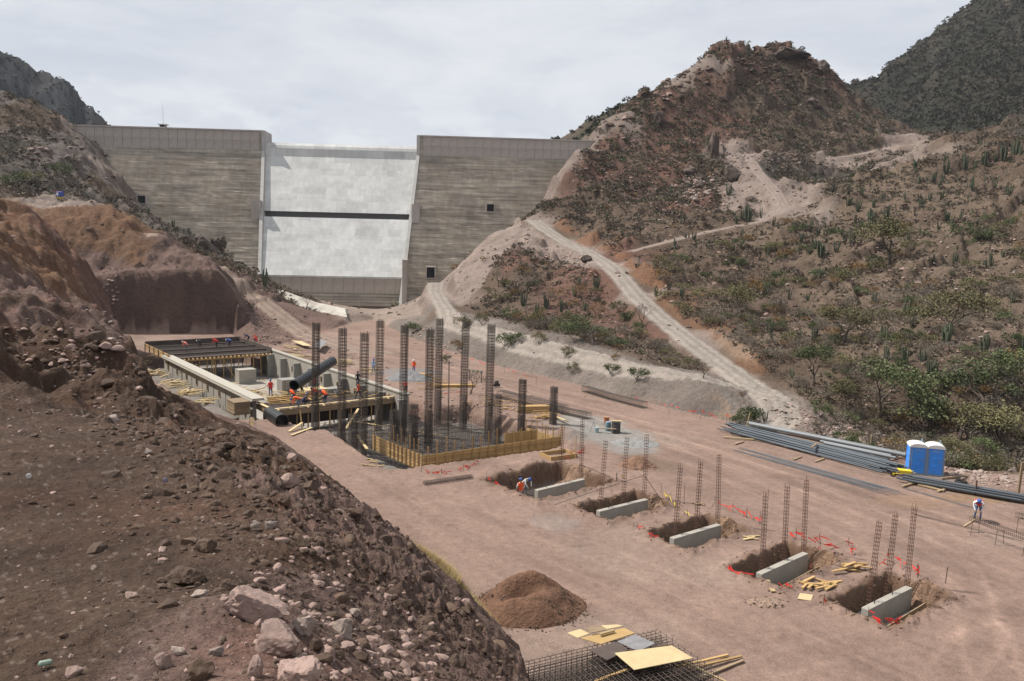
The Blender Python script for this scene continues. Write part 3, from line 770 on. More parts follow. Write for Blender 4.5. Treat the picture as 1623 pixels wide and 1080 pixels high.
# ================================================================== DAM
DX = Vector((0.998, 0.0624, 0)); DY = Vector((-0.0624, 0.998, 0)); DO = Vector((-50.0, 245.4, 0))
def DL(x, y, z):  # dam frame -> world
    return DO + DX * x + DY * y + Vector((0, 0, z))
def dam_face(px, py, slope=0.7, crest=41.0, dy=0.0):
    """picture point -> (x, y, z) in the dam frame on the sloping face"""
    d = Vector(ray(px, py).tolist()); e_ = Vector(EYE.tolist()) - DO
    ex, ey, ez = e_.dot(DX), e_.dot(DY), EYE[2]; dx, dy_, dz = d.dot(DX), d.dot(DY), d.z
    # y = -slope*(crest - z)+dy
    t = (-slope * (crest - ez) + dy - ey) / (dy_ - slope * dz)
    z = ez + dz * t
    if z > crest: t = (dy - ey) / dy_; z = ez + dz * t
    return ex + dx * t, ey + dy_ * t, z
def dam_mat(name, base, stain, stretch, contrast, stain_amt, bump=0.0, patches=()):
    m = bpy.data.materials.new(name); m.use_nodes = True
    N = m.node_tree.nodes; L = m.node_tree.links; b = N['Principled BSDF']
    b.inputs['Roughness'].default_value = 0.9; b.inputs['Specular IOR Level'].default_value = 0.15
    t = N.new('ShaderNodeTexCoord')
    def nz(sc, st, lo, hi, det=4, a0=0.3, a1=0.7):
        mp = N.new('ShaderNodeMapping'); mp.inputs['Scale'].default_value = st; L.new(t.outputs['Object'], mp.inputs['Vector'])
        n = N.new('ShaderNodeTexNoise'); n.inputs['Scale'].default_value = sc; n.inputs['Detail'].default_value = det
        n.inputs['Roughness'].default_value = 0.6
        L.new(mp.outputs['Vector'], n.inputs['Vector'])
        mr = N.new('ShaderNodeMapRange'); mr.inputs['From Min'].default_value = a0; mr.inputs['From Max'].default_value = a1
        mr.inputs['To Min'].default_value = lo; mr.inputs['To Max'].default_value = hi
        L.new(n.outputs['Fac'], mr.inputs['Value']); return mr.outputs['Result']
    rgb = N.new('ShaderNodeRGB'); rgb.outputs[0].default_value = (*base, 1); prev = rgb.outputs[0]
    for o in (nz(1.0, stretch, 1 - contrast, 1 + contrast), nz(0.12, (1, 1, 1), 1 - contrast * .5, 1 + contrast * .5), nz(0.5, (stretch[2], 1, stretch[0] * .3), 1 - contrast * .4, 1 + contrast * .4)):
        mx = N.new('ShaderNodeMixRGB'); mx.blend_type = 'MULTIPLY'; mx.inputs['Fac'].default_value = 1
        L.new(prev, mx.inputs['Color1']); L.new(o, mx.inputs['Color2']); prev = mx.outputs['Color']
    if patches:
        for bw, bh, lo, off in patches:
            mp = N.new('ShaderNodeMapping'); mp.inputs['Rotation'].default_value = (math.radians(90), 0, 0); mp.inputs['Location'].default_value = (off, off, 0)
            L.new(t.outputs['Object'], mp.inputs['Vector'])
            bk = N.new('ShaderNodeTexBrick'); bk.inputs['Scale'].default_value = 1.0; bk.inputs['Brick Width'].default_value = bw; bk.inputs['Row Height'].default_value = bh
            bk.inputs['Mortar Size'].default_value = 0.03; bk.inputs['Mortar Smooth'].default_value = .6; bk.inputs['Bias'].default_value = .2
            bk.inputs['Color1'].default_value = (lo, lo, lo, 1); bk.inputs['Color2'].default_value = (1.06, 1.06, 1.05, 1); bk.inputs['Mortar'].default_value = (.9, .9, .9, 1)
            L.new(mp.outputs['Vector'], bk.inputs['Vector'])
            mx = N.new('ShaderNodeMixRGB'); mx.blend_type = 'MULTIPLY'; mx.inputs['Fac'].default_value = 1
            L.new(prev, mx.inputs['Color1']); L.new(bk.outputs['Color'], mx.inputs['Color2']); prev = mx.outputs['Color']
    o = nz(0.16, (1.4, 1, 0.45), 0, stain_amt, 7, 0.5, 0.68)
    mx = N.new('ShaderNodeMixRGB'); L.new(o, mx.inputs['Fac']); L.new(prev, mx.inputs['Color1']); mx.inputs['Color2'].default_value = (*stain, 1)
    L.new(mx.outputs['Color'], b.inputs['Base Color'])
    return m
m_rcc = dam_mat('rolled_concrete', (0.385, 0.343, 0.292), (0.33, 0.27, 0.19), (0.07, 1, 1.5), 0.34, 0.4, patches=((15.0, 2.5, .88, 0.0), (7.5, .84, .86, 2.0)))
m_panel = dam_mat('parapet_concrete', (0.39, 0.35, 0.32), (0.22, 0.16, 0.10), (0.6, 1, 0.3), 0.12, 0.35)
m_spill = dam_mat('spillway_concrete', (0.50, 0.50, 0.49), (0.40, 0.39, 0.36), (0.9, 1, 0.07), 0.09, 0.28, patches=((3.1, 1.9, .86, 0.0), (6.3, 3.7, .90, 1.3)))
m_wallc = dam_mat('training_wall_concrete', (0.42, 0.41, 0.39), (0.3, 0.25, 0.2), (0.6, 1, 0.2), 0.1, 0.3)
m_dark = mat('shade_and_window_black', (0.012, 0.012, 0.013), var=0)  # near-black standing in for shade inside openings; also the cabin window

dam = empty('concrete_dam', DL(0, 0, 0), math.atan2(DX.y, DX.x),
            'tall grey concrete gravity dam with stepped faces and a white central spillway closing the valley', 'dam')
tl = dam_face(418, 232)[0]; tr = dam_face(663, 232)[0]; bl = dam_face(412, 440)[0]; br = dam_face(640, 440)[0]
ZT = 46.4; ZC = 41.0; ZB = -5.0; SF = 0.7
def side_x(z, top, bot):   # the training walls converge a little
    return top + (bot - top) * (ZC - z) / (ZC - 6.3)
def stepped(name, x_in, x_out, seed):
    """stepped face between the training wall (x_in(z)) and the far abutment x_out, solid behind"""
    rg = np.random.default_rng(seed); ns = 56; h = (ZC - ZB) / ns
    nx = 40; vs = []; fs = []; rows = []
    for k in range(ns + 1):
        z = ZC - k * h; yb = -SF * (ZC - z)
        for half in (0, 1):
            if k == ns and half: break
            if half == 0: zz, yy = z, yb            # outer edge of tread k
            else: zz, yy = z, yb - SF * h           # tread comes out, then riser drops
            row = []
            for q_ in range(nx + 1):
                xi = x_in(zz); x = xi + (x_out - xi) * q_ / nx
                j = 0.07 * rg.standard_normal() if 0 < q_ < nx else 0
                if half == 0: jj = rg.normal(0, 0.05)
                vs.append((x, yy + (j if half else j * .5), zz + (0.03 * rg.standard_normal() if k else 0))); row.append(len(vs) - 1)
            rows.append(row)
    for a, b in zip(rows[:-1], rows[1:]):
        for q_ in range(nx):
            f4 = (a[q_], b[q_], b[q_ + 1], a[q_ + 1]); fs.append(f4 if x_out > x_in(0) else f4[::-1])
    # crest top and back face, end wall at the spillway
    n0 = len(vs)
    vs += [(x_in(ZT), -0.1, ZC), (x_in(ZT), -0.1, ZT), (x_in(ZT), 7.5, ZT), (x_in(ZT), 7.5, ZB), (x_out, -0.1, ZC), (x_out, -0.1, ZT), (x_out, 7.5, ZT), (x_out, 7.5, ZB)]
    fs += [(n0, n0 + 4, n0 + 5, n0 + 1), (n0 + 1, n0 + 5, n0 + 6, n0 + 2), (n0 + 2, n0 + 6, n0 + 7, n0 + 3)]
    me = bpy.data.meshes.new(name); me.from_pydata(vs, [], fs); me.materials.append(m_rcc); me.update()
    return link(name, me, dam)
stepped('stepped_face', lambda z: side_x(z, tl, bl), -96.0, 1)
stepped('stepped_face', lambda z: side_x(z, tr, br), 92.0, 2)
# parapet band of formwork panels, two courses
def panels(x0, x1, face=-0.1):
    n = max(1, int(round(abs(x1 - x0) / 2.55))); w = (x1 - x0) / n
    for row, (za, zb) in enumerate(((41.05, 43.68), (43.72, 46.35))):
        pm = MB().box((0, 0, 0), (abs(w) - 0.07, 0.16, zb - za)).mesh('panel', m_panel)
        for i_ in range(n):
            link('panel', pm, dam, (x0 + w * (i_ + 0.5), face - 0.06 - RNG.uniform(0, 0.03), (za + zb) / 2))
panels(tl - 1.2, -92); panels(tr + 1.4, 86)
MB().box(((tl - 96) / 2, 3.6, ZT + 0.13), (abs(-96 - tl), 8.0, 0.25)).box(((tl - 96) / 2, -0.2, ZT + 0.3), (abs(-96 - tl), 0.2, 0.3)).obj('crest_slab', m_panel, dam)
MB().box(((tr + 92) / 2, 3.6, ZT + 0.13), (abs(92 - tr), 8.0, 0.25)).box(((tr + 92) / 2, -0.2, ZT + 0.3), (abs(92 - tr), 0.2, 0.3)).obj('crest_slab', m_panel, dam)
# spillway chute
REC = 0.35     # how far the chute lies behind the stepped faces
zslot_t = dam_face(530, 337, dy=REC)[2]; zslot_b = dam_face(530, 346, dy=REC)[2]; zlip = dam_face(530, 438, dy=0)[2]
def chute(name, z0, z1, dy0, dy1, rounded=False):
    ny = 26; vs = []; fs = []; nx = 14
    zs = np.linspace(z0, z1, ny)
    for z in zs:
        yy = -SF * (ZC - z) + (dy0 + (dy1 - dy0) * (z - z0) / (z1 - z0))
        if rounded and z > 39.5: yy = -SF * (ZC - 39.5) + dy1 + (z - 39.5) * 0.25 + max(0, z - 42.0) ** 2 * 0.35
        for q_ in range(nx + 1):
            a = side_x(z, tl, bl) + 0.5; b = side_x(z, tr, br) - 0.3
            vs.append((a + (b - a) * q_ / nx, yy, z))
    for r_ in range(ny - 1):
        for q_ in range(nx):
            k = r_ * (nx + 1) + q_; fs.append((k, k + 1, k + nx + 2, k + nx + 1))
    # underside / top returns so that it is a slab
    n0 = len(vs)
    for r_ in (0, ny - 1):
        for q_ in range(nx + 1):
            v = vs[r_ * (nx + 1) + q_]; vs.append((v[0], v[1] + 4.5, v[2]))
    for q_ in range(nx):
        fs.append((q_, n0 + q_, n0 + q_ + 1, q_ + 1)); t0 = (ny - 1) * (nx + 1)
        fs.append((t0 + q_, t0 + q_ + 1, n0 + nx + 2 + q_, n0 + nx + 1 + q_))
    me = bpy.data.meshes.new(name); me.from_pydata(vs, [], fs); me.materials.append(m_spill); me.update()
    return link(name, me, dam)
chute('spillway_chute', zslot_t, 43.6, REC, REC, True)
chute('spillway_chute', zlip, zslot_b, REC - 0.9, REC - 0.5)
xm = (side_x(23, tl, bl) + side_x(23, tr, br)) / 2; wm = side_x(23, tr, br) - side_x(23, tl, bl)
ys = -SF * (ZC - zslot_t) + REC
MB().box((xm, ys + 1.6, (zslot_t + zslot_b) / 2), (wm - 0.6, 0.4, zslot_t - zslot_b + 1.6)).obj('aeration_slot', mat('slot_shade_concrete', (0.12, 0.12, 0.12), var=0.1), dam)  # back wall coloured dark, the slot's shade painted in
# apron wall below the chute lip: formed lifts
yl = -SF * (ZC - zlip) + REC - 0.9
xa = side_x(2, tl, bl) - 0.6; xb = side_x(2, tr, br) + 0.8
m_apron = dam_mat('apron_concrete', (0.40, 0.355, 0.31), (0.27, 0.22, 0.18), (0.5, 1, 0.25), 0.14, 0.4)
MB().box(((xa + xb) / 2, yl + 3, (zlip - 5) / 2 - .4), (xb - xa, 6.0, zlip + 5)).obj('apron_wall', m_apron, dam)
MB().box(((xa + xb) / 2, yl + 2.9, zlip - 0.15), (xb - xa + .1, 6.4, 0.5)).obj('lip_beam', m_spill, dam)
nap = 14
for i_ in range(nap):
    w = (xb - xa) / nap
    MB().box((0, 0, 0), (w - 0.06, 0.12, zlip - 1.9)).obj('panel', m_apron, dam, (xa + w * (i_ + .5), yl - 0.07 - RNG.uniform(0, .02), (zlip + 1.4) / 2))
for k in range(4):
    MB().box(((xa + xb) / 2, yl - 0.25 - 0.35 * k, 1.05 - 0.75 * k), (xb - xa + 0.2, 0.7 + .3 * k, 0.7)).obj('base_step', m_rcc, dam)
# training walls
def twall(top, bot, sgn, dz):
    vs = []; th_ = 0.9
    for z in (ZB, zlip - .2, 22.0, ZC, 43.0, ZT + 0.35):
        xx = side_x(min(z, ZC), top, bot) if z < ZC else top
        yf = -SF * (ZC - z) - 1.15 if z < ZC else -0.75
        for (x, y) in ((xx - th_ * .5, yf), (xx + th_ * .5, yf), (xx + th_ * .5, 8.4), (xx - th_ * .5, 8.4)): vs.append((x, y, z))
    fs = []
    for k in range(5):
        for s_ in range(4):
            a = k * 4 + s_; b = k * 4 + (s_ + 1) % 4; fs.append((a, b, b + 4, a + 4))
    fs += [(0, 3, 2, 1), (20, 21, 22, 23)]
    me = bpy.data.meshes.new('training_wall'); me.from_pydata(vs, [], fs); me.materials.append(m_wallc); me.update()
    w_ = link('training_wall', me, dam)
    zc_ = 23.6
    yf = -SF * (ZC - (zc_ - 2.5)) - 0.5
    MB().box((side_x(zc_, top, bot) + sgn * 1.3, yf + 1.8, zc_), (2.2, 3.8, 5.2)).obj('valve_block', m_panel, dam)
twall(tl, bl, -1, 0); twall(tr, br, 1, 0)
MB().box((side_x(1, tr, br) + 0.9, -SF * (ZC - 0) + 2.6, 3.6), (1.2, 7.5, 15)).obj('wing_wall', m_panel, dam)
# gallery doorways
for (px, py, w, h) in ((228, 317, 2.1, 2.0), (777, 330, 2.0, 2.0), (683, 432, 2.1, 2.8)):
    x, y, z = dam_face(px, py); p = MB(); d = 3.4; yf = y - SF * h / 2 - 1.15
    t_ = 0.28
    p.box((x - w / 2 - t_ / 2, yf + d / 2, z), (t_, d, h + t_ * 2)).box((x + w / 2 + t_ / 2, yf + d / 2, z), (t_, d, h + t_ * 2))
    p.box((x, yf + d / 2, z + h / 2 + t_ / 2), (w, d - .01, t_)).box((x, yf + d / 2, z - h / 2 - t_ / 2), (w, d - .01, t_))
    fr = p.obj('doorway', m_panel, dam)
    MB().box((x, yf + 0.45, z), (w + .02, 0.1, h + .02)).obj('blind_opening', m_dark, fr)  # closed panel; the dark of the doorway is put into its colour
# valve house and mast on the crest
c = DL(0, 0, 0); x, y, z = dam_face(251, 205)
p = DL(x, 4.0, ZT + 0.26)
cab = empty('control_cabin', p, math.atan2(DX.y, DX.x), 'tiny pale flat-roofed cabin with a thin mast on the left part of the dam crest', 'cabin')
m_pale = mat('pale_paint', (0.5, 0.52, 0.5), var=0.1); m_steel = mat('galvanised_steel', (0.35, 0.36, 0.38), rough=0.5, metal=0.6, var=0.1)
MB().box((0, 0, 0.35), (1.7, 1.7, 0.7)).obj('wall', m_pale, cab)
for sx in (-0.78, 0.78): MB().box((sx, -0.8, 1.0), (0.14, 0.14, 0.6)).obj('post', m_pale, cab)
MB().box((0, 0.1, 1.0), (1.5, 1.3, 0.6)).obj('window', m_dark, cab)
MB().box((0, 0, 1.42), (2.6, 2.2, 0.22)).obj('roof', m_pale, cab)
MB().tube([(0, 0, 1.5), (0, 0, 7.2)], 0.06, 6, r2=0.03).obj('mast', m_steel, cab)
# white lined channel wall in front of the dam toe
ch_px = [(440,459,171),(470,470,169),(500,480,167),(547,490,163)]
ch_bt = [(438,474,169),(470,486,166),(500,497,164),(550,503,160)]
A = curve(ch_px); B = curve(ch_bt); vs = [tuple(v) for v in A] + [tuple(v) for v in B]
vs += [(v[0] + .3, v[1] + 1.2, v[2] - .1) for v in vs[:4]] + [(v[0], v[1] + .5, v[2] - 2.5) for v in vs[4:8]]
fs = [(k, k + 4, k + 5, k + 1) for k in range(3)] + [(k, k + 1, k + 9, k + 8) for k in range(3)] + [(k + 4, k + 12, k + 13, k + 5) for k in range(3)] + [(3, 7, 15, 11), (0, 8, 12, 4)]
me = bpy.data.meshes.new('channel_lining'); me.from_pydata(vs, [], fs); me.materials.append(mat('white_liner', (0.42, 0.39, 0.34), var=0.22, scale=.7, dirt=(.27, .21, .17), dirt_scale=.5, dirt_amt=.6)); me.update()
tag(link('channel_lining', me), 'long low cream-white concrete lining sloping down below the left foot of the spillway', 'concrete lining')
# ================================================================== BUILDERS
M_WOOD = mat('new_timber', (0.40, 0.26, 0.115), var=0.22, scale=2.2, stretch=(1, 6, 6), rand=0.22)
M_WOOD_OLD = mat('weathered_timber', (0.26, 0.19, 0.12), var=0.25, scale=2.2, stretch=(1, 6, 6), rand=0.3)
M_SCRAP = mat('sawn_scrap_timber', (0.48, 0.365, 0.20), var=0.15, scale=2.2, rand=0.3)
M_PLY = mat('yellow_plywood', (0.40, 0.265, 0.115), var=0.15, scale=1.6, rand=0.08, dirt=(0.34, 0.24, 0.12), dirt_scale=1.2, dirt_amt=0.6)
M_PLY_PALE = mat('pale_plywood', (0.50, 0.39, 0.22), var=0.14, scale=1.6, dirt=(0.40, 0.31, 0.18), dirt_scale=1.2, dirt_amt=0.6)
M_PLY_DARK = mat('oiled_plywood', (0.085, 0.065, 0.055), var=0.2, scale=2)
M_PLY_GREY = mat('grey_form_panel', (0.20, 0.195, 0.20), var=0.3, scale=2.5)
M_REBAR = mat('rebar_steel', (0.07, 0.055, 0.047), rough=0.7, var=0.3, scale=4, metal=0.2)
M_RUST = mat('rusty_rebar', (0.10, 0.05, 0.035), rough=0.8, var=0.3, scale=4)
M_CONC = mat('fresh_concrete', (0.33, 0.305, 0.265), var=0.14, scale=1.3, bump=0.4, bscale=14, dirt=(0.27, 0.24, 0.20), dirt_scale=0.8, dirt_amt=0.6)
M_CONC_D = mat('grey_concrete', (0.25, 0.24, 0.22), var=0.14, scale=1.3)
M_BLACKPIPE = mat('black_plastic', (0.012, 0.013, 0.014), rough=0.38, var=0.15, spec=0.5)
M_RED = mat('red_tape', (0.75, 0.05, 0.04), rough=0.5, var=0.1)
M_YEL = mat('yellow_tape', (0.78, 0.62, 0.06), rough=0.5, var=0.1)
M_ROCK_P = mat('pink_rock', (0.28, 0.195, 0.165), var=0.3, scale=3, bump=1.2, bscale=9, rand=0.18, dirt=(0.17, 0.115, 0.09), dirt_scale=2, dirt_amt=0.6)
M_ROCK_B = mat('brown_rock', (0.090, 0.058, 0.040), var=0.3, scale=3, bump=1.2, bscale=9, rand=0.2)
M_ROCK_W = mat('pale_rock', (0.26, 0.205, 0.175), var=0.25, scale=2, bump=0.8, bscale=6, rand=0.25)
M_CLOD = mat('earth_clod', (0.078, 0.050, 0.035), var=0.35, scale=4, bump=1, bscale=12, rand=0.25)

def copy_tree(o, parent=None):
    c = o.copy(); COL.objects.link(c); c.parent = parent
    for ch in o.children: copy_tree(ch, c)
    return c
def w2(p): return (float(p[0]), float(p[1]), float(p[2]))
def unit(v): v = np.asarray(v, float); return v / np.linalg.norm(v)
BARCACHE = {}
def bar_mesh(mt=None):
    key = (mt or M_REBAR).name
    if key not in BARCACHE:
        BARCACHE[key] = MB().tube([(0, 0, 0), (0, 0, 1)], 1.0, 4).mesh('bar', mt or M_REBAR)
    return BARCACHE[key]
def bar(parent, a, b, r, mt=None, name='bar'):
    a = Vector(a); b = Vector(b); d = b - a
    o = link(name, bar_mesh(mt), parent, a); o.rotation_mode = 'QUATERNION'
    o.rotation_quaternion = d.to_track_quat('Z', 'Y'); o.scale = (r, r, d.length)
    return o
BOXC = {}
def piece(parent, c, size, mt, name='board', rz=0.0, rot=None):
    key = mt.name
    if key not in BOXC: BOXC[key] = MB().box((0, 0, 0), (1, 1, 1)).mesh(name, mt)
    o = link(name, BOXC[key], parent, c, rot if rot else (0, 0, rz), size); return o
def piece_ab(parent, a, b, w, h, mt, name='board'):
    a = Vector(a); b = Vector(b); d = b - a
    o = piece(parent, (a + b) / 2, (d.length, w, h), mt, name); o.rotation_mode = 'QUATERNION'
    x = d.normalized(); z = Vector((0, 0, 1))
    if abs(x.z) > 0.98: z = Vector((0, 1, 0))
    y = z.cross(x).normalized(); z = x.cross(y)
    o.rotation_quaternion = Matrix((x, y, z)).transposed().to_quaternion(); return o

# ------------------------------------------------------------------ rebar cages
CAGES = {}
def cage(loc, h, w, n_side, tie_gap, rb, rt, label, cat='rebar cage', group=None, name='rebar_cage', lean=(0, 0), rz=None, dense=None, mt=None):
    t = empty(name, loc, 0, label, cat, group)
    t.rotation_euler = (lean[1], lean[0], ANG_V if rz is None else rz)
    k = []
    for i in range(n_side):
        u_ = -w / 2 + w * i / (n_side - 1)
        k += [(u_, -w / 2), (u_, w / 2)]
        if 0 < i < n_side - 1: k += [(-w / 2, u_), (w / 2, u_)]
    for (x, y) in k:
        bar(t, (x, y, 0), (x + RNG.normal(0, w * .02), y + RNG.normal(0, w * .02), h + RNG.uniform(-.15, .1)), rb, mt)
    key = (round(h, 1), w, tie_gap, dense)
    if key not in CAGES:
        mb = MB(); z = 0.1; hw = w / 2 + rb
        while z < h - 0.05:
            g = tie_gap
            if dense and (z > h - dense[0] or z < dense[1]): g = tie_gap * 0.42
            q = [(-hw, -hw, z), (hw, -hw, z), (hw, hw, z), (-hw, hw, z)]
            for a in range(4): mb.tube([q[a], q[(a + 1) % 4]], rt, 4, caps=False)
            if n_side > 3:
                mb.tube([(-hw, -hw / 3, z + .02), (hw, -hw / 3, z + .02)], rt, 4, caps=False); mb.tube([(hw / 3, -hw, z + .02), (hw / 3, hw, z + .02)], rt, 4, caps=False)
            z += g
        CAGES[key] = mb.mesh('ties', mt or M_REBAR)
    o = link('ties', CAGES[key], t); tag(o, kind='stuff')
    return t
# ------------------------------------------------------------------ rocks
def ico(sub=2):
    import bmesh
    bm = bmesh.new(); bmesh.ops.create_icosphere(bm, subdivisions=sub, radius=1.0)
    v = np.array([w.co[:] for w in bm.verts]); f = np.array([[w.index for w in q.verts] for q in bm.faces]); bm.free(); return v, f
ICO = {k: ico(k) for k in (1, 2, 3, 4)}
def rock_geo(seed, sub=2, cuts=9, flat=(1, 1, 1), rough=0.05):
    rg = np.random.default_rng(seed); v, f = ICO[sub]; v = v.copy()
    for _ in range(cuts):
        n = rg.standard_normal(3); n /= np.linalg.norm(n); d = rg.uniform(0.5, 0.85)
        s_ = v @ n; ex = np.maximum(0, s_ - d); v -= ex[:, None] * n * 0.93
    v += (fbm(v[:, 0] * 3 + v[:, 2] * 2, v[:, 1] * 3 - v[:, 2] * 2.3, 1.0, 3, seed) * rough)[:, None] * v * 2
    return v * np.array(flat), f
ROCKV = [rock_geo(100 + k, 2, 9, (1, 0.8, 0.62)) for k in range(6)]
ROCK_LO = [rock_geo(200 + k, 1, 6, (1, 0.8, 0.7)) for k in range(5)]
def scatter(name, templates, pos, scale, mats, kind='stuff', tilt=0.4, cols=None, label=None, cat=None, smooth=False, rotz=None, tri=True, up=None):
    """one merged mesh of many small copies"""
    n = len(pos); pos = np.asarray(pos, float); scale = np.asarray(scale, float)
    if scale.ndim == 1: scale = np.repeat(scale[:, None], 3, 1)
    pick = RNG.integers(0, len(templates), n); Vs = []; Fs = []; Cs = []; off = 0; Ms = []
    for k, T in enumerate(templates):
        tv, tf = T[0], T[1]; idx = np.where(pick == k)[0]
        if not len(idx): continue
        a = RNG.uniform(0, 2 * math.pi, len(idx)); b = RNG.normal(0, tilt, len(idx)) if tilt else np.zeros(len(idx))
        ca, sa, cb, sb = np.cos(a), np.sin(a), np.cos(b), np.sin(b)
        x = tv[None, :, 0] * scale[idx, 0:1]; y = tv[None, :, 1] * scale[idx, 1:2]; z = tv[None, :, 2] * scale[idx, 2:3]
        y2 = y * cb[:, None] - z * sb[:, None]; z2 = y * sb[:, None] + z * cb[:, None]
        X = x * ca[:, None] - y2 * sa[:, None] + pos[idx, 0:1]; Y_ = x * sa[:, None] + y2 * ca[:, None] + pos[idx, 1:2]; Z = z2 + pos[idx, 2:3]
        Vs.append(np.stack([X, Y_, Z], -1).reshape(-1, 3))
        ff = (tf[None] + (np.arange(len(idx)) * len(tv))[:, None, None]).reshape(-1, tf.shape[1]) + off
        Fs.append(ff); off += len(idx) * len(tv)
        if len(T) > 2: Ms.append(np.tile(T[2], len(idx)))
        if cols is not None: Cs.append(np.repeat(cols[idx], len(tv), 0) * (T[3][None].repeat(len(idx), 0).reshape(-1, 1) if len(T) > 3 else 1))
    me = mesh_np(name, np.concatenate(Vs), [np.concatenate(Fs)] if len({q.shape[1] for q in Fs}) == 1 else Fs, mats, smooth,
                 np.concatenate(Ms) if Ms else None, np.concatenate(Cs) if Cs else None)
    o = link(name, me); tag(o, label, cat, None, kind); return o

# ------------------------------------------------------------------ plants
class PB:   # plant builder: triangles and quads as numpy friendly lists
    def __init__(s, seed): s.v = []; s.f = []; s.m = []; s.r = random.Random(seed)
    def stem(s, a, b, r0_, r1_, n=3, mi=0):
        a = Vector(a); b = Vector(b); d = (b - a).normalized(); x = d.orthogonal().normalized(); y = d.cross(x); k = len(s.v)
        for p, r_ in ((a, r0_), (b, r1_)):
            for j in range(n):
                t = 2 * math.pi * j / n; s.v.append(tuple(p + (x * math.cos(t) + y * math.sin(t)) * r_))
        for j in range(n):
            j2 = (j + 1) % n
            s.f.append((k + j, k + j2, k + n + j2)); s.f.append((k + j, k + n + j2, k + n + j)); s.m += [mi, mi]
    def leaf(s, p, size, mi=1):
        r = s.r; d = Vector((r.gauss(0, 1), r.gauss(0, 1), r.gauss(0, .7))).normalized(); x = d.orthogonal().normalized(); y = d.cross(x); k = len(s.v); p = Vector(p)
        a = size * r.uniform(.6, 1.3); b = a * r.uniform(.45, .8)
        for q in (x * a, y * b, x * -a, y * -b): s.v.append(tuple(p + q))
        s.f.append((k, k + 1, k + 2)); s.f.append((k, k + 2, k + 3)); s.m += [mi, mi]
    def mesh(s, name, mats, smooth=False):
        return mesh_np(name, np.array(s.v), np.array(s.f), mats, smooth, np.array(s.m))
    def geo(s): return (np.array(s.v), np.array(s.f), np.array(s.m))
def twigs(pb, p, d, L, r, depth, leaf_n, leaf_s, spread, upb=0.15, nseg=2):
    rr = pb.r
    for _ in range(nseg):
        q = p + d * (L / nseg); pb.stem(p, q, r, r * .75); p = q; r *= .75
        d = (d + Vector((rr.gauss(0, .16), rr.gauss(0, .16), rr.gauss(0, .12) + upb * .3))).normalized()
    if depth == 0 or leaf_n and depth == 1:
        for _ in range(leaf_n): pb.leaf(p + Vector((rr.gauss(0, 1), rr.gauss(0, 1), rr.gauss(0, .8))) * L * .42, leaf_s)
    if depth == 0: return
    for _ in range(rr.choice((2, 3, 3))):
        nd = (d + Vector((rr.gauss(0, spread), rr.gauss(0, spread), rr.gauss(0, spread * .6) + upb))).normalized()
        twigs(pb, p, nd, L * rr.uniform(.6, .85), r * .8, depth - 1, leaf_n, leaf_s, spread, upb, nseg)
M_BARK = mat('bark', (0.085, 0.065, 0.052), var=0.3, scale=6)
M_TWIG = mat('dry_twigs', (0.165, 0.135, 0.115), var=0.3, scale=3, rand=0.25)
M_GREEN = mat('green_leaves', (0.088, 0.108, 0.045), var=0.45, scale=1.3, rand=0.25)
M_OLIVE = mat('olive_leaves', (0.135, 0.122, 0.058), var=0.4, scale=1.3, rand=0.25)
M_GREY = mat('grey_dry_leaves', (0.155, 0.13, 0.10), var=0.4, scale=1.3, rand=0.3)
M_DARKG = mat('dark_scrub', (0.045, 0.05, 0.026), var=0.4, scale=1, rand=0.3)
M_ORNG = mat('orange_dry_leaves', (0.20, 0.12, 0.045), var=0.3, scale=1.3, rand=0.2)
M_CACT = mat('cactus_green', (0.072, 0.084, 0.052), var=0.35, scale=2.5, rand=0.25)
M_STRAW = mat('dry_grass', (0.36, 0.27, 0.13), var=0.3, scale=3)

def cactus_geo(seed, n=9, h=3.0, r=0.11, sides=8, seg=5):
    rg = random.Random(seed); V_ = []; F_ = []; 
    for k in range(n):
        a = rg.uniform(0, 6.283); d0 = rg.uniform(0.05, 0.30) * h * .36 + .05; hh = h * rg.uniform(0.5, 1.0); rr = r * rg.uniform(.8, 1.2)
        base = Vector((math.cos(a) * d0 * .35, math.sin(a) * d0 * .35, -0.25)); prev = None
        for i in range(seg + 2):
            t = i / seg; z = min(t, 1) * hh
            out = d0 * (1 - math.exp(-t * 3.2)) * 1.5
            c = base + Vector((math.cos(a) * out, math.sin(a) * out, z))
            R_ = rr * (0.75 if i == 0 else 1 + 0.1 * math.sin(i * 2.1 + k))
            if i == seg: R_ = rr * .75
            if i == seg + 1: R_ = rr * .15; c.z += rr * .8
            k0 = len(V_)
            for j in range(sides):
                q = 2 * math.pi * j / sides; rj = R_ * (1.0 if j % 2 else 0.72)
                V_.append((c.x + math.cos(q) * rj, c.y + math.sin(q) * rj, c.z))
            if prev is not None:
                for j in range(sides):
                    j2 = (j + 1) % sides; F_.append((prev + j, prev + j2, k0 + j2)); F_.append((prev + j, k0 + j2, k0 + j))
            prev = k0
    return np.array(V_), np.array(F_)
CACT = [cactus_geo(10 + k, n_, 3.0) for k, n_ in enumerate((7, 11, 15, 9, 20, 5))]
CACT_ME = [mesh_np('organ_pipe_cactus', v, f, [M_CACT], False) for v, f in CACT]
CACT_LO = [cactus_geo(40 + k, n_, 3.0, 0.13, 4, 3) for k, n_ in enumerate((5, 8, 6))]
def bush_geo(seed, n=7, depth=2, L=.55, leaf_n=0, leaf_s=.06, spread=.55, r=.022):
    pb = PB(seed)
    for k in range(n):
        a = pb.r.uniform(0, 6.283); d = Vector((math.cos(a) * .7, math.sin(a) * .7, pb.r.uniform(.5, 1.3))).normalized()
        twigs(pb, Vector((math.cos(a) * .05, math.sin(a) * .05, -.08)), d, L * pb.r.uniform(.7, 1.2), r, depth, leaf_n, leaf_s, spread)
    return pb
BUSH = {}
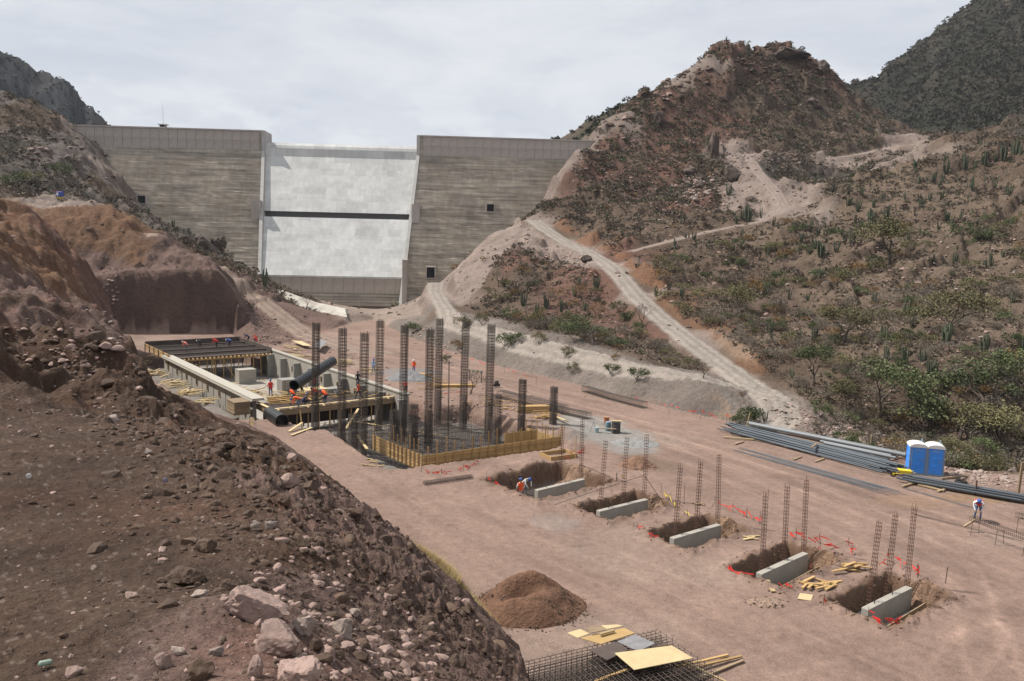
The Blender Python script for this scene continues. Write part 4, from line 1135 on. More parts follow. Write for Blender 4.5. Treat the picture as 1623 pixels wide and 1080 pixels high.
for nm, mts, kw in (('grey', (M_TWIG, M_GREY), dict(n=8, depth=2, leaf_n=5, leaf_s=.055)), ('green', (M_BARK, M_GREEN), dict(n=8, depth=2, leaf_n=11, leaf_s=.06)),
                    ('olive', (M_BARK, M_OLIVE), dict(n=8, depth=2, leaf_n=10, leaf_s=.057)), ('orange', (M_TWIG, M_ORNG), dict(n=7, depth=2, leaf_n=8, leaf_s=.055)),
                    ('bare', (M_TWIG, M_TWIG), dict(n=9, depth=3, leaf_n=0, L=.45, r=.02))):
    BUSH[nm] = [bush_geo(hash_ + 7 * len(nm), **kw).mesh(nm + '_shrub', list(mts)) for hash_ in (1, 2, 3)]
def blob_leaf_geo(seed, n=26, s_=0.3):
    pb = PB(seed)
    for _ in range(n):
        a = pb.r.uniform(0, 6.283); r_ = math.sqrt(pb.r.random()); z = pb.r.random() * (1 - .6 * r_)
        pb.leaf((math.cos(a) * r_ * .8, math.sin(a) * r_ * .8, z * .95), s_, 0)
    return np.array(pb.v), np.array(pb.f)
TUFT = [blob_leaf_geo(60 + k) for k in range(6)]
TUFT_LO = [blob_leaf_geo(70 + k, 9, .42) for k in range(5)]
TUFT_HI = [blob_leaf_geo(80 + k, 60, .17) for k in range(5)]
def tree_mesh(seed, H=4.5, leaf=M_GREEN, leaf_n=9, depth=4, spread=.55, crown=1.0, ls=.12):
    pb = PB(seed); tr = PB(seed + 1)
    p = Vector((0, 0, -.2)); d = Vector((pb.r.gauss(0, .15), pb.r.gauss(0, .15), 1)).normalized(); L = H * .26
    tips = []
    def grow(p, d, L, r, dep):
        for _ in range(2):
            q = p + d * L / 2; tr.stem(p, q, r, r * .82, 5 if dep > 2 else 3); p = q; r *= .82
            d = (d + Vector((tr.r.gauss(0, .18), tr.r.gauss(0, .18), tr.r.gauss(0, .08)))).normalized()
        if dep <= 1: tips.append((p, L))
        if dep == 0: return
        for _ in range(3 if dep > 1 else 2):
            nd = (d + Vector((tr.r.gauss(0, spread), tr.r.gauss(0, spread), tr.r.gauss(0.02, spread * .45)))).normalized()
            grow(p, nd, L * tr.r.uniform(.68, .9), r * .72, dep - 1)
    grow(p, d, L, H * .03, depth)
    cr = PB(seed + 2)
    for (q, L_) in tips:
        c = q + Vector((cr.r.gauss(0, .1), cr.r.gauss(0, .1), .05))
        for _ in range(leaf_n): cr.leaf(c + Vector((cr.r.gauss(0, 1), cr.r.gauss(0, 1), cr.r.gauss(0, .5))) * H * .07 * crown, ls, 0)
    return tr.mesh('trunk', [M_BARK]), mesh_np('crown', np.array(cr.v), np.array(cr.f), [leaf], False)
# ------------------------------------------------------------------ people
M_SKIN = mat('skin', (0.26, 0.13, 0.075), var=0.05, rough=0.6); M_BOOT = mat('boots', (0.03, 0.022, 0.018), var=0.1); M_HAIR = mat('hair', (0.01, 0.008, 0.007), var=0)
CLOTH = {}
def cloth(name, c):
    if name not in CLOTH: CLOTH[name] = mat(name + '_cloth', c, var=0.12, scale=6, bump=0.5, bscale=25)
    return CLOTH[name]
CC = dict(orange=(0.85, 0.12, 0.035), red=(0.65, 0.05, 0.04), white=(0.68, 0.68, 0.66), blue=(0.06, 0.12, 0.36), jeans=(0.09, 0.15, 0.28), lightblue=(0.28, 0.42, 0.60), dark=(0.02, 0.02, 0.028),
          navy=(0.025, 0.03, 0.09), pink=(0.75, 0.22, 0.20), grey=(0.2, 0.2, 0.22))
POSES = {}
def pose_mesh(kind):
    """joints in metres, the figure faces +y; returns mesh with five material slots: shirt, trousers, skin, boots, hair"""
    if kind in POSES: return POSES[kind]
    B = dict(  # hip centre, chest, neck, head, elbows, hands, knees, ankles
        stand=dict(hip=(0, 0, .95), chest=(0, .02, 1.32), neck=(0, .03, 1.48), head=(0, .07, 1.64), el=[(-.27, -.02, 1.16), (.27, .02, 1.16)], ha=[(-.25, .14, .93), (.25, .2, .98)], kn=[(-.11, .03, .51), (.12, .05, .51)], an=[(-.12, -.02, .09), (.14, 0, .09)]),
        walk=dict(hip=(0, 0, .93), chest=(0, .06, 1.30), neck=(0, .09, 1.46), head=(0, .14, 1.61), el=[(-.27, -.14, 1.16), (.27, .14, 1.14)], ha=[(-.24, -.06, .92), (.24, .36, 1.0)], kn=[(-.11, .24, .54), (.11, -.06, .5)], an=[(-.12, .30, .09), (.12, -.40, .13)]),
        bend=dict(hip=(0, -.16, .92), chest=(0, .18, 1.16), neck=(0, .31, 1.22), head=(0, .45, 1.25), el=[(-.25, .32, .92), (.25, .34, .92)], ha=[(-.14, .48, .70), (.14, .50, .68)], kn=[(-.13, .02, .5), (.13, .04, .5)], an=[(-.14, -.1, .09), (.15, -.06, .09)]),
        stoop=dict(hip=(0, -.2, .86), chest=(0, .24, .98), neck=(0, .39, .93), head=(0, .53, .86), el=[(-.24, .36, .66), (.24, .38, .66)], ha=[(-.12, .46, .40), (.12, .50, .40)], kn=[(-.15, .04, .47), (.15, .06, .47)], an=[(-.16, -.08, .09), (.17, -.04, .09)]),
        crouch=dict(hip=(0, -.16, .40), chest=(0, .10, .74), neck=(0, .18, .88), head=(0, .25, 1.02), el=[(-.26, .32, .60), (.26, .32, .60)], ha=[(-.12, .50, .42), (.12, .52, .42)], kn=[(-.18, .28, .52), (.18, .30, .50)], an=[(-.14, .0, .09), (.15, .02, .09)]),
        reach=dict(hip=(0, 0, .93), chest=(0, .08, 1.30), neck=(0, .12, 1.46), head=(0, .17, 1.61), el=[(-.24, .30, 1.22), (.24, .30, 1.22)], ha=[(-.14, .54, 1.16), (.14, .54, 1.12)], kn=[(-.12, .08, .5), (.13, -.02, .5)], an=[(-.13, .06, .09), (.15, -.12, .09)]),
    )[kind]
    Vv = lambda t: Vector(t)
    hip, chest, neck, head = map(Vv, (B['hip'], B['chest'], B['neck'], B['head']))
    vs = [hip, (hip + chest) / 2 + Vector((0, -.01, 0)), chest, neck, head - (head - neck) * .15, head + (head - neck).normalized() * .09]
    rad = [(.15, .11), (.145, .105), (.17, .115), (.062, .062), (.085, .095), (.06, .07)]
    es = [(0, 1), (1, 2), (2, 3), (3, 4), (4, 5)]; seg = [(hip, chest, 0, .2), (neck, head + Vector((0, 0, .1)), 2, .12)]
    spine = (chest - hip).normalized()
    for s_ in (0, 1):
        sg = (-1, 1)[s_]; sh = chest + Vector((sg * .185, 0, 0)) + spine * .06
        el = Vv(B['el'][s_]); ha = Vv(B['ha'][s_]); kn = Vv(B['kn'][s_]); an = Vv(B['an'][s_]); hj = hip + Vector((sg * .09, 0, -.05))
        k = len(vs); vs += [sh, (sh + el) / 2, el, (el + ha) / 2, ha]; rad += [(.062, .062), (.052, .052), (.043, .043), (.038, .038), (.028, .028)]
        es += [(2, k), (k, k + 1), (k + 1, k + 2), (k + 2, k + 3), (k + 3, k + 4)]
        seg += [(sh, el, 0, .06), (el, el + (ha - el) * .86, 0, .045), (el + (ha - el) * .9, ha + (ha - el).normalized() * .1, 2, .03)]
        k = len(vs); toe = an + Vector((0, .17, -.045)); vs += [hj, (hj + kn) / 2, kn, (kn + an) / 2, an, toe]
        rad += [(.095, .095), (.082, .082), (.062, .062), (.055, .055), (.042, .042), (.035, .035)]
        es += [(0, k), (k, k + 1), (k + 1, k + 2), (k + 2, k + 3), (k + 3, k + 4), (k + 4, k + 5)]
        seg += [(hj, kn, 1, .09), (kn, kn + (an - kn) * .8, 1, .06), (kn + (an - kn) * .85, an, 3, .05), (an, toe, 3, .05)]
    me = bpy.data.meshes.new('tmp'); me.from_pydata([tuple(v) for v in vs], es, []); o = bpy.data.objects.new('tmp', me); COL.objects.link(o)
    md = o.modifiers.new('s', 'SKIN'); o.modifiers.new('d', 'SUBSURF').levels = 1
    o.modifiers['d'].render_levels = 1
    for i, sv in enumerate(me.skin_vertices[0].data): sv.radius = rad[i]; sv.use_root = (i == 0)
    dg = bpy.context.evaluated_depsgraph_get(); ev = o.evaluated_get(dg); m2 = ev.to_mesh()
    V_ = [tuple(v.co) for v in m2.vertices]; F_ = [tuple(p.vertices) for p in m2.polygons]; ev.to_mesh_clear()
    bpy.data.objects.remove(o); bpy.data.meshes.remove(me)
    def segd(p, a, b):
        ab = b - a; t = max(0, min(1, (p - a).dot(ab) / max(1e-9, ab.dot(ab)))); return (p - a - ab * t).length
    mi = []
    for q in F_:
        c = sum((Vector(V_[i]) for i in q), Vector()) / len(q)
        mi.append(min(((segd(c, a, b) / r_, m_) for a, b, m_, r_ in seg))[1])
    mb = MB(); mb.add(V_, F_); mb.m = mi
    # fingers, thumbs, nose, ears and hair
    for s_ in (0, 1):
        el = Vv(B['el'][s_]); ha = Vv(B['ha'][s_]); d = (ha - el).normalized(); sg = (-1, 1)[s_]
        side = d.cross(Vector((0, 0, 1)) if abs(d.z) < .9 else Vector((0, 1, 0))).normalized(); nrm_ = side.cross(d)
        mb.tube([ha - d * .01, ha + d * .04, ha + d * .09], [.03, .04, .034], 6, 2)
        for fi, (off, ln) in enumerate(((-.03, .065), (-.01, .075), (.01, .072), (.03, .058))):
            b0 = ha + d * .085 + side * off; mb.tube([b0, b0 + d * ln * .5, b0 + d * ln * .8 - nrm_ * .02], [.0095, .009, .007], 5, 2)
        mb.tube([ha + d * .03 + side * .035, ha + d * .06 + side * .065, ha + d * .085 + side * .06 - nrm_ * .01], [.011, .010, .008], 5, 2)
    hd = (head - neck).normalized(); fw = Vector((0, 1, 0)); fw = (fw - hd * fw.dot(hd)).normalized(); rt_ = hd.cross(fw)
    fc = head + fw * .088
    mb.tube([fc + hd * .02, fc - hd * .02 + fw * .028, fc - hd * .025], [.008, .014, .008], 5, 2)
    for sg in (-1, 1):
        mb.box(head + rt_ * sg * .088, (.014, .03, .055), mi=2)
        mb.box(fc + rt_ * sg * .032 + hd * .022 - fw * .004, (.022, .01, .01), mi=4)
    mb.box(fc - hd * .05 - fw * .008, (.045, .01, .01), mi=4)
    mesh_ = mb.mesh('body', [M_SKIN] * 5, True)
    # vest: the torso faces of the skin pushed outwards
    sv = []; sf = []; idx = {}; up_ = spine
    import bmesh
    nrmv = {}
    for p in mesh_.polygons:
        c = Vector(p.center)
        t = (c - hip).dot(spine) / (chest - hip).length
        if p.material_index == 0 and -.15 < t < 1.32 and segd(c, hip, chest + spine * .1) < .21:
            for i in p.vertices: nrmv.setdefault(i, Vector()); nrmv[i] += p.normal
            sf.append(tuple(p.vertices))
    for i in nrmv: idx[i] = len(sv); sv.append(tuple(Vector(V_[i]) + nrmv[i].normalized() * .022))
    vest = bpy.data.meshes.new('vest'); vest.from_pydata(sv, [], [tuple(idx[i] for i in q) for q in sf]); vest.materials.append(M_SKIN)
    vest.polygons.foreach_set('use_smooth', [True] * len(vest.polygons))
    hm = MB()
    n = 12; c = head + hd * .045
    vsx = []; prof = [(.135, -.012), (.135, .0), (.108, .004), (.105, .04), (.085, .078), (.045, .1), (0.004, .106)]
    for r_, z_ in prof:
        for j in range(n):
            a = 2 * math.pi * j / n; rr_ = r_ * (1.18 if (r_ > .12 and math.sin(a) > .3) else 1)
            vsx.append(tuple(c + (rt_ * math.cos(a) + fw * math.sin(a)) * rr_ + hd * z_))
    fsx = [(i * n + j, i * n + (j + 1) % n, (i + 1) * n + (j + 1) % n, (i + 1) * n + j) for i in range(len(prof) - 1) for j in range(n)] + [tuple(reversed(range(n))), tuple((len(prof) - 1) * n + j for j in range(n))]
    hm.add(vsx, fsx); helm = hm.mesh('hard_hat', M_SKIN, True)
    POSES[kind] = (mesh_, vest, helm, dict(chest=chest, head=head, hip=hip, hd=hd)); return POSES[kind]
def person(loc, face_deg, pose, shirt, trousers, vest, hat, label, scale=1.0, group=None):
    bm_, vm, hm_, J = pose_mesh(pose)
    t = empty('person', loc, R(face_deg), label, 'person', group); t.scale = (scale,) * 3
    b = link('body', bm_, t)
    for i, m_ in enumerate((cloth(shirt, CC[shirt]), cloth(trousers, CC[trousers]), M_SKIN, M_BOOT, M_HAIR)):
        b.material_slots[i].link = 'OBJECT'; b.material_slots[i].material = m_
    if vest:
        v = link('vest', vm, t); v.material_slots[0].link = 'OBJECT'; v.material_slots[0].material = cloth(vest, CC[vest])
    if hat:
        v = link('hard_hat', hm_, t); v.material_slots[0].link = 'OBJECT'; v.material_slots[0].material = cloth(hat, CC[hat])
    return t
# ================================================================== CONCRETE TANK UNDER CONSTRUCTION
tank = empty('concrete_basin', (T0[0], T0[1], 0), ANG_V, 'long roofless concrete basin under construction with timber falsework at its far end', 'concrete basin')
def blind_opening(parent, x, y, z, sx, face):
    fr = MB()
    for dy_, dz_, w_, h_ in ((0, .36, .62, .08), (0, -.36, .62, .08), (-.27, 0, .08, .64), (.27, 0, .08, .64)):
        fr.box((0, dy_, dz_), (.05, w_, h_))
    o = fr.obj('blind_opening', M_WOOD_OLD, parent, (x + sx * .03, y, z))
    MB().box((-sx * .028, 0, 0), (.02, .5, .66)).obj('shade_panel', m_dark, o)  # flat panel on the wall, its black painted as the shade of a hole
pm_l = MB().box((0, 0, 0), (0.34, 4.06, 3.3)).box((-.19, -1.98, 0), (.05, .09, 3.2)).mesh('wall_panel', M_CONC)
for k in range(8):
    a = 6.6 + k * 4.1; link('wall_panel', pm_l, tank, (0, a + 2.05, -0.55))
    blind_opening(tank, -0.175, a + 2.1, 0.05, -1, 0)
MB().box((0.1, 22.6, 1.24), (1.15, 33.4, 0.24)).box((-.5, 22.6, 1.10), (.08, 33.3, .12)).obj('walkway', mat('pale_coping', (.38, .35, .30), var=.12), tank)
pm_r = MB().box((0, 0, 0), (0.34, 4.46, 3.55)).mesh('wall_panel', M_CONC)
for k in range(9):
    a = 0.3 + k * 4.5; link('wall_panel', pm_r, tank, (13.2, a + 2.25, -0.42))
    MB().box((0, 0, -.2), (.95, .42, 3.0)).box((0, 0, 1.3), (1.0, .46, .06)).obj('pilaster', M_CONC_D, tank, (12.65, a, -.35))
    if k % 2 == 0 or k in (3,): blind_opening(tank, 13.02, a + 2.3, -.1, -1, 0)
MB().box((0, 0, 0), (0.6, 40.4, .14)).obj('coping', M_CONC, tank, (13.25, 20.5, 1.43))
MB().box((6.6, 24.5, -2.16), (13, 48, .1)).obj('floor_slab', mat('dusty_slab', (.30, .27, .235), var=.2, scale=.8), tank)
# deck with reinforcement over the far end
MB().box((6.5, 43.2, 1.12), (12.9, 12.8, .1)).obj('form_deck', M_PLY_DARK, tank)
MB().box((6.5, 49.7, 1.5), (13.2, .12, .8)).box((12.9, 43.2, 1.45), (.12, 12.9, .7)).obj('edge_form', M_PLY_DARK, tank)
for k in range(3): MB().box((-.15, 43.2, .95 + k * .3), (.06, 13, .22)).obj('board', M_WOOD, tank)
for k in range(6): MB().box((-.24, 37.2 + k * 2.4, 1.1), (.1, .1, 1.2)).obj('stud', M_WOOD_OLD, tank)
for k in range(30): bar(tank, (.2 + k * .43, 37, 1.25), (.2 + k * .43, 49.5, 1.25), .022)
for k in range(26): bar(tank, (.2, 37.2 + k * .48, 1.29), (12.8, 37.2 + k * .48, 1.29), .022)
for k in range(3): MB().box((6.5, 38.8 + k * 4.2, 1.38), (12.6, .3, .16)).obj('beam_cage', M_REBAR, tank)
for k in range(24): piece(tank, (.5 + k * .53, 36.6, .98), (.13, .9, .16), M_WOOD, 'joist')
MB().box((6.5, 36.95, .78), (12.8, .12, .2)).obj('bearer', M_WOOD, tank)
for k in range(13):
    x = .6 + k; piece_ab(tank, (x, 37.1, -2.1), (x + RNG.uniform(-.1, .1), 37.1, .68), .09, .09, M_WOOD, 'prop')
for (x, dx) in ((4.6, 1.4), (5.1, 1.0), (7.9, -.5)): piece_ab(tank, (x, 36.2, -2.1), (x + dx - .9, 36.9, .75), .09, .09, M_WOOD, 'brace')
for k in range(10): piece_ab(tank, (1 + k * 1.2, 41.5, -2.1), (1 + k * 1.2, 41.5, 1), .09, .09, M_WOOD_OLD, 'prop')
# near platform
FA = 2.8      # front edge along the basin axis
MB().box((7.2, (FA + 6.8) / 2, .62), (13.6, 6.8 - FA, .1)).obj('form_deck', M_PLY_DARK, tank)
for (a, b_) in (((.3, FA), (14.2, FA)), ((.3, FA), (.3, 6.9)), ((14.2, FA), (14.2, 5.5))):
    piece_ab(tank, (a[0], a[1], .84), (b_[0], b_[1], .84), .28, .07, M_SCRAP, 'edge_board')
    piece_ab(tank, (a[0], a[1], .40), (b_[0], b_[1], .40), .06, .55, M_WOOD_OLD, 'form_board')
for k in range(13): piece_ab(tank, (.5 + k * 1.12, FA + .12, -1.6), (.5 + k * 1.12, FA + .12, .1), .10, .10, M_WOOD, 'post')
for k in range(9): piece_ab(tank, (.9 + k * 1.6, FA + 1.8, -1.6), (.9 + k * 1.6, FA + 1.8, .55), .10, .10, M_WOOD_OLD, 'post')
for k in range(10): piece(tank, (.8 + k * 1.4 + RNG.uniform(-.3, .3), FA - .25, .8), (.12, RNG.uniform(.5, .9), .09), M_SCRAP, 'joist')
for (x, dx) in ((2.6, .4), (6.3, .9), (10, 1.4)): piece_ab(tank, (x, FA - 1.6, -1.5), (x + dx, FA, .5), .14, .05, M_WOOD, 'brace')
MB().box((7.4, 6.0, -.55), (13.6, .1, 2.2)).obj('back_form', M_PLY_DARK, tank)
for k in range(24): bar(tank, (.6 + k * .57, FA + .1, .74), (.6 + k * .57, 6.8, .74), .018)
for k in range(9): bar(tank, (.4, FA + .1 + k * .48, .77), (14, FA + .1 + k * .48, .77), .018)
for k in range(3): piece_ab(tank, (1.0 + k * .2, 5.4 + k * .8, .95), (5.6 + k, 5.5 + k * .8, .95), .1, .34, M_WOOD, 'beam_form')
tag(tank, 'long roofless concrete basin under construction with timber falsework at its far end')
def tp(b, a, z=0):   # basin frame -> world
    return TT(a, b, z)
def thing_box(name, loc, size, mt, label, cat, rz=0.0, group=None, extra=None):
    t = empty(name, loc, rz, label, cat, group); return t
def crate(loc, size, rz, mt, label, cat='block', name='concrete_block', ribs=True, group=None):
    t = empty(name, loc, rz, label, cat, group)
    MB().box((0, 0, size[2] / 2), size).obj('body', mt, t)
    if ribs:
        for s_ in (-1, 1):
            for q in (-.3, 0, .3): MB().box((q * size[0], s_ * (size[1] / 2 + .03), size[2] / 2), (.09, .06, size[2] - .02)).obj('rib', M_WOOD_OLD, t)
    else: MB().box((0, 0, size[2] + .02), (size[0] + .06, size[1] + .06, .05)).obj('cap', mt, t)
    return t
crate(tp(8.3, 33.6, -2.1), (2.2, 1.6, 1.75), ANG_V, M_CONC, 'pale concrete block standing in front of the dark falsework inside the basin', ribs=False)
crate(tp(10.3, 24.6, -2.1), (1.9, 1.7, 1.7), ANG_V, M_CONC_D, 'grey block with vertical ribs in the middle of the basin floor', name='formed_block')
crate(tp(8.6, 12.6, -2.1), (2.4, 2.0, 2.6), ANG_V, M_PLY_PALE, 'yellow-sided timber form box near the red-vested man at the basin', 'form box', 'form_box')
crate(tp(10.8, 13.4, -2.1), (2.4, 1.2, 2.3), ANG_V + .15, M_CONC_D, 'dark ribbed panel stack beside the yellow form box in the basin', 'panel stack', 'panel_stack')
def plank_heap(n, b0, b1, a0, a1, z, L, label, group, frame=tp, mt=M_SCRAP, ang=None, spread=3.14, w=.13, cat='plank', name='plank', zlift=.35):
    for k in range(n):
        b = RNG.uniform(b0, b1); a = RNG.uniform(a0, a1)
        p = frame(b, a, 0) if frame is tp else frame(b, a)
        zz = (z if z is not None else hz(p[0], p[1])) + .04 + RNG.uniform(0, zlift)
        an = (ang if ang is not None else 0) + RNG.uniform(-spread, spread) / 2
        t = piece(None, (p[0], p[1], zz), (RNG.uniform(.6, 1) * L, RNG.uniform(.7, 1.2) * w, .05), mt, name, rot=(RNG.normal(0, .05), RNG.normal(0, .07), an))
        tag(t, label, cat, group)
plank_heap(30, 3.5, 6.5, 27, 33, -2.1, 2.4, 'pale scrap board in the loose heap on the basin floor below the falsework', 'scrap boards on the basin floor')
plank_heap(22, 6, 9.5, 22, 27, -2.1, 2.6, 'pale scrap board scattered between the two blocks on the basin floor', 'scrap boards between the blocks')
plank_heap(26, 4, 12, 9, 17, -2.0, 2.6, 'pale scrap board heaped behind the workers at the near end of the basin', 'scrap boards behind the workers', zlift=.9)
plank_heap(34, 1.2, 13, 3.6, 8.6, .8, 1.9, 'board lying about on the near platform of the basin', 'boards on the near platform', zlift=.35, mt=M_WOOD)
plank_heap(12, 5.5, 12.5, 20, 36, -2.1, 1.5, 'single board on the dusty basin floor towards the right wall', 'boards on the right of the basin floor', zlift=.08)
gpx = lambda x, y: G(x, y, -.3)
for (cx, cy, n, sp) in ((250, 588, 26, 22), (285, 605, 22, 22), (228, 572, 10, 10), (300, 618, 26, 14), (322, 633, 8, 12)):
    for k in range(n):
        g = G(cx + RNG.normal(0, sp * .5), cy + RNG.normal(0, sp * .17), -.35)
        t = piece(None, (g[0], g[1], hz(g[0], g[1]) + .05 + RNG.uniform(0, .3)), (RNG.uniform(1.3, 3.0), RNG.uniform(.12, .2), .06), M_SCRAP, 'plank',
                  rot=(RNG.normal(0, .05), RNG.normal(0, .06), RNG.uniform(-.2, 2.0)))
        tag(t, 'loose pale timber offcut strewn on the ground along the left side of the basin wall', 'plank', 'offcuts left of the basin wall')
# stack of panels by the wall
t = empty('panel_stack', w2(G(378, 655, -.1)), ANG_V, 'neat stack of grey-brown form panels standing beside the near end of the left basin wall', 'panel stack')
for k in range(9): MB().box((RNG.normal(0, .03), RNG.normal(0, .05), .08 + k * .14), (1.5, 2.2, .11)).obj('panel', M_WOOD_OLD, t)
for (a, b_, lb) in (((283, 592, .1), (312, 578, 1.3), 'single plank bridging the trench to the top of the left basin wall'), ((375, 641, .2), (410, 635, 1.1), 'long pale plank lying from the ground to the near corner of the basin'),
                 ((222, 566, .2), (254, 562, 1.0), 'plank leaning on the far left corner form of the basin'), ((256, 562, 1.2), (266, 572, .9), 'short board hanging over the far left corner of the basin wall')):
    o = piece_ab(None, w2(G(*a)), w2(G(*b_)), .26, .07, M_SCRAP, 'plank'); tag(o, lb, 'plank')
# far timber and ply near the basin's right wall
for (x, y, n, L, lb) in ((455, 553, 10, 2.8, 'pale board in the heap on the bank above the right basin wall'), (475, 562, 14, 2.6, 'pale board in the heap on the bank above the right basin wall'),
                      (540, 575, 14, 2.4, 'board in the low pile behind the upper end of the black pipe'), (590, 585, 8, 1.8, 'short board around the man in the light blue shirt')):
    for k in range(n):
        g = G(x + RNG.normal(0, 9), y + RNG.normal(0, 3), .3)
        t = piece(None, (g[0], g[1], hz(g[0], g[1]) + .05 + RNG.uniform(0, .4)), (RNG.uniform(.7, 1) * L, .2, .06), M_SCRAP if k % 3 else M_WOOD_OLD, 'plank', rot=(0, RNG.normal(0, .05), RNG.uniform(-.8, .8)))
        tag(t, lb, 'plank', lb.replace('board', 'boards'))
def sheet(quad, z, mt, label, thick=.02, cat='plywood sheet', name='plywood_sheet', lift=0):
    P = [G(q[0], q[1], z if not isinstance(z, (list, tuple)) else z[i]) for i, q in enumerate(quad)]
    c = sum(P) / 4; mb = MB(); vs = [tuple(p - c) for p in P] + [tuple(p - c + np.array((0, 0, thick))) for p in P]
    mb.add(vs, [(0, 1, 2, 3), (7, 6, 5, 4), (0, 4, 5, 1), (1, 5, 6, 2), (2, 6, 7, 3), (3, 7, 4, 0)])
    me = mb.mesh(name, mt); me.validate(); o = link(name, me, None, tuple(c))
    return tag(o, label, cat)
sheet([(462, 540), (480, 548), (495, 549), (478, 541)], .5, M_PLY_PALE, 'plywood sheet lying on the ground beyond the right basin wall')
sheet([(496, 548), (508, 552), (519, 541), (507, 539)], .9, M_PLY_GREY, 'bent grey sheet on the pile beside the leftmost tall rebar column')
# ---- two black pipes
def pipe(a, b, r, label):
    a = Vector(a); b = Vector(b); L = (b - a).length; mb = MB()
    n = 20; prof = []
    k = int(L / .28)
    for i in range(k + 1):
        z = L * i / k; prof.append((r + (.02 if i % 2 else 0), z))
    vs = []; fs = []
    for (rr, z) in prof + [(r * .93, L), (r * .93, 0)]:
        for j in range(n): vs.append((rr * math.cos(6.28319 * j / n), rr * math.sin(6.28319 * j / n), z))
    m_ = len(prof) + 2
    for i in range(m_):
        i2 = (i + 1) % m_
        for j in range(n): fs.append((i * n + j, i * n + (j + 1) % n, i2 * n + (j + 1) % n, i2 * n + j))
    mb.add(vs, fs); o = mb.obj('plastic_pipe', M_BLACKPIPE, None, a); o.rotation_mode = 'QUATERNION'; o.rotation_quaternion = (b - a).to_track_quat('Z', 'Y')
    tag(o, label, 'pipe')
pipe(W(466, 611, 80), W(527, 573, 88), .52, 'long black plastic pipe propped up diagonally above the workers in the basin')
pipe(W(427, 655, 75.0), W(447, 668, 71.8), .60, 'short fat black pipe lying on the ground by the near corner of the basin')
for (a, b_, lb) in (((458, 684, .1), (479, 670, .5), 'pale plank beside the open end of the short black pipe'), ((462, 690, .1), (494, 678, .1), 'pale plank on the ground right of the short black pipe'),
                 ((548, 680, -.9), (568, 648, .3), 'thin plank leaning against the front of the basin platform')):
    o = piece_ab(None, w2(G(*a)), w2(G(*b_)), .22, .06, M_SCRAP, 'plank'); tag(o, lb, 'plank')

# ================================================================== FOUNDATION PAD
def PD(a, b, z=0): p = PAD_N + PAD_V * a + PAD_U * b; return (float(p[0]), float(p[1]), z)
form = empty('timber_formwork', PD(0, 0, -.9), 0, 'yellow timber formwork wall with upright studs enclosing the rebar foundation', 'formwork')
def fp(p): return (p[0] - form.location[0], p[1] - form.location[1], p[2] + .9)
m_fb = MB().box((0, 0, 0), (1, 1, 1)).mesh('panel', M_PLY)
aV = math.atan2(PAD_V[1], PAD_V[0]); aU = math.atan2(PAD_U[1], PAD_U[0])
n = 11
for k in range(n):
    L = 12.6 / n; p = fp(PD((k + .5) * L, 0, -.18 + .012 * k * 1.6))
    o = link('panel', m_fb, form, p, (0, 0, aV), (L - .02, .04, 1.35))
for k in range(3):
    zz = -.55 + .42 * k
    for q in range(4):
        a0 = q * 3.15; piece_ab(form, fp(PD(a0, -.055, zz)), fp(PD(a0 + 3.1, -.055, zz)), .05, .1, M_WOOD, 'rail')
for k in range(17):
    a = .35 + k * .76 + RNG.uniform(-.06, .06); h = RNG.uniform(.65, 1.55)
    piece_ab(form, fp(PD(a, -.13, -.8)), fp(PD(a + RNG.normal(0, .03), -.13, .5 + h)), .09, .06, M_WOOD, 'stud')
for k in range(5):
    zz = -.75 + .26 * k
    for q in range(3):
        piece_ab(form, fp(PD(-.02, .1 + q * 2.6, zz + .12)), fp(PD(-.02, 2.65 + q * 2.6, zz + .12)), .04, .2, M_WOOD, 'board')
for k in range(9):
    b = .5 + k * .62 if k < 8 else 7.4; h = RNG.uniform(.6, 1.5)
    piece_ab(form, fp(PD(-.1, b, -.8)), fp(PD(-.1, b, .5 + h)), .06, .09, M_WOOD, 'stud')
# right return of the formwork
for k in range(6): link('panel', m_fb, form, fp(PD(12.6, .35 + k * .75, -.1)), (0, 0, aU), (.72, .04, 1.3))
for k in range(7): piece_ab(form, fp(PD(12.7, .3 + k * .72, -.8)), fp(PD(12.7, .3 + k * .72, .9 + RNG.uniform(.1, .7))), .06, .09, M_WOOD, 'stud')
for k in range(5): piece_ab(form, fp(PD(9.3 + k * .62, 2.6, -1)), fp(PD(9.3 + k * .62, 2.6, .95)), .09, .06, M_WOOD, 'stud')
link('panel', m_fb, form, fp(PD(10.7, 2.7, 0)), (0, 0, aV), (3.2, .04, 1.5))
# floor blinding and mats
mat_ = empty('rebar_mat', PD(6.3, 8, -1.5), 0, 'dark double rebar mat covering the floor of the formwork enclosure', 'rebar mat')
def mp_(p): return (p[0] - mat_.location[0], p[1] - mat_.location[1], p[2] + 1.5)
for k in range(56): bar(mat_, mp_(PD(.2, .2 + k * .3, -1.32)), mp_(PD(12.4, .2 + k * .3, -1.32)), .014)
for k in range(42): bar(mat_, mp_(PD(.2 + k * .295, .2, -1.29)), mp_(PD(.2 + k * .295, 16.6, -1.29)), .014)
for k in range(28): bar(mat_, mp_(PD(.2, .2 + k * .6, -.78)), mp_(PD(12.4, .2 + k * .6, -.78)), .014)
for k in range(24): bar(mat_, mp_(PD(.2 + k * .53, .2, -.75)), mp_(PD(.2 + k * .53, 16.6, -.75)), .014)
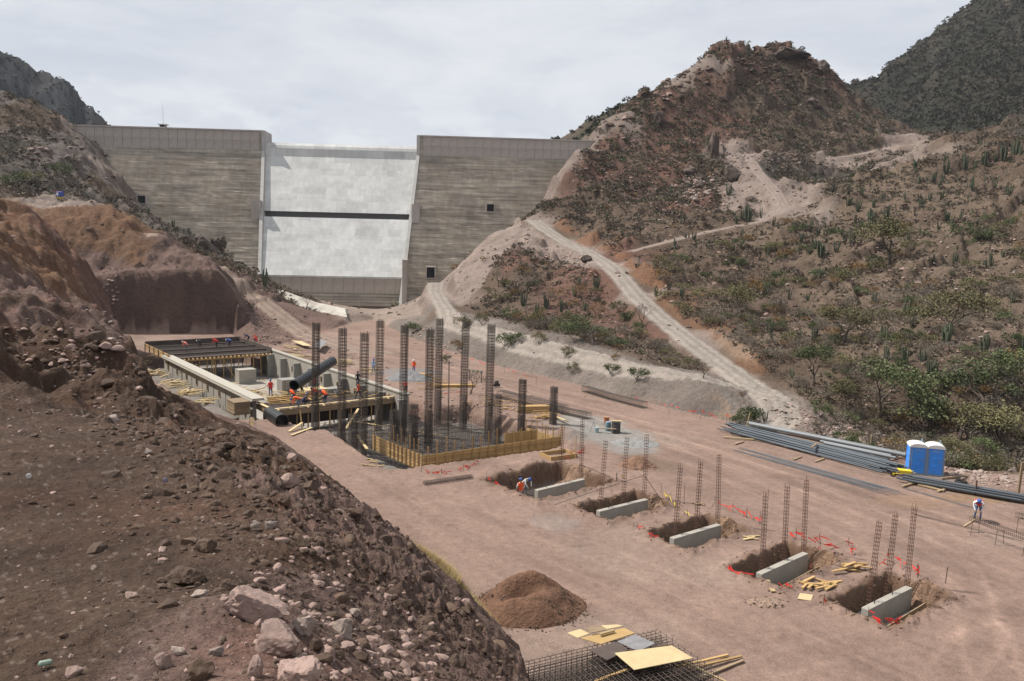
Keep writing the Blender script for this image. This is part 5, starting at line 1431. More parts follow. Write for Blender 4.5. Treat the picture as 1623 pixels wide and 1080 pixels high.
# upright bars of the pad beams, too thin and many to pick apart
mb = MB()
for line in range(7):
    for k in range(62):
        if line < 4: a, b = .2 + k * .2, (.35, 5.2, 10.4, 15.4)[line]
        else: a, b = (.3, 6.2, 12.2)[line - 4], .3 + k * .27
        p = PD(a, b); z0 = -1.45; z1 = RNG.uniform(-.2, .35) if RNG.random() < .85 else RNG.uniform(.5, 1.1)
        mb.tube([mp_((p[0], p[1], z0)), mp_((p[0], p[1], z1))], .013, 3, caps=False)
tag(mb.obj('upright_bars', M_REBAR, mat_), kind='stuff')
mb = MB()
for line in range(7):
    for q in range(3):
        z = -1.1 + q * .38
        if line < 4: a = PD(.1, (.35, 5.2, 10.4, 15.4)[line], z); b = PD(12.5, (.35, 5.2, 10.4, 15.4)[line], z)
        else: a = PD((.3, 6.2, 12.2)[line - 4], .2, z); b = PD((.3, 6.2, 12.2)[line - 4], 16.8, z)
        bar(mat_, mp_(a), mp_(b), .016)
# ---- tall column cages (crown pixel, distance, words)
TOPZ = 9.25
tall = [(501, 511, 'leftmost tall rebar column, rising beside the upper end of the black pipe'), (544, 519, 'second tall rebar column from the left, in front of the basin platform'),
        (578, 527, 'shortest-looking of the left row of tall rebar columns, nearest the camera'), (603, 507, 'tall rebar column just right of the man in light blue'),
        (642, 515, 'tall rebar column left of the man with the white hard hat'), (684, 521, 'thick dark rebar column nearest the front corner of the formwork'),
        (698, 504, 'tallest rebar column, standing just behind the thick dark one'), (739, 508, 'tall straight rebar column in the middle of the foundation'), (780, 515, 'rightmost of the tall rebar columns, by the barrier on the road')]
for (px, py, lb) in tall:
    yh = 380 + .023 * (px - 811); Y = 7.75 * 1300 / (py - yh); p = W(px, py, Y); h = TOPZ + 1.45
    cage((p[0] - .18, p[1], -1.45), h, .52, 5, .27, .018, .013, lb, 'rebar column', 'tall rebar columns', 'rebar_column', (.016 + RNG.normal(0, .003), 0), dense=(.9, 3.4))
for (px, pt, Y, lb, w) in ((828, 601, 74, 'shorter rebar column standing inside the right part of the formwork', .5), (878, 613, 75, 'shorter rebar column at the right rear corner of the formwork', .5),
                        (787, 625, 73, 'short dark rebar stub beside the rightmost tall column', .7), (655, 640, 70, 'short dark rebar cage left of the thick dark column', .6), (560, 655, 68, 'low dark rebar cage in front of the basin platform', .6),
                        (625, 650, 73, 'low dark rebar cage behind the left formwork', .6)):
    p = W(px, pt, Y); cage((p[0], p[1], -1.45), p[2] + 1.45, w, 5, .25, .020, .015, lb, 'rebar column', 'short rebar columns', 'rebar_column', (.01, 0), dense=(.6, 2.4))
p = W(711, 572, 75); t = empty('rebar_post', (p[0], p[1], -1.4), 0, 'single thin bundle of bars between the tall columns, with nothing around it', 'rebar post')
for k in range(3): bar(t, (k * .05, 0, 0), (k * .05, .03 * k, p[2] + 1.4), .016)
def long_cage(pts, w, h, label, group=None, nb=6, gap=.22, name='rebar_cage', r=.014, cat='rebar cage'):
    """cage lying on the ground along a few points"""
    P = [Vector(p) for p in pts]; t = empty(name, P[0], 0, label, cat, group)
    mb = MB()
    for a, b in zip(P[:-1], P[1:]):
        d = (b - a); L = d.length; d.normalize(); s_ = d.cross(Vector((0, 0, 1))).normalized()
        for i in range(nb):
            for z in (0.02, h):
                o = s_ * (w * (i / (nb - 1) - .5)) + Vector((0, 0, z)); bar(t, a - P[0] + o, b - P[0] + o, r)
        for s2 in (-1, 1):
            for z in (h * .35, h * .7): bar(t, a - P[0] + s_ * (w / 2 * s2) + Vector((0, 0, z)), b - P[0] + s_ * (w / 2 * s2) + Vector((0, 0, z)), r)
        k = 0
        while k < L:
            c = a - P[0] + d * k; q = [c + s_ * (w / 2) , c - s_ * (w / 2), c - s_ * (w / 2) + Vector((0, 0, h)), c + s_ * (w / 2) + Vector((0, 0, h))]
            for i in range(4): mb.tube([q[i], q[(i + 1) % 4]], .011, 3, caps=False)
            k += gap
    o = mb.obj('ties', M_REBAR, t); tag(o, kind='stuff'); return t
long_cage([G(792, 630, .05), G(845, 642, .05), G(896, 656, .05)], 1.0, .75, 'long rebar cage lying along the road edge, right of the small barrier', gap=.16)
long_cage([G(868, 650, .05), G(935, 664, .05)], .8, .55, 'shorter rebar cage lying at the right end of the dark cage line', gap=.16)
long_cage([G(926, 620, .05), G(968, 633, .05), G(1023, 647, .05)], .8, .6, 'dark rebar cage lying on the far side of the road against the grey bank', gap=.15)
long_cage([G(672, 768, .05), G(748, 757, .05)], .35, .18, 'low rebar strip lying on the ground in front of the formwork corner', nb=3)

# ================================================================== FOOTINGS
foot = [
 dict(t=[(893, 668), (923, 662)], b=[(889, 742), (921, 750)], n='fifth from the right, by the two workers', f=(.55, .95)),
 dict(t=[(963, 700), (995, 694), (1025, 688)], b=[(953, 793), (988, 795), (1021, 790)], n='fourth trench from the right'),
 dict(t=[(1081, 738), (1112, 730), (1137, 718)], b=[(1073, 823), (1105, 820), (1137, 823)], n='middle trench of the row'),
 dict(t=[(1213, 778), (1246, 768), (1276, 756)], b=[(1209, 868), (1243, 862), (1273, 868)], n='second trench from the right'),
 dict(t=[(1403, 826), (1425, 813), (1452, 800)], b=[(1386, 918), (1411, 910), (1439, 918)], n='rightmost trench'),
]
ordn = ['first', 'middle', 'last']
for k, ((A, B), fd) in enumerate(zip(BEAMS, foot)):
    d = unit(B - A); nn = np.array((d[1], -d[0])); c = (A + B) / 2; L = float(np.linalg.norm(B - A))
    bt = empty('footing_beam', (c[0], c[1], -1.08), math.atan2(d[1], d[0]), 'upright grey concrete footing beam in the ' + fd['n'], 'concrete beam', 'concrete footing beams')
    w = .17
    mb = MB(); mb.prism([(-L / 2, 0), (L / 2, 0), (L / 2, 1.17), (L / 2 - .02, 1.2), (-L / 2 + .02, 1.2), (-L / 2, 1.17)], -w, w)
    mb.obj('beam', M_CONC, bt)
    MB().box((0, w + .75, -.1), (L + .3, 1.3, .14)).obj('slab', M_CONC_D, bt)
    for q in (-.3, .1): MB().tube([(q * L, 0, 1.2), (q * L, 0, 1.42)], .02, 5).obj('stub', M_REBAR, bt)
    MB().box((0, w + .55, .06), (L, .9, .12)).box((0, -w - .4, .06), (L, .6, .12)).obj('footing_slab', M_CONC_D, bt)
    if k >= 3: piece_ab(bt, (-L / 2 - .1, -1.0, .55), (L / 2 - .4, -1.05, .75), .05, .25, M_WOOD_OLD, 'side_board')
    off = -.8
    fr = fd.get('f', (.06, .46, .9))
    for j, (tp_, bp_) in enumerate(zip(fd['t'], fd['b'])):
        # distance of the trench line behind the beam at this picture column
        base = A + (B - A) * fr[j]; base = base + np.array((nn[0] * off, nn[1] * off, 0)); Y = base[1]
        q0 = W(bp_[0], bp_[1], Y); base[0] = q0[0]; q1 = W(tp_[0], tp_[1], Y); z0 = -1.25
        slope = (q1[0] - q0[0]) / max(.5, q1[2] - q0[2]); x0 = q0[0] + slope * (z0 - q0[2]); h = q1[2] - z0
        cage((x0, Y, z0), h, .17, 2, .19, .012, .012, '%s thin rebar post of the %s' % (('left', 'middle', 'right')[j] if len(fd['t']) == 3 else ('left', 'right')[j], fd['n']), 'rebar post', 'thin rebar posts of the trenches', 'rebar_post',
             (slope, 0), mt=M_RUST)
# rebar inside the first trench
A, B = BEAMS[0]; d = unit(B - A); nn = np.array((d[1], -d[0])); c = (A + B) / 2 - np.array((nn[0] * 1.9, nn[1] * 1.9, 0)) - d * .5
t = empty('rebar_mat', (c[0], c[1], -1.15), math.atan2(d[1], d[0]), 'black rebar mat being tied by two workers in the left trench', 'rebar mat')
for k in range(14): bar(t, (-2, -1.0 + k * .16, .1), (2, -1.0 + k * .16, .1), .013)
for k in range(20): bar(t, (-2 + k * .21, -1.1, .13), (-2 + k * .21, 1.2, .13 ), .013)
for k in range(14): bar(t, (-2, -1.0 + k * .16, .45), (2, -1.0 + k * .16, .45), .013)
# stays of the second trench
for a, b, lb in (((1025, 752), (879, 800), 'left'), ((1022, 755), (1055, 803), 'right'), ((922, 737), (968, 757), 'short')):
    Y = BEAMS[1][0][1] + 1; p = W(a[0], a[1], Y); q = G(b[0], b[1], .02)
    mb = MB().tube([(0, 0, 0), tuple(q - p)], .018, 4); o = mb.obj('guy_wire', M_REBAR, None, tuple(p)); tag(o, 'thin %s guy wire bracing the posts of the fourth trench' % lb, 'guy wire')

# ================================================================== BARRIER TAPE
def tape(points, label, colr=M_RED, h=.75, nrib=6, z=None, post=True):
    P = []
    for (px, py) in points:
        g = G(px, py, 0.02); P.append(Vector((g[0], g[1], hz(g[0], g[1]))))
    t = empty('barrier_tape', P[0], 0, label, 'barrier tape')
    if post:
        for p in P: bar(t, p - P[0] - Vector((0, 0, .2)), p - P[0] + Vector((RNG.normal(0, .05), RNG.normal(0, .05), h + .15)), .014, M_REBAR, 'stake')
    mb = MB(); rb = MB()
    for a, b in zip(P[:-1], P[1:]):
        a = a - P[0]; b = b - P[0]; pts = []
        for k in range(6):
            q = a.lerp(b, k / 5); pts.append(q + Vector((0, 0, h - .25 * math.sin(math.pi * k / 5))))
        mb.tube(pts, .007, 3, caps=False)
        for _ in range(nrib):
            s_ = RNG.random(); q = a.lerp(b, s_) + Vector((0, 0, h - .25 * math.sin(math.pi * s_))); dd = (b - a).normalized()
            e2 = q + dd * RNG.uniform(.15, .5) + Vector((RNG.normal(0, .08), RNG.normal(0, .08), RNG.uniform(-.3, .08)))
            rb.beam(q, e2, .012, .055)
    mb.obj('string', M_REBAR, t); rb.obj('ribbon', colr, t); return t
tape([(1180, 918), (1157, 908), (1250, 935)], 'red tape heaped and strung in front of the second trench from the right', h=.25, nrib=9)
tape([(1262, 880), (1300, 872), (1345, 864), (1350, 878)], 'red tape strung right of the second trench from the right', h=.35, nrib=8)
tape([(1230, 905), (1262, 890), (1288, 878)], 'red tape running inside the second trench from the right', h=.1, nrib=7, post=False)
tape([(1305, 960), (1345, 950), (1378, 958)], 'red tape across the left end of the rightmost trench', h=.4, nrib=5)
tape([(1376, 985), (1400, 992), (1424, 992)], 'red tape knotted below the near end of the rightmost beam', h=.35, nrib=6)
tape([(1390, 915), (1407, 890), (1456, 914), (1455, 917)], 'red and black tape around the posts of the rightmost trench', h=.6, nrib=7)
tape([(1010, 837), (1030, 852), (1060, 866)], 'red tape along the left edge of the middle trench', h=.2, nrib=7)
tape([(1040, 800), (1048, 780), (1060, 795), (1090, 822)], 'yellow and red marked string left of the middle trench', M_YEL, .35, 6)
tape([(1133, 800), (1161, 812), (1183, 820), (1206, 830)], 'red flagged string running right from the middle trench to the next one', h=.5, nrib=5)
tape([(1245, 850), (1262, 855), (1300, 862)], 'short red flagged string above the second trench from the right', h=.5, nrib=6)
tape([(1005, 835), (1040, 828), (1085, 818), (1130, 803)], 'yellow tape along the upper edge of the middle trench', M_YEL, .12, 7)
tape([(945, 822), (985, 815), (1030, 803), (1052, 800)], 'yellow tape laid along the foot of the beam in the fourth trench', M_YEL, .1, 6)
tape([(852, 783), (890, 778), (940, 768), (985, 757)], 'yellow tape laid along the foot of the leftmost short beam', M_YEL, .1, 8)
tape([(668, 748), (700, 752), (735, 745), (755, 735)], 'red tape strung at the foot of the formwork corner', h=.35, nrib=7)
tape([(770, 765), (795, 775), (815, 778), (845, 790)], 'red tape round the trench where two workers are tying bars', h=.35, nrib=6)
tape([(895, 735), (905, 722), (925, 718)], 'red tape over the small open box right of the formwork', h=.4, nrib=7)
tape([(395, 673), (403, 664), (398, 690)], 'yellow tape hanging at the near corner of the basin', M_YEL, .7, 6)
tape([(290, 600), (320, 615), (345, 628)], 'red tape along the trench outside the left basin wall', h=.5, nrib=6)
tape([(690, 562), (745, 578), (800, 592), (850, 610)], 'faint red tape along the foot of the grey bank beyond the road', h=.9, nrib=8)
tape([(1000, 640), (1060, 655), (1110, 665), (1150, 672)], 'faint red tape at the foot of the grey bank near the road junction', h=.9, nrib=6)
tape([(600, 625), (650, 640), (700, 632), (745, 622)], 'red tape over the spoil between the tall rebar columns', h=.6, nrib=10)
tape([(345, 412), (372, 424), (398, 436), (420, 446)], 'red tape along the upper edge of the descending track', h=1.0, nrib=6)
# ================================================================== HEAPS OF EARTH
def heap(px, py, rx, ry, h, col_, label, seed, rot=0.0, crater=0.0, name='soil_heap', cat='soil heap', n=64, rough=.12, stones=0):
    g = G(px, py); vs = []; fs = []; rings = 40
    gz0 = hz(g[0], g[1])
    xs = []; ys = []
    for i in range(rings + 1):
        for j in range(n):
            q = i / rings * 1.12; a = 2 * math.pi * j / n; xs.append(math.cos(a) * q); ys.append(math.sin(a) * q)
    xs = np.array(xs); ys = np.array(ys); q = np.hypot(xs, ys)
    X = xs * rx * math.cos(rot) - ys * ry * math.sin(rot); Y_ = xs * rx * math.sin(rot) + ys * ry * math.cos(rot)
    wob = 1 + .22 * fbm(X + seed * 7, Y_, max(rx, ry) * .8, 3, seed)
    qq = q / wob; z = h * (1 - sstep(0, 1.05, qq)) ** .85
    if crater: z -= crater * h * np.exp(-(((xs + .12) / .40) ** 2 + ((ys + .14) / .22) ** 2))
    z += rough * h * fbm(X, Y_, rx * .45, 5, seed + 3, .6) * (1 - sstep(.7, 1, q)) + .02 * fbm(X, Y_, .2, 3, seed + 4)
    z -= sstep(.92, 1.12, q) * .25
    gz = Hz(g[0] + X, g[1] + Y_)
    V_ = np.stack([X, Y_, z + gz - gz0], 1)
    f4 = []
    for i in range(rings):
        for j in range(n): f4.append((i * n + j, (i + 1) * n + j, (i + 1) * n + (j + 1) % n, i * n + (j + 1) % n))
    cc = np.array(col_)[None] * (1 + .2 * fbm(X, Y_, .5, 4, seed + 6))[:, None]
    me = mesh_np(name, V_, np.array(f4), [gm_bank], True, None, cc)
    o = link(name, me, None, (g[0], g[1], gz0)); tag(o, label, cat)
    if stones:
        a = RNG.uniform(0, 6.28, stones); rr = RNG.uniform(.55, 1.15, stones)
        px_ = g[0] + np.cos(a) * rr * rx; py_ = g[1] + np.sin(a) * rr * ry
        zz = Hz(px_, py_) + np.maximum(0, h * (1 - sstep(0, 1.05, rr)) ** .85)
        scatter('stones', ROCK_LO, np.stack([px_, py_, zz], 1), RNG.uniform(.02, .09, stones), [M_ROCK_B])
    return o
heap(838, 962, 2.75, 2.2, 1.75, (.165, .092, .06), 'large brown heap of loose earth with a hollow on top beside the embankment foot', 5, .2, .62, stones=420)
heap(1010, 738, 1.5, 1.3, .75, (.21, .125, .085), 'small brown earth heap right of the grey sand patch', 6, rough=.3, stones=80)
heap(1007, 703, 2.2, 1.6, .35, (.24, .235, .225), 'low grey sand heap beside the posts', 7, name='sand_heap', cat='sand heap')
heap(648, 601, 3.2, 2.2, 1.1, (.21, .205, .205), 'grey gravel heap behind the man with the white hard hat', 8, name='gravel_heap', cat='gravel heap')
heap(905, 748, 1.5, 1.0, .55, (.26, .17, .12), 'brown spoil heap behind the leftmost short beam', 9, rough=.35, stones=40)
heap(1140, 832, 1.1, .8, .42, (.28, .18, .12), 'rough clod heap at the right end of the middle trench', 10, rough=.5, stones=40)
heap(1295, 888, 1.3, 1.0, .40, (.26, .165, .11), 'low clod heap right of the second trench from the right', 11, rough=.5, stones=50)
heap(1462, 938, 1.0, .9, .42, (.25, .16, .11), 'rough clod heap at the right end of the rightmost trench', 12, rough=.5, stones=50)
heap(1030, 795, .8, .7, .4, (.27, .18, .125), 'small clod heap at the right end of the fourth trench', 13, rough=.4, stones=30)
heap(1215, 955, 1.0, .6, .2, (.30, .21, .16), 'scatter of broken earth below the second trench from the right', 14, rough=.6, stones=60)

# crumbs of dug earth round every trench
for (cx, cy, an, hl, hw, zfl, sl) in PITS[:5]:
    n = 420; a = RNG.uniform(-hl - 1.1, hl + 1.3, n); b = RNG.uniform(-hw - .9, hw + 1.0, n)
    k = (np.abs(a) > hl - .1) | (np.abs(b) > hw - .1); a, b = a[k], b[k]
    X = cx + a * math.cos(an) - b * math.sin(an); Y_ = cy + a * math.sin(an) + b * math.cos(an); Z = Hz(X, Y_); s = .02 + .10 * RNG.random(len(X)) ** 4
    scatter('clods', ROCKV, np.stack([X, Y_, Z + s * .1], 1), s, [mat('dug_earth', (.16, .10, .07), var=.3)] if cx == PITS[0][0] else [bpy.data.materials['dug_earth']], tilt=.8)
    n = 260; a = RNG.uniform(-hl, hl, n); b = -hw + RNG.uniform(-.25, .35, n) if True else b; b = -b
    X = cx + a * math.cos(an) - b * math.sin(an); Y_ = cy + a * math.sin(an) + b * math.cos(an); Z = Hz(X, Y_); s = .03 + .12 * RNG.random(n) ** 3
    scatter('clods', ROCKV, np.stack([X, Y_, Z], 1), s, [bpy.data.materials['dug_earth']], tilt=.8)

# ================================================================== PORTABLE TOILETS
M_TBLUE = mat('blue_plastic', (0.055, 0.27, 0.80), rough=0.45, var=0.08, scale=2); M_TWHITE = mat('white_plastic_roof', (0.66, 0.67, 0.66), rough=.4, var=0.06)
M_TGREY = mat('grey_plastic_frame', (0.22, 0.28, 0.36), rough=.5, var=.05)
def toilet(loc, rz, label):
    t = empty('portable_toilet', loc, rz, label, 'portable toilet', 'pair of blue portable toilets')
    w, d, h = 1.16, 1.2, 1.98
    MB().box((0, 0, .07), (w + .04, d + .04, .14)).obj('base', M_TGREY, t)
    MB().box((0, 0, .14 + h / 2), (w, d, h)).obj('cabin', M_TBLUE, t)
    for sx in (-1, 1):
        for sy in (-1, 1): MB().box((sx * (w / 2 - .02), sy * (d / 2 - .02), .14 + h / 2), (.08, .08, h + .01)).obj('corner_post', M_TGREY if sy < 0 else M_TBLUE, t)
    n = 14
    poly = [(-w / 2 - .05, 0)] + [(-(w / 2 + .05) * math.cos(math.pi * k / n), .05 + .24 * math.sin(math.pi * k / n)) for k in range(n + 1)] + [(w / 2 + .05, 0)]
    MB().prism(poly, -d / 2 - .06, d / 2 + .06).obj('roof', M_TWHITE, t).location = (0, 0, .14 + h)
    dr = MB().box((0, -d / 2 - .02, .14 + h * .5), (w - .26, .04, h - .1)).obj('door', M_TBLUE, t)
    for k, zz in enumerate((.45, .62, .78, 1.18, 1.34, 1.78)):
        MB().prism([(-.30, 0), (.30, 0), (.26, .05), (0, .085), (-.26, .05)], -.03, .01).obj('rib', M_TBLUE, dr).location = (0, -d / 2 - .035, zz)
    MB().box((0, -d / 2 - .045, 1.93), (.5, .02, .07)).box((0, -d / 2 - .045, 1.83), (.5, .02, .03)).obj('vent', M_TGREY, dr)
    for sx in (-1, 1): MB().box((sx * (w / 2 - .13), -d / 2 - .03, .14 + h * .5), (.025, .05, h - .1)).obj('door_frame', M_TGREY, t)
    MB().box((.30, -d / 2 - .06, 1.15), (.07, .05, .12)).obj('latch', mat('latch_steel', (.3, .3, .32), rough=.4, metal=.5, var=0), dr)
    for sx in (-1, 1):
        for zz in (.5, .95, 1.4): MB().box((sx * (w / 2 + .012), 0, zz), (.025, d - .3, .2)).obj('side_rib', M_TBLUE, t)
    MB().tube([(.4, .45, h + .3), (.4, .45, h + .62)], .05, 8).obj('vent_pipe', M_TGREY, t)
tA = G(1459, 754, 0); tB = G(1482, 757, 0)
rzt = math.radians(-16)
dirT = Vector((math.cos(rzt), math.sin(rzt), 0))
cA = Vector((tA[0] - .05, tA[1] + .75, hz(tA[0], tA[1] + .8))); cB = cA + dirT * 1.24
toilet(cA, rzt + .02, 'left blue portable toilet with white domed roof, nearer the pipes'); toilet((cB.x, cB.y, cA.z), rzt - .02, 'right blue portable toilet with white domed roof, nearer the dark scrub')

# ================================================================== WHEELBARROW
wb = G(1432, 757, 0); t = empty('wheelbarrow', (wb[0], wb[1], hz(wb[0], wb[1])), R(-12), 'overturned yellow wheelbarrow with a black tyre left of the toilets', 'wheelbarrow')
M_YP = mat('yellow_paint', (.72, .55, .03), rough=.4, var=.1)
prof = [(-.45, .62), (.5, .58), (.32, .30), (-.25, .34)]
MB().prism(prof, -.32, .32).obj('tray', M_YP, t)
for s_ in (-.25, .25):
    MB().tube([(-.75, s_ * .3, .28), (-.2, s_, .34), (.75, s_ * 1.1, .50)], .02, 6).obj('handle', M_YP, t)
    MB().tube([(.25, s_, .36), (.32, s_, .0)], .018, 5).obj('leg', M_REBAR, t)
w_ = empty('wheel', (-.72, 0, .22)); w_.parent = t
tor = MB(); n1_, n2_ = 18, 8
tor.add([((.17 + .055 * math.cos(b)) * math.cos(a), .055 * math.sin(b), (.17 + .055 * math.cos(b)) * math.sin(a)) for a in [2 * math.pi * i / n1_ for i in range(n1_)] for b in [2 * math.pi * j / n2_ for j in range(n2_)]],
        [(i * n2_ + j, ((i + 1) % n1_) * n2_ + j, ((i + 1) % n1_) * n2_ + (j + 1) % n2_, i * n2_ + (j + 1) % n2_) for i in range(n1_) for j in range(n2_)])
tor.obj('tyre', M_BLACKPIPE, w_); MB().tube([(0, -.04, 0), (0, .04, 0)], .10, 12).obj('rim', M_YP, w_)
# tyre lying on the ground
g = G(1523, 765, 0); tm = MB(); n1_, n2_ = 22, 8
tm.add([((.34 + .09 * math.cos(b)) * math.cos(a), (.34 + .09 * math.cos(b)) * math.sin(a), .10 + .09 * math.sin(b)) for a in [2 * math.pi * i / n1_ for i in range(n1_)] for b in [2 * math.pi * j / n2_ for j in range(n2_)]],
       [(i * n2_ + j, ((i + 1) % n1_) * n2_ + j, ((i + 1) % n1_) * n2_ + (j + 1) % n2_, i * n2_ + (j + 1) % n2_) for i in range(n1_) for j in range(n2_)])
tag(tm.obj('old_tyre', mat('tyre_rubber', (.03, .025, .022), var=.2), None, (g[0], g[1], hz(g[0], g[1]))), 'worn brown-black tyre lying flat on the ground right of the toilets', 'tyre')
# ================================================================== STEEL AND PIPES
M_BAR_G = mat('blue_grey_steel', (0.10, 0.115, 0.13), rough=.5, var=.25, scale=2, stretch=(1, 1, .2), metal=.35, rand=.2)
M_PIPE_G = mat('grey_steel_pipe', (0.15, 0.16, 0.17), rough=.5, var=.2, scale=2, metal=.2)
def rod_run(a, b, n, r, w, label, group, mt, zh=.1, jit=1.5, name='steel_bar', layers=1, cat='steel bar', nside=4):
    A = Vector(G(*a, .05).tolist()); B = Vector(G(*b, .05).tolist()); d = (B - A).normalized(); s_ = d.cross(Vector((0, 0, 1))).normalized()
    me = MB().tube([(0, 0, 0), (0, 0, 1)], 1, nside + 2, 0).mesh(name, mt)
    for k in range(n):
        lay = k % layers; u_ = RNG.uniform(-.5, .5) * (w * (1 - .25 * lay)); z = zh + lay * r * 1.9 + r
        o0 = s_ * u_ + Vector((0, 0, z)); p0 = A + o0 + d * RNG.normal(0, jit); p1 = B + o0 + d * RNG.normal(0, jit) + s_ * RNG.normal(0, w * .12)
        z0 = hz(p0.x, p0.y); z1 = hz(p1.x, p1.y)
        o = link(name, me, None, p0); o.rotation_mode = 'QUATERNION'; o.rotation_quaternion = (p1 - p0).to_track_quat('Z', 'Y'); o.scale = (r, r, (p1 - p0).length)
        tag(o, label, cat, group)
rod_run((1172, 684), (1400, 742), 70, .055, 3.0, 'long blue-grey bar in the big pile left of the toilets', 'bars of the big steel pile', M_BAR_G, .12, 1.0, layers=5)
rod_run((1186, 676), (1440, 728), 2, .17, .5, 'thick grey pipe on the far side of the big steel pile', 'pipes behind the steel pile', M_PIPE_G, .12, .25, name='steel_pipe', cat='pipe', nside=10)
rod_run((1300, 705), (1425, 731), 2, .13, .4, 'thick grey pipe end beside the steel pile, towards the toilets', 'shorter pipes of the steel pile', M_PIPE_G, .12, .3, name='steel_pipe', cat='pipe', nside=10)
rod_run((1180, 715), (1405, 777), 16, .018, 1.3, 'slim bar in the loose row lying in front of the big steel pile', 'loose bars in front of the pile', M_BAR_G, .0, .8)
rod_run((1170, 690), (1300, 718), 10, .02, 1.2, 'slim dark bar under the left end of the steel pile', 'dark bars under the pile', M_REBAR, .0, .8)
rod_run((1440, 765), (1640, 800), 14, .075, .75, 'long grey bar in the bundle running right behind the bending man', 'bars of the right-hand bundle', M_BAR_G, .15, .5, layers=3)
rod_run((1430, 772), (1545, 805), 3, .014, .5, 'thin wire-like bar on the ground left of the bending man', 'thin bars left of the bending man', M_BAR_G, .0, .5)
rod_run((1450, 818), (1623, 862), 2, .014, .9, 'thin bar lying on the ground below the bending man', 'thin bars below the bending man', M_REBAR, .0, .3)
for (a, b_, lb) in (((1147, 693, .1), (1195, 697, .1), 'pale batten poking out at the left tip of the steel pile'), ((1165, 704, .08), (1178, 700, .08), 'short sleeper under the left end of the steel pile'),
                 ((1258, 729, .08), (1270, 724, .08), 'short sleeper in front of the middle of the steel pile'), ((1292, 732, .08), (1306, 727, .08), 'second short sleeper in front of the steel pile'),
                 ((1286, 709, .75), (1294, 704, .75), 'small timber block on top of the steel pile'), ((1430, 771, .1), (1468, 760, .1), 'dark sleeper under the left end of the right-hand bundle'),
                 ((1486, 779, .1), (1500, 775, .1), 'second sleeper under the right-hand bundle'), ((1455, 768, .1), (1496, 778, .1), 'yellow batten beside the right-hand bundle'),
                 ((1492, 758, .1), (1538, 754, .1), 'dark plank on the ground right of the toilets'), ((1360, 724, .2), (1385, 730, .2), 'pale batten between the thick pipes'),
                 ((1528, 835, .3), (1545, 824, .75), 'plank leaning on the end of the long cage trestle')):
    o = piece_ab(None, w2(G(*a)), w2(G(*b_)), .16, .09, M_SCRAP if 'pale' in lb or 'yellow' in lb else M_WOOD_OLD, 'timber_batten'); tag(o, lb, 'batten')
# trestle supported cage at the right edge
P0 = G(1540, 822, .95); P1 = G(1640, 858, .95)
t = empty('cage_trestle', (P0[0], P0[1], 0), 0, 'long slim rebar cage laid on wire trestles in front of the bending man', 'rebar cage')
d = Vector((P1 - P0).tolist()); L = d.length; d.normalize(); s_ = d.cross(Vector((0, 0, 1))).normalized()
for i in (-.15, .15):
    for z in (.85, 1.1): bar(t, s_ * i + Vector((0, 0, z)), s_ * i + d * L + Vector((0, 0, z)), .012)
mb = MB(); k = 0
while k < L:
    c = d * k; q = [c + s_ * .17 + Vector((0, 0, .84)), c - s_ * .17 + Vector((0, 0, .84)), c - s_ * .17 + Vector((0, 0, 1.12)), c + s_ * .17 + Vector((0, 0, 1.12))]
    for i in range(4): mb.tube([q[i], q[(i + 1) % 4]], .010, 3, caps=False)
    k += .12
tag(mb.obj('ties', M_REBAR, t), kind='stuff')
for k in (.3, 1.9, 3.6, 5.0):
    for i in (-.35, .35): bar(t, d * k + s_ * i + Vector((0, 0, -.05)), d * k + s_ * i * .8 + Vector((0, 0, .84)), .016, None, 'leg')
    bar(t, d * k + s_ * -.35 + Vector((0, 0, .83)), d * k + s_ * .35 + Vector((0, 0, .83)), .016, None, 'crossbar')
P0 = G(1612, 818, .9); t2 = copy_tree(t); t2.location = (P0[0], P0[1], 0); t2['label'] = 'second wire trestle cage cut off by the right edge of the picture'
def timber_post(px, pyb, pyt, w, label, mt=M_WOOD_OLD, lean=0):
    b = G(px, pyb, 0); tpz = W(px, pyt, b[1]); z = hz(b[0], b[1])
    o = MB().beam((0, 0, -.3), (lean, 0, tpz[2] - z), w, w).box((lean, 0, tpz[2] - z), (w * 1.1, w * 1.1, .03)).obj('timber_post', mt, None, (b[0], b[1], z)); tag(o, label, 'post')
timber_post(1613, 786, 733, .14, 'stout brown timber post near the right edge by the stream', M_WOOD_OLD, .1)
timber_post(1546, 786, 762, .08, 'thin rusty stake behind the bending man', M_RUST)
timber_post(1181, 684, 655, .09, 'leaning pale stake beside the shrub at the track junction', M_SCRAP, .35)
timber_post(912, 727, 690, .07, 'pale upright stake right of the formwork', M_SCRAP)
timber_post(977, 765, 750, .05, 'low stake above the fourth trench', M_REBAR); timber_post(1498, 925, 900, .03, 'thin black stake right of the rightmost trench', M_REBAR, .05)
timber_post(1380, 705, 690, .05, 'white survey stake in the rubble above the pipes', M_PLY_PALE)
timber_post(1084, 800, 768, .025, 'rust-red survey pin left of the middle trench posts', M_RUST); timber_post(1204, 832, 810, .02, 'thin survey pin left of the second trench posts', M_REBAR)
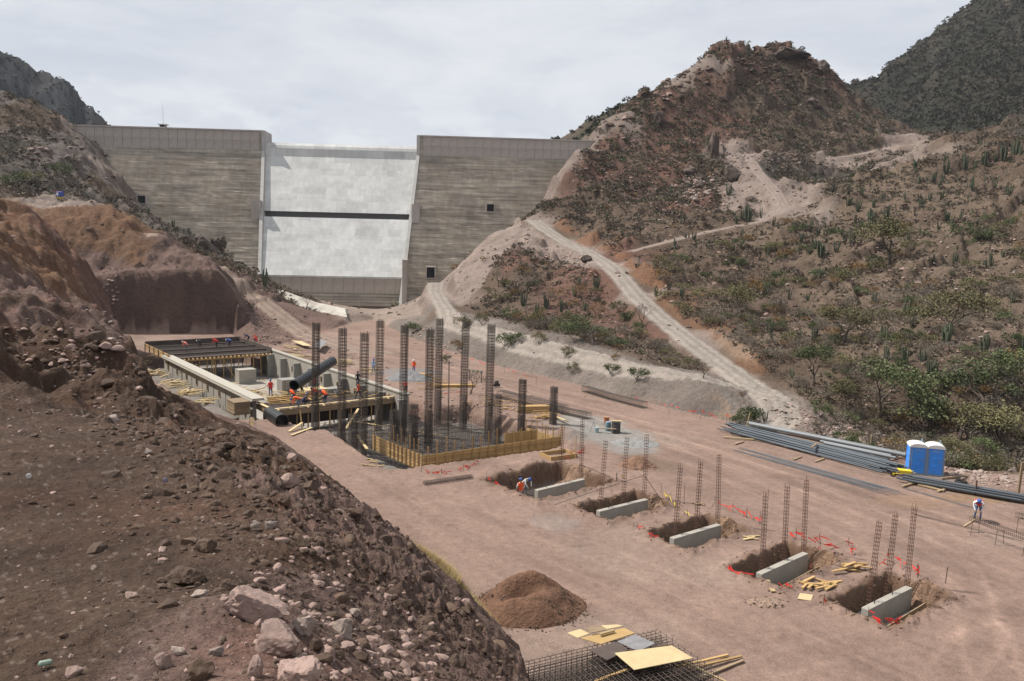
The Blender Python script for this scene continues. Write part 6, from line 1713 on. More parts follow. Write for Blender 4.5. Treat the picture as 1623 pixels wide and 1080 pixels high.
# barrier at the roadside, drums, bucket, sawhorse, generator
g = G(765, 607, 0); t = empty('road_barrier', (g[0] - .9, g[1] + .6, hz(g[0], g[1])), R(-35), 'small grey trestle barrier on the road edge behind the tall rebar columns', 'barrier')
MB().box((0, 0, 1.25), (2.2, .06, .35)).obj('rail', mat('grey_board', (.18, .18, .17), var=.2), t)
for sx in (-.9, .9): MB().box((sx, 0, .65), (.07, .07, 1.3)).obj('leg', M_REBAR, t)
for sx in (-.6, 0, .6): MB().box((sx, -.035, 1.25), (.2, .01, .3)).obj('stripe', M_PLY_PALE, t)
g = G(787, 614, 0); t = empty('compactor', (g[0], g[1], hz(g[0], g[1])), R(20), 'small black machine standing on the road edge by the barrier', 'machine')
MB().box((0, 0, .25), (.7, .5, .25)).obj('base', M_BLACKPIPE, t); MB().lathe([(.22, 0), (.26, .1), (.24, .35), (.1, .42)], 10, (0, 0, .37)).obj('engine', M_REBAR, t); MB().tube([(.2, 0, .5), (.65, 0, 1.0)], .03, 6).obj('handle', M_PIPE_G, t)
g = G(976, 686, 0); t = empty('steel_drum', (g[0], g[1], hz(g[0], g[1])), 0, 'dark steel drum with a board across its top on the grey sand patch', 'drum')
MB().lathe([(.40, 0), (.41, .02), (.40, .3), (.415, .33), (.40, .36), (.40, .63), (.415, .66), (.40, .69), (.40, .98), (.41, 1.0)], 20).obj('barrel', mat('drum_paint', (.05, .055, .06), rough=.5, var=.3, dirt=(.13, .07, .04), dirt_scale=3), t)
MB().box((.05, 0, 1.06), (1.0, .35, .06)).obj('board', M_SCRAP, t)
g = G(970, 684, 0); t = empty('steel_drum', (g[0] - .35, g[1] + .25, hz(g[0], g[1])), 0, 'pale blue drum half hidden behind the dark steel drum', 'drum')
MB().lathe([(.27, 0), (.28, .3), (.27, .34), (.28, .6), (.27, .8)], 18).obj('barrel', mat('blue_drum_paint', (.17, .26, .30), rough=.5, var=.2), t); MB().lathe([(.22, .8), (.2, .84)], 18).obj('lid', M_TGREY, t)
g = G(961, 674, 0); t = empty('bucket', (g[0], g[1], hz(g[0], g[1])), 0, 'rust-orange bucket behind the steel drum', 'bucket')
MB().lathe([(.2, 0), (.27, .75), (.29, .77)], 16).obj('pail', mat('orange_bucket', (.38, .12, .05), rough=.6, var=.3), t); MB().lathe([(.25, .74), (.24, .78)], 16).obj('lid', M_WOOD_OLD, t)
g = G(943, 686, 0); t = empty('work_bench', (g[0] + .4, g[1], hz(g[0], g[1])), R(-10), 'low board bench with a pale bucket, left of the steel drum', 'bench')
MB().box((.7, 0, .42), (1.6, .2, .06)).obj('board', M_WOOD_OLD, t)
MB().lathe([(.16, 0), (.2, .45), (.21, .47)], 12, (-.25, 0, 0)).obj('bucket', mat('pale_blue_pail', (.3, .38, .4), var=.2), t)
for sx in (-.1, .1): MB().tube([(-.55 + sx * 3, 0, 0), (-.55, 0, .95)], .02, 4).obj('leg', M_PIPE_G, t)
# open box form right of the formwork
g = G(885, 724, 0); t = empty('open_form', (g[0], g[1], hz(g[0], g[1]) - .1), aV, 'low dark open box form at the right corner of the yellow formwork', 'form box')
for (x, y, sx, sy) in ((0, .8, 2.4, .08), (0, -.8, 2.4, .08), (-1.2, 0, .08, 1.68), (1.2, 0, .08, 1.68)): MB().box((x, y, .2), (sx, sy, .4)).obj('side', M_WOOD, t)
MB().box((0, 0, .06), (2.3, 1.5, .05)).obj('bottom', M_PLY_DARK, t)
# timber stacks
def timber_stack(px, py, L, n, rows, label, rz, mt=M_WOOD, jit=.1, w=.14):
    g = G(px, py, .05); t = empty('timber_stack', (g[0], g[1], hz(g[0], g[1])), rz, label, 'timber stack')
    for r_ in range(rows):
        for k in range(n - (r_ % 2)): piece(t, (RNG.normal(0, jit), (k - n / 2) * w * 1.1, .06 + r_ * .11), (L * RNG.uniform(.9, 1.05), w, .1), mt, 'board', rot=(0, 0, RNG.normal(0, .02)))
timber_stack(846, 652, 3.0, 7, 6, 'squared stack of yellow timber on the spoil beside the long rebar cage', R(12))
timber_stack(720, 613, 4.6, 5, 3, 'low yellow timber stack below the barrier', R(10)); timber_stack(668, 598, 2.2, 6, 5, 'heaped yellow timber right of the man with the white hard hat', R(-30), jit=.3)
def loose(px, py, sp, n, L, label, group, mt=M_WOOD, zl=.3, ang=(-.6, .9)):
    for k in range(n):
        g = G(px + RNG.normal(0, sp), py + RNG.normal(0, sp * .28), .02)
        o = piece(None, (g[0], g[1], hz(g[0], g[1]) + .05 + RNG.uniform(0, zl)), (RNG.uniform(.7, 1.1) * L, .13, .05), mt, 'plank', rot=(0, RNG.normal(0, .05), RNG.uniform(*ang))); tag(o, label, 'plank', group)
loose(868, 662, 9, 22, 1.5, 'tangled yellow offcut in the pile left of the shorter corner column', 'offcuts by the corner column', zl=.6)
loose(790, 643, 16, 16, 1.6, 'yellow offcut strewn on the spoil behind the formwork', 'offcuts behind the formwork')
loose(690, 612, 14, 14, 2.2, 'yellow board strewn between the tall rebar columns', 'boards between the columns')
loose(1355, 903, 13, 14, .9, 'short yellow offcut left of the rightmost trench, upper group', 'offcuts beside the rightmost trench')
loose(1300, 930, 14, 20, .9, 'short yellow offcut lying below the middle of the two right trenches', 'offcuts between the right trenches', zl=.12)
loose(1190, 853, 7, 4, .8, 'small batten lying between the middle and second trench', 'battens between the trenches', M_SCRAP, .03)
loose(1105, 800, 5, 2, .8, 'reddish batten lying left of the middle trench posts', 'battens left of the middle posts', M_WOOD_OLD, .03)
loose(610, 730, 18, 16, .7, 'small wood chip strip on the ground left of the formwork', 'chips left of the formwork', M_SCRAP, .03)
for (a, b_, lb) in (((1216, 920, .06), (1226, 938, .1), 'pale board end sticking up below the second trench beam'), ((880, 660, .3), (900, 668, .4), 'single pale batten leading to the corner column'),
                 ((566, 690, -.2), (582, 712, .1), 'broad board leaning at the left corner of the pad pit'), ((700, 690, -1.2), (560, 668, -.6), 'long walkway plank across the rear of the pad pit')):
    o = piece_ab(None, w2(G(*a)), w2(G(*b_)), .22, .06, M_SCRAP, 'plank'); tag(o, lb, 'plank')
sheet([(1264, 950), (1268, 941), (1289, 944), (1285, 953)], .04, M_PLY_PALE, 'small pale square board lying alone below the yellow offcuts', .03, 'board', 'square_board')

# ================================================================== REBAR STACK IN THE NEAR CORNER
Z2 = lambda x, y: (680 + x / 3.12, 880 + y / 3.12)
st_o = G(970, 1075, 0); t = empty('rebar_stack', (st_o[0], st_o[1], 0), R(27), 'dark stack of welded rebar cages at the foot of the embankment, under the plywood sheets', 'rebar stack')
LX0, LX1, LY0, LY1 = -3.9, 3.0, -2.6, 1.2
for z in (.1, .45, .8):
    for k in range(20): bar(t, (LX0, LY0 + k * .2, z), (LX1, LY0 + k * .2, z + RNG.normal(0, .01)), .015)
    for k in range(30): bar(t, (LX0 + k * .24, LY0 - .1, z + .03), (LX0 + k * .24, LY1 + .1, z + .03), .015)
mb = MB()
for i in range(30):
    for j in range(0, 20, 2): mb.tube([(LX0 + i * .24, LY0 + j * .2, .05), (LX0 + i * .24, LY0 + j * .2, RNG.uniform(.86, .94))], .014, 3, caps=False)
tag(mb.obj('upright_bars', M_REBAR, t), kind='stuff')
q4 = lambda *p: [Z2(*a) for a in p]
sheet(q4((918, 487), (1200, 450), (1307, 512), (1015, 570)), (1.08, 1.02, 1.0, 1.1), M_PLY_PALE, 'largest pale plywood sheet on the rebar stack, nearest the camera', .025)
sheet(q4((745, 412), (965, 362), (1018, 388), (850, 443)), 1.0, M_PLY, 'warm yellow plywood sheet in the middle of the rebar stack', .025)
sheet(q4((683, 388), (745, 368), (795, 390), (735, 412)), 1.02, M_PLY_PALE, 'small pale plywood sheet at the left end of the rebar stack', .025)
sheet(q4((775, 365), (850, 352), (880, 372), (800, 388)), 1.1, M_WOOD_OLD, 'small brown board lying over the yellow plywood sheet', .03)
sheet(q4((930, 430), (1020, 395), (1118, 438), (1035, 478)), (1.0, 1.12, 1.05, 1.0), M_PLY_GREY, 'grey scratched sheet between the yellow and the largest plywood sheet', .02)
sheet(q4((790, 470), (930, 432), (985, 470), (880, 522)), .98, M_PLY_DARK, 'dark brown sheet left of the largest plywood sheet', .02)
sheet(q4((850, 350), (930, 345), (960, 352), (880, 368)), .6, M_PLY_PALE, 'pale board behind the yellow plywood sheet', .02)
for (a, b_, z0, z1, mt, lb) in (((1225, 553), (1478, 493), .3, .08, M_WOOD, 'upper of the long yellow battens right of the rebar stack'), ((1275, 562), (1545, 500), .2, .08, M_WOOD, 'longer yellow batten right of the rebar stack'),
                 ((1330, 610), (1555, 520), .1, .06, M_WOOD_OLD, 'weathered brown batten right of the rebar stack'), ((1255, 525), (1470, 628), .85, .05, M_SCRAP, 'bright batten leaning from the plywood down to the ground'),
                 ((845, 392), (915, 372), 1.12, 1.12, M_SCRAP, 'narrow board lying on the yellow plywood sheet'), ((820, 625), (1000, 560), .5, .6, M_WOOD, 'batten half buried in the rebar stack')):
    o = piece_ab(None, w2(G(*Z2(*a), z0)), w2(G(*Z2(*b_), z1)), .11, .06, mt, 'timber_batten'); tag(o, lb, 'batten')

# ================================================================== BLUE SIGN ON THE HILL, BOULDERS BY THE DAM
p, ok = hits([95], [316]); p = p[0]; t = empty('site_sign', tuple(p), R(18), 'small blue and white site sign with striped boards at its foot on the left hill', 'sign')
MB().box((0, 0, 1.15), (1.5, .06, 1.15)).obj('board', mat('sign_blue', (.06, .09, .32), var=.1), t)
MB().box((-.45, -.04, 1.05), (.4, .02, .6)).box((-.05, -.04, 1.52), (1.0, .02, .12)).obj('white_field', M_TWHITE, t); MB().box((-.66, -.04, 1.62), (.16, .02, .2)).obj('red_corner', M_RED, t)
for sx in (-.6, .6): MB().box((sx, .05, .3), (.08, .08, 1.2)).obj('post', M_PIPE_G, t)
wd = MB(); wy = MB()
for k in range(8): (wy if k % 2 else wd).beam((-.7 + k * .17, -.3, .02), (-.5 + k * .17, -.3, .5), .05, .12)
wd.obj('black_stripe', M_BLACKPIPE, t); wy.obj('yellow_stripe', M_YEL, t)

# ================================================================== PEOPLE
def man(px, py, z, face, pose, sh, tr, ve, ha, lb, scale=1.0, Y=None):
    g = G(px, py, z) if Y is None else W(px, py, Y)
    if z < -.5: z = hz(g[0], g[1])
    person((float(g[0]), float(g[1]), z), face, pose, sh, tr, ve, ha, lb, scale, 'workers on the building site')
g = G(1549, 825, 0)
man(1549, 825, hz(g[0], g[1]) , 150, 'bend', 'white', 'jeans', 'red', 'blue', 'man in jeans and red vest, white cloth over his shoulders, bending beside the wire trestle', 1.12)
gb = G(1549, 825, 0)
t = empty('head_cloth', (gb[0], gb[1], 0), R(150), 'white cloth draped over the back of the bending man', 'cloth')
jm = POSES['bend'][3]; mb = MB(); c = jm['chest'] * 1.12 + Vector((0, .05, .13)); n = 9; vs = []
for i in range(n):
    for j in range(n):
        u_ = i / (n - 1) - .5; v_ = j / (n - 1) - .5; vs.append((c.x + u_ * .62, c.y + v_ * .62, c.z - abs(u_) ** 1.6 * .75 + v_ * .06 - .02 * math.sin(i * 2.3 + j * 1.7) - .06 * (abs(v_) ** 2) * 4))
fs = [(i * n + j, i * n + j + 1, (i + 1) * n + j + 1, (i + 1) * n + j) for i in range(n - 1) for j in range(n - 1)]
mb.add(vs, fs); o = mb.obj('cloth', cloth('white', CC['white']), t, smooth=True); o.modifiers.new('t', 'SOLIDIFY').thickness = .02
mx_ = PITS[0][0] - 2.5 * math.cos(PITS[0][2]) - .2 * math.sin(PITS[0][2]); my_ = PITS[0][1] - 2.5 * math.sin(PITS[0][2]) + .2 * math.cos(PITS[0][2])
person((mx_, my_, hz(mx_, my_)), 10, 'stand', 'white', 'navy', 'orange', 'blue', 'worker in a bright orange vest seen from behind in the left trench', 1.0, 'workers on the building site')
pit0 = PITS[0]; mx_ = pit0[0] - 1.1 * math.cos(pit0[2]) - 1.3 * math.sin(pit0[2]); my_ = pit0[1] - 1.1 * math.sin(pit0[2]) + 1.3 * math.cos(pit0[2])
person((mx_, my_, hz(mx_, my_)), 215, 'bend', 'white', 'grey', None, 'blue', 'worker in a white shirt stooping over the bars in the left trench', 1.05, 'workers on the building site')
man(656, 592, .1, 160, 'stand', 'orange', 'blue', 'orange', 'white', 'man in an orange vest and white hard hat standing by the gravel heap')
man(592, 591, .1, 200, 'stand', 'lightblue', 'jeans', None, 'blue', 'man in a light blue shirt standing between two tall rebar columns')
man(569, 633, .9, 70, 'walk', 'dark', 'dark', 'orange', 'navy', 'worker in orange vest and black trousers striding along the platform edge')
man(567, 613, 1.0, 200, 'stand', 'dark', 'dark', None, 'navy', 'worker in dark clothes right of the long black pipe', .95)
man(429, 629, .7, 20, 'stand', 'red', 'blue', 'red', 'blue', 'worker with red vest and blue trousers standing alone at the left of the platform')
man(479, 626, .75, 320, 'bend', 'dark', 'dark', 'red', 'blue', 'worker in a red vest bending under the low end of the long black pipe')
man(499, 620, .75, 100, 'reach', 'grey', 'dark', 'red', 'blue', 'worker in a grey shirt reaching up right of the long pipe\'s low end')
man(464, 639, .75, 60, 'bend', 'navy', 'jeans', 'orange', 'navy', 'leftmost of the stooping workers in orange vests on the platform')
man(472, 646, .75, 110, 'stoop', 'orange', 'jeans', 'orange', 'blue', 'stooping worker in orange at the front edge of the platform')
man(482, 642, .75, 300, 'crouch', 'navy', 'dark', None, 'blue', 'crouching worker in dark blue beside the stooping man in orange')
man(501, 636, .75, 80, 'bend', 'red', 'navy', 'orange', 'navy', 'bending worker in orange vest in the centre of the platform')
man(515, 641, .75, 60, 'bend', 'navy', 'navy', 'orange', 'blue', 'bending worker with orange vest and navy trousers right of the centre of the platform', 1.05)
man(533, 628, .75, 250, 'crouch', 'grey', 'grey', None, 'navy', 'crouching worker in grey beside the second tall rebar column')
man(643, 625, -.2, 20, 'bend', 'dark', 'dark', 'red', None, 'worker with a red vest bending on the spoil right of the basin')
man(295, 557, 1.3, 80, 'bend', 'pink', 'grey', 'pink', 'white', 'worker in a pinkish vest bending at the left of the far deck')
man(317, 551, 1.3, 60, 'stoop', 'dark', 'dark', None, 'white', 'worker in dark clothes stooping second from the left on the far deck')
man(343, 552, 1.3, 90, 'bend', 'red', 'dark', 'red', 'red', 'worker in a red vest bending in the middle of the far deck')
man(364, 549, 1.3, 70, 'stoop', 'blue', 'dark', None, 'white', 'worker in blue stooping fourth from the left on the far deck')
man(393, 544, 1.3, 80, 'bend', 'navy', 'dark', None, 'dark', 'worker in dark navy bending at the right corner of the far deck')
man(406, 543, 1.3, 60, 'crouch', 'red', 'navy', 'red', 'orange', 'worker in red crouching beyond the right corner of the far deck')
# ================================================================== ROCKS ON THE NEAR BANK
NEAR_ROCKS = [(405,975,116,50,'P','long pink slab-shaped boulder at the crest of the bank, largest in the group'),(437,1030,88,62,'P','square-shouldered pink boulder just below the long slab'),(468,1078,98,48,'P','orange-pink boulder cut by the bottom edge of the picture'),
 (481,1003,42,34,'W','rounded pale boulder right of the long slab'),(542,1006,46,32,'W','pale boulder at the rightmost end of the boulder group'),(299,922,72,36,'B','brown earthy boulder up and left of the pink group'),
 (260,1056,34,32,'P','rounded tan boulder left of the pink group'),(317,945,30,18,'W','small pale stone below the brown boulder'),(325,873,38,24,'B','dark angular boulder above the brown one'),(118,1070,30,20,'P','low pinkish stone near the bottom left corner'),
 (208,948,24,14,'P','flat pinkish stone left of the brown boulder'),(405,1070,30,46,'P','upright narrow stone below the long slab'),(320,1072,48,34,'B','rough brown stone near the bottom edge'),(362,935,32,20,'B','dark stone between the brown boulder and the slab'),
 (281,1035,26,16,'W','pale chip beside the rounded tan boulder'),(343,1038,24,20,'W','small pale wedge stone under the long slab'),(181,668,22,15,'W','single pale boulder on the far part of the rubble crest'),(150,903,12,9,'K','small grey stone alone on the flat ground'),
 (480,870,30,22,'B','dark clod on the crest above the boulder group'),(428,838,26,20,'W','pale stone on the crest, above the dark clods'),(405,835,18,14,'W','small white stone on the crest'),(455,770,40,24,'P','pinkish boulder high on the crest'),(490,775,30,22,'B','brown boulder at the edge of the slope'),
 (520,1045,34,26,'P','pink boulder at the lower right of the group'),(500,1030,26,22,'B','brown stone wedged between the pink boulders'),(235,718,16,10,'W','pale stone on the flat ground below the rubble'),(452,803,26,20,'B','dark block in the rubble crest'),
 (100,1010,18,10,'B','dark flat stone by the green can'),(562,975,22,14,'W','pale stone out on the slope')]
px = [a[0] for a in NEAR_ROCKS]; py = [a[1] for a in NEAR_ROCKS]
Pn, ok = hits(px, py, 2.0, 120)
for k, (a, p) in enumerate(zip(NEAR_ROCKS, Pn)):
    dist = float(p[1]); w = a[2] / 1300 * dist; h = a[3] / 1300 * dist
    v, f = rock_geo(300 + k, 4 if a[2] > 60 else 3, 15, (1, .75, 1), .12)
    v = v / np.abs(v).max(0); v = v + (0.05 * fbm(v[:, 0] * 2 + v[:, 2], v[:, 1] * 2 - v[:, 2] * 1.7, .35, 3, k, .6, True))[:, None] * v
    v = v * np.array((w / 2, w * .36, h * .62))
    me = mesh_np('boulder', v, f, [{'P': M_ROCK_P, 'B': M_ROCK_B, 'W': M_ROCK_W, 'K': M_ROCK_W}[a[4]]], False)
    o = link('boulder', me, None, (p[0], p[1], hz(p[0], p[1]) + h * .25), (RNG.normal(0, .1), RNG.normal(0, .08) + (.12 if k == 0 else 0), RNG.normal(0, .2))); tag(o, a[5], 'boulder')
# loose stones and clods
def near_scatter(n, r0, r1, t0, t1, smin, smax, mt, name, cond, templ=ROCK_LO, seed=0, sink=.2, pw=2.0):
    r = np.exp(RNG.uniform(math.log(r0), math.log(r1), n)); th = RNG.uniform(t0, t1, n); x = np.sin(th) * r; y = np.cos(th) * r
    z, c = terrain(x, y); keep = cond(x, y, z, c, r); x, y, z, r = x[keep], y[keep], z[keep], r[keep]
    s = (smin + (smax - smin) * RNG.random(len(x)) ** (pw * 2)) * r ** .85
    scatter(name, templ, np.stack([x, y, z + s * sink], 1), np.stack([s, s * RNG.uniform(.6, 1, len(x)), s * RNG.uniform(.75, 1.25, len(x))], 1), [mt], tilt=.9)
near = lambda x, y, z, c, r: c == 1
def crest_c(x, y, z, c, r):
    s_ = x * nrm[0] + y * nrm[1]; return (c == 1) & (np.exp(-((s_ - 3.9) / 1.8) ** 2) > RNG.random(len(x)) * 1.1)
near_scatter(3500, 3, 60, -.66, .05, .0008, .009, M_CLOD, 'clods', near, sink=.05, pw=3)
near_scatter(12000, 5, 50, -.5, .02, .001, .012, M_CLOD, 'clods', crest_c, sink=.05, pw=2)
near_scatter(3500, 5, 50, -.5, .02, .003, .026, M_CLOD, 'clods', crest_c, templ=ROCKV, sink=-.1, pw=3)
near_scatter(1600, 5, 50, -.5, .02, .002, .026, M_ROCK_B, 'clods', crest_c, templ=ROCKV, sink=-.1, pw=3.5)
near_scatter(2500, 3, 60, -.66, .1, .0006, .009, M_ROCK_P, 'stones', near, sink=.0, pw=4)
near_scatter(1200, 5, 50, -.5, .02, .001, .016, M_ROCK_P, 'stones', crest_c, sink=0, pw=3)
near_scatter(1500, 3, 90, -.66, .1, .0005, .005, M_ROCK_W, 'pebbles', near)
near_scatter(1500, 3.5, 9, -.32, -.08, .0008, .018, M_ROCK_P, 'stones', near, templ=ROCKV, sink=0, pw=3)
near_scatter(900, 18, 110, -.62, -.2, .0006, .008, M_ROCK_P, 'stones', near, templ=ROCKV, sink=-.1, pw=3)
site = lambda x, y, z, c, r: (c == 5) & (z > -.3)
near_scatter(3600, 30, 110, -.4, .62, .0003, .0022, M_ROCK_P, 'pebbles', site)
# stream rubble, broken rock on the spur and along banks: picture patches turned into ground areas
def patch(n, cx, cy, sx, sy, smin, smax, mts, name, rotk=0.0, templ=ROCKV):
    a = RNG.normal(0, 1, n); b = RNG.normal(0, 1, n)
    p, ok = hits(cx + a * sx, cy + b * sy + a * sx * rotk, 30, 400, 300); p = p[ok]
    s = smin + (smax - smin) * RNG.random(len(p)) ** 2.5
    k = RNG.integers(0, len(mts), len(p))
    for i, m_ in enumerate(mts):
        q = k == i
        if q.any(): scatter(name, templ, p[q] + np.array((0, 0, .1)) * s[q][:, None], np.stack([s[q], s[q] * .8, s[q] * .7], 1), [m_])
patch(700, 1360, 694, 32, 9, .08, .42, [M_ROCK_W, M_ROCK_W, M_ROCK_P], 'stream_rubble', .38)
patch(350, 1440, 722, 22, 5, .08, .35, [M_ROCK_W, M_ROCK_P], 'stream_rubble', .25)
patch(360, 1560, 757, 45, 6, .06, .36, [M_ROCK_W, M_ROCK_P], 'stream_rubble', .15)
patch(260, 1275, 665, 28, 9, .06, .30, [M_ROCK_P, M_ROCK_B], 'stream_rubble', .3)
patch(260, 905, 412, 30, 9, .1, .5, [M_ROCK_W, M_ROCK_P], 'scree', .25); patch(200, 690, 545, 22, 10, .1, .45, [M_ROCK_P, M_ROCK_W], 'scree', .5)
patch(300, 1180, 250, 90, 6, .15, .6, [M_ROCK_W], 'scree'); patch(300, 1000, 290, 60, 30, .2, .8, [M_ROCK_P], 'scree'); patch(220, 1105, 300, 25, 14, .3, 1.2, [M_ROCK_W, M_ROCK_P], 'scree')
patch(240, 520, 555, 45, 12, .08, .4, [M_ROCK_P], 'scree', .3); patch(200, 420, 520, 20, 14, .1, .4, [M_ROCK_P, M_ROCK_B], 'scree', .6)
patch(70, 178, 470, 8, 35, .1, .5, [M_ROCK_P, M_ROCK_W], 'scree', .8); patch(350, 100, 590, 60, 40, .05, .3, [M_ROCK_P, M_ROCK_B], 'scree', .2)
patch(900, 1450, 450, 110, 80, .08, .5, [M_ROCK_P, M_ROCK_W, M_ROCK_B], 'scree')
patch(900, 1130, 330, 110, 70, .1, .7, [M_ROCK_P, M_ROCK_B], 'scree')
patch(500, 880, 480, 80, 30, .08, .4, [M_ROCK_P, M_ROCK_B], 'scree', .3); patch(200, 760, 640, 70, 14, .08, .3, [M_ROCK_P], 'scree')
patch(200, 80, 250, 60, 30, .3, 1.2, [M_ROCK_W, M_ROCK_B], 'scree', .5); patch(260, 1240, 110, 50, 18, .5, 1.8, [M_ROCK_B], 'scree')
patch(160, 1050, 145, 40, 12, .5, 1.8, [M_ROCK_B, M_ROCK_P], 'scree', -.6)
# boulders one can tell apart further off
FAR_ROCKS = [(930,414,22,16,'B','brown boulder at the edge of the haul road, halfway up'),(1200,668,10,6,'W','pale stone at the track junction'),(318,392,30,34,'D','dark rounded crag left of the dam face'),(347,395,26,38,'D','tallest dark crag against the stepped dam face'),(290,382,26,20,'D','low dark crag left of the taller ones'),
             (1478,52,10,20,'K','balanced boulder on the skyline of the right mountain'),(1130,245,26,60,'B','dark rock outcrop halfway up the conical hill'),(1160,285,30,40,'B','rounded rock outcrop beside the pale scree'),(1045,195,26,30,'B','rock outcrop on the left shoulder of the conical hill'),
             (1250,92,60,26,'B','dark rock cap on the summit of the conical hill'),(1303,112,26,26,'B','rock knob right of the summit cap'),(1110,300,22,26,'B','dark crag at the centre of the conical hill'),(1540,745,18,10,'W','pale boulder in the stream bed right of the toilets'),(1605,748,16,12,'W','rounded grey boulder by the timber post'),
             (1095,275,30,22,'B','broad crag below the summit of the conical hill'),(1290,170,30,24,'B','shadowed crag on the right flank of the conical hill')]
M_CRAG = mat('dark_crag', (0.085, 0.062, 0.05), var=.4, scale=.5, bump=3, bscale=1.2, rand=.15)
Pf_, ok = hits([a[0] for a in FAR_ROCKS], [a[1] for a in FAR_ROCKS])
for k, (a, p) in enumerate(zip(FAR_ROCKS, Pf_)):
    if not ok[k]: continue
    d_ = float(p[1]); w = a[2] / 1300 * d_; h = a[3] / 1300 * d_
    v, f = rock_geo(500 + k, 3, 18, (1, .8, 1), .22); v = v / np.abs(v).max(0) * np.array((w / 2, w * .4, h * .5))
    o = link('boulder', mesh_np('boulder', v, f, [{'P': M_ROCK_P, 'B': M_CRAG, 'W': M_ROCK_W, 'K': M_CRAG, 'D': M_CRAG}[a[4]]], False), None, (p[0], p[1] , p[2] + h * .12), (0, 0, RNG.uniform(0, 1))); tag(o, a[5], 'boulder')

# ================================================================== VEGETATION
def put(me_or_tree, p, s, label, cat, group, name=None, rz=None):
    rz = RNG.uniform(0, 6.28) if rz is None else rz
    if isinstance(me_or_tree, tuple):
        t = empty(name, tuple(p), rz, label, cat, group); t.scale = (s,) * 3 if np.isscalar(s) else s
        link('trunk', me_or_tree[0], t); link('crown', me_or_tree[1], t); return t
    o = link(name or me_or_tree.name.split('.')[0], me_or_tree, None, tuple(p), (0, 0, rz), (s,) * 3 if np.isscalar(s) else s); return tag(o, label, cat, group)
# trees one can point at: picture base, height and width in picture units
TREES = [(1392,664,82,1.5,'G','largest green mesquite tree with a forked trunk above the steel pile'),(1290,612,62,.95,'G','grey-green round tree left of the largest mesquite'),(1500,540,62,1.15,'O','olive round tree on the right slope above a cactus clump'),(1336,545,48,1.2,'O','olive bush-like tree in the middle of the right slope'),
         (1411,418,50,1.25,'O','yellow-green tree high on the right slope'),(1560,662,86,1.35,'G','big green tree behind the toilets, right half'),(1618,640,80,1.2,'G','green tree cut by the right edge'),(1158,505,38,1.1,'O','small olive tree above the haul road'),
         (940,548,44,1.6,'G','green rounded tree on the spur between the two tracks'),(1470,690,52,1.3,'G','low leafy tree just left of the toilets'),(1340,655,36,1.3,'O','low yellow-green tree beside the mesquite'),(1520,700,50,1.5,'O','broad olive shrub tree directly behind the toilets'),
         (1585,715,56,1.5,'O','broad olive shrub tree right of the toilets'),(1640,730,60,1.4,'O','olive shrub tree at the right edge by the stream'),(1450,655,60,1.2,'G','dark green tree between the mesquite and the toilets'),(1545,730,34,1.6,'G','low green bush at the stream bank right of the toilets'),(1500,735,30,1.5,'O','low olive bush whose base the toilets hide')]
tg = [tree_mesh(900 + k, 4.5, M_GREEN, 30, 4, .62, 1.0, .075) for k in range(3)]; to = [tree_mesh(950 + k, 4.5, M_OLIVE, 30, 4, .62, 1.1, .075) for k in range(3)]
Pt_, ok = hits([a[0] for a in TREES], [a[1] for a in TREES], 30, 400)
for k, (a, p) in enumerate(zip(TREES, Pt_)):
    s = a[2] / 1300 * float(p[1]) / 3.5; s *= (1.0 if a[4] == 'G' else 1.3); put((tg if a[4] == 'G' else to)[k % 3], p, (s * a[3], s * a[3], s), a[5], 'tree', None, 'mesquite_tree')
BARE = [(745,625,48,'bare grey tree in front of the lower track, right of the tall columns'),(1018,520,46,'bare dark tree at the bend of the haul road'),(485,490,30,'leafless shrub beside the cream lining'),(835,470,40,'bare grey tree in the scrub of the spur'),(870,490,34,'second bare tree in the scrub of the spur'),
        (1065,430,30,'bare tree above the haul road'),(1100,415,32,'bare spreading tree on the lower conical hill'),(1115,600,36,'pale dry bush at the fork of the tracks'),(1040,560,30,'dry bush above the lower track'),(790,455,34,'bare tree at the left of the spur scrub'),(1240,430,26,'bare tree left of the cactus slope'),(1190,560,30,'dry tree above the pale road cut')]
tb = [tree_mesh(980 + k, 4.0, M_TWIG, 3, 5, .6, .8, .05) for k in range(2)]
Pb, ok = hits([a[0] for a in BARE], [a[1] for a in BARE], 30, 400)
for k, (a, p) in enumerate(zip(BARE, Pb)): s = a[2] / 1300 * float(p[1]) / 3.8; put(tb[k % 2], p, s, a[3], 'tree', None, 'bare_tree')
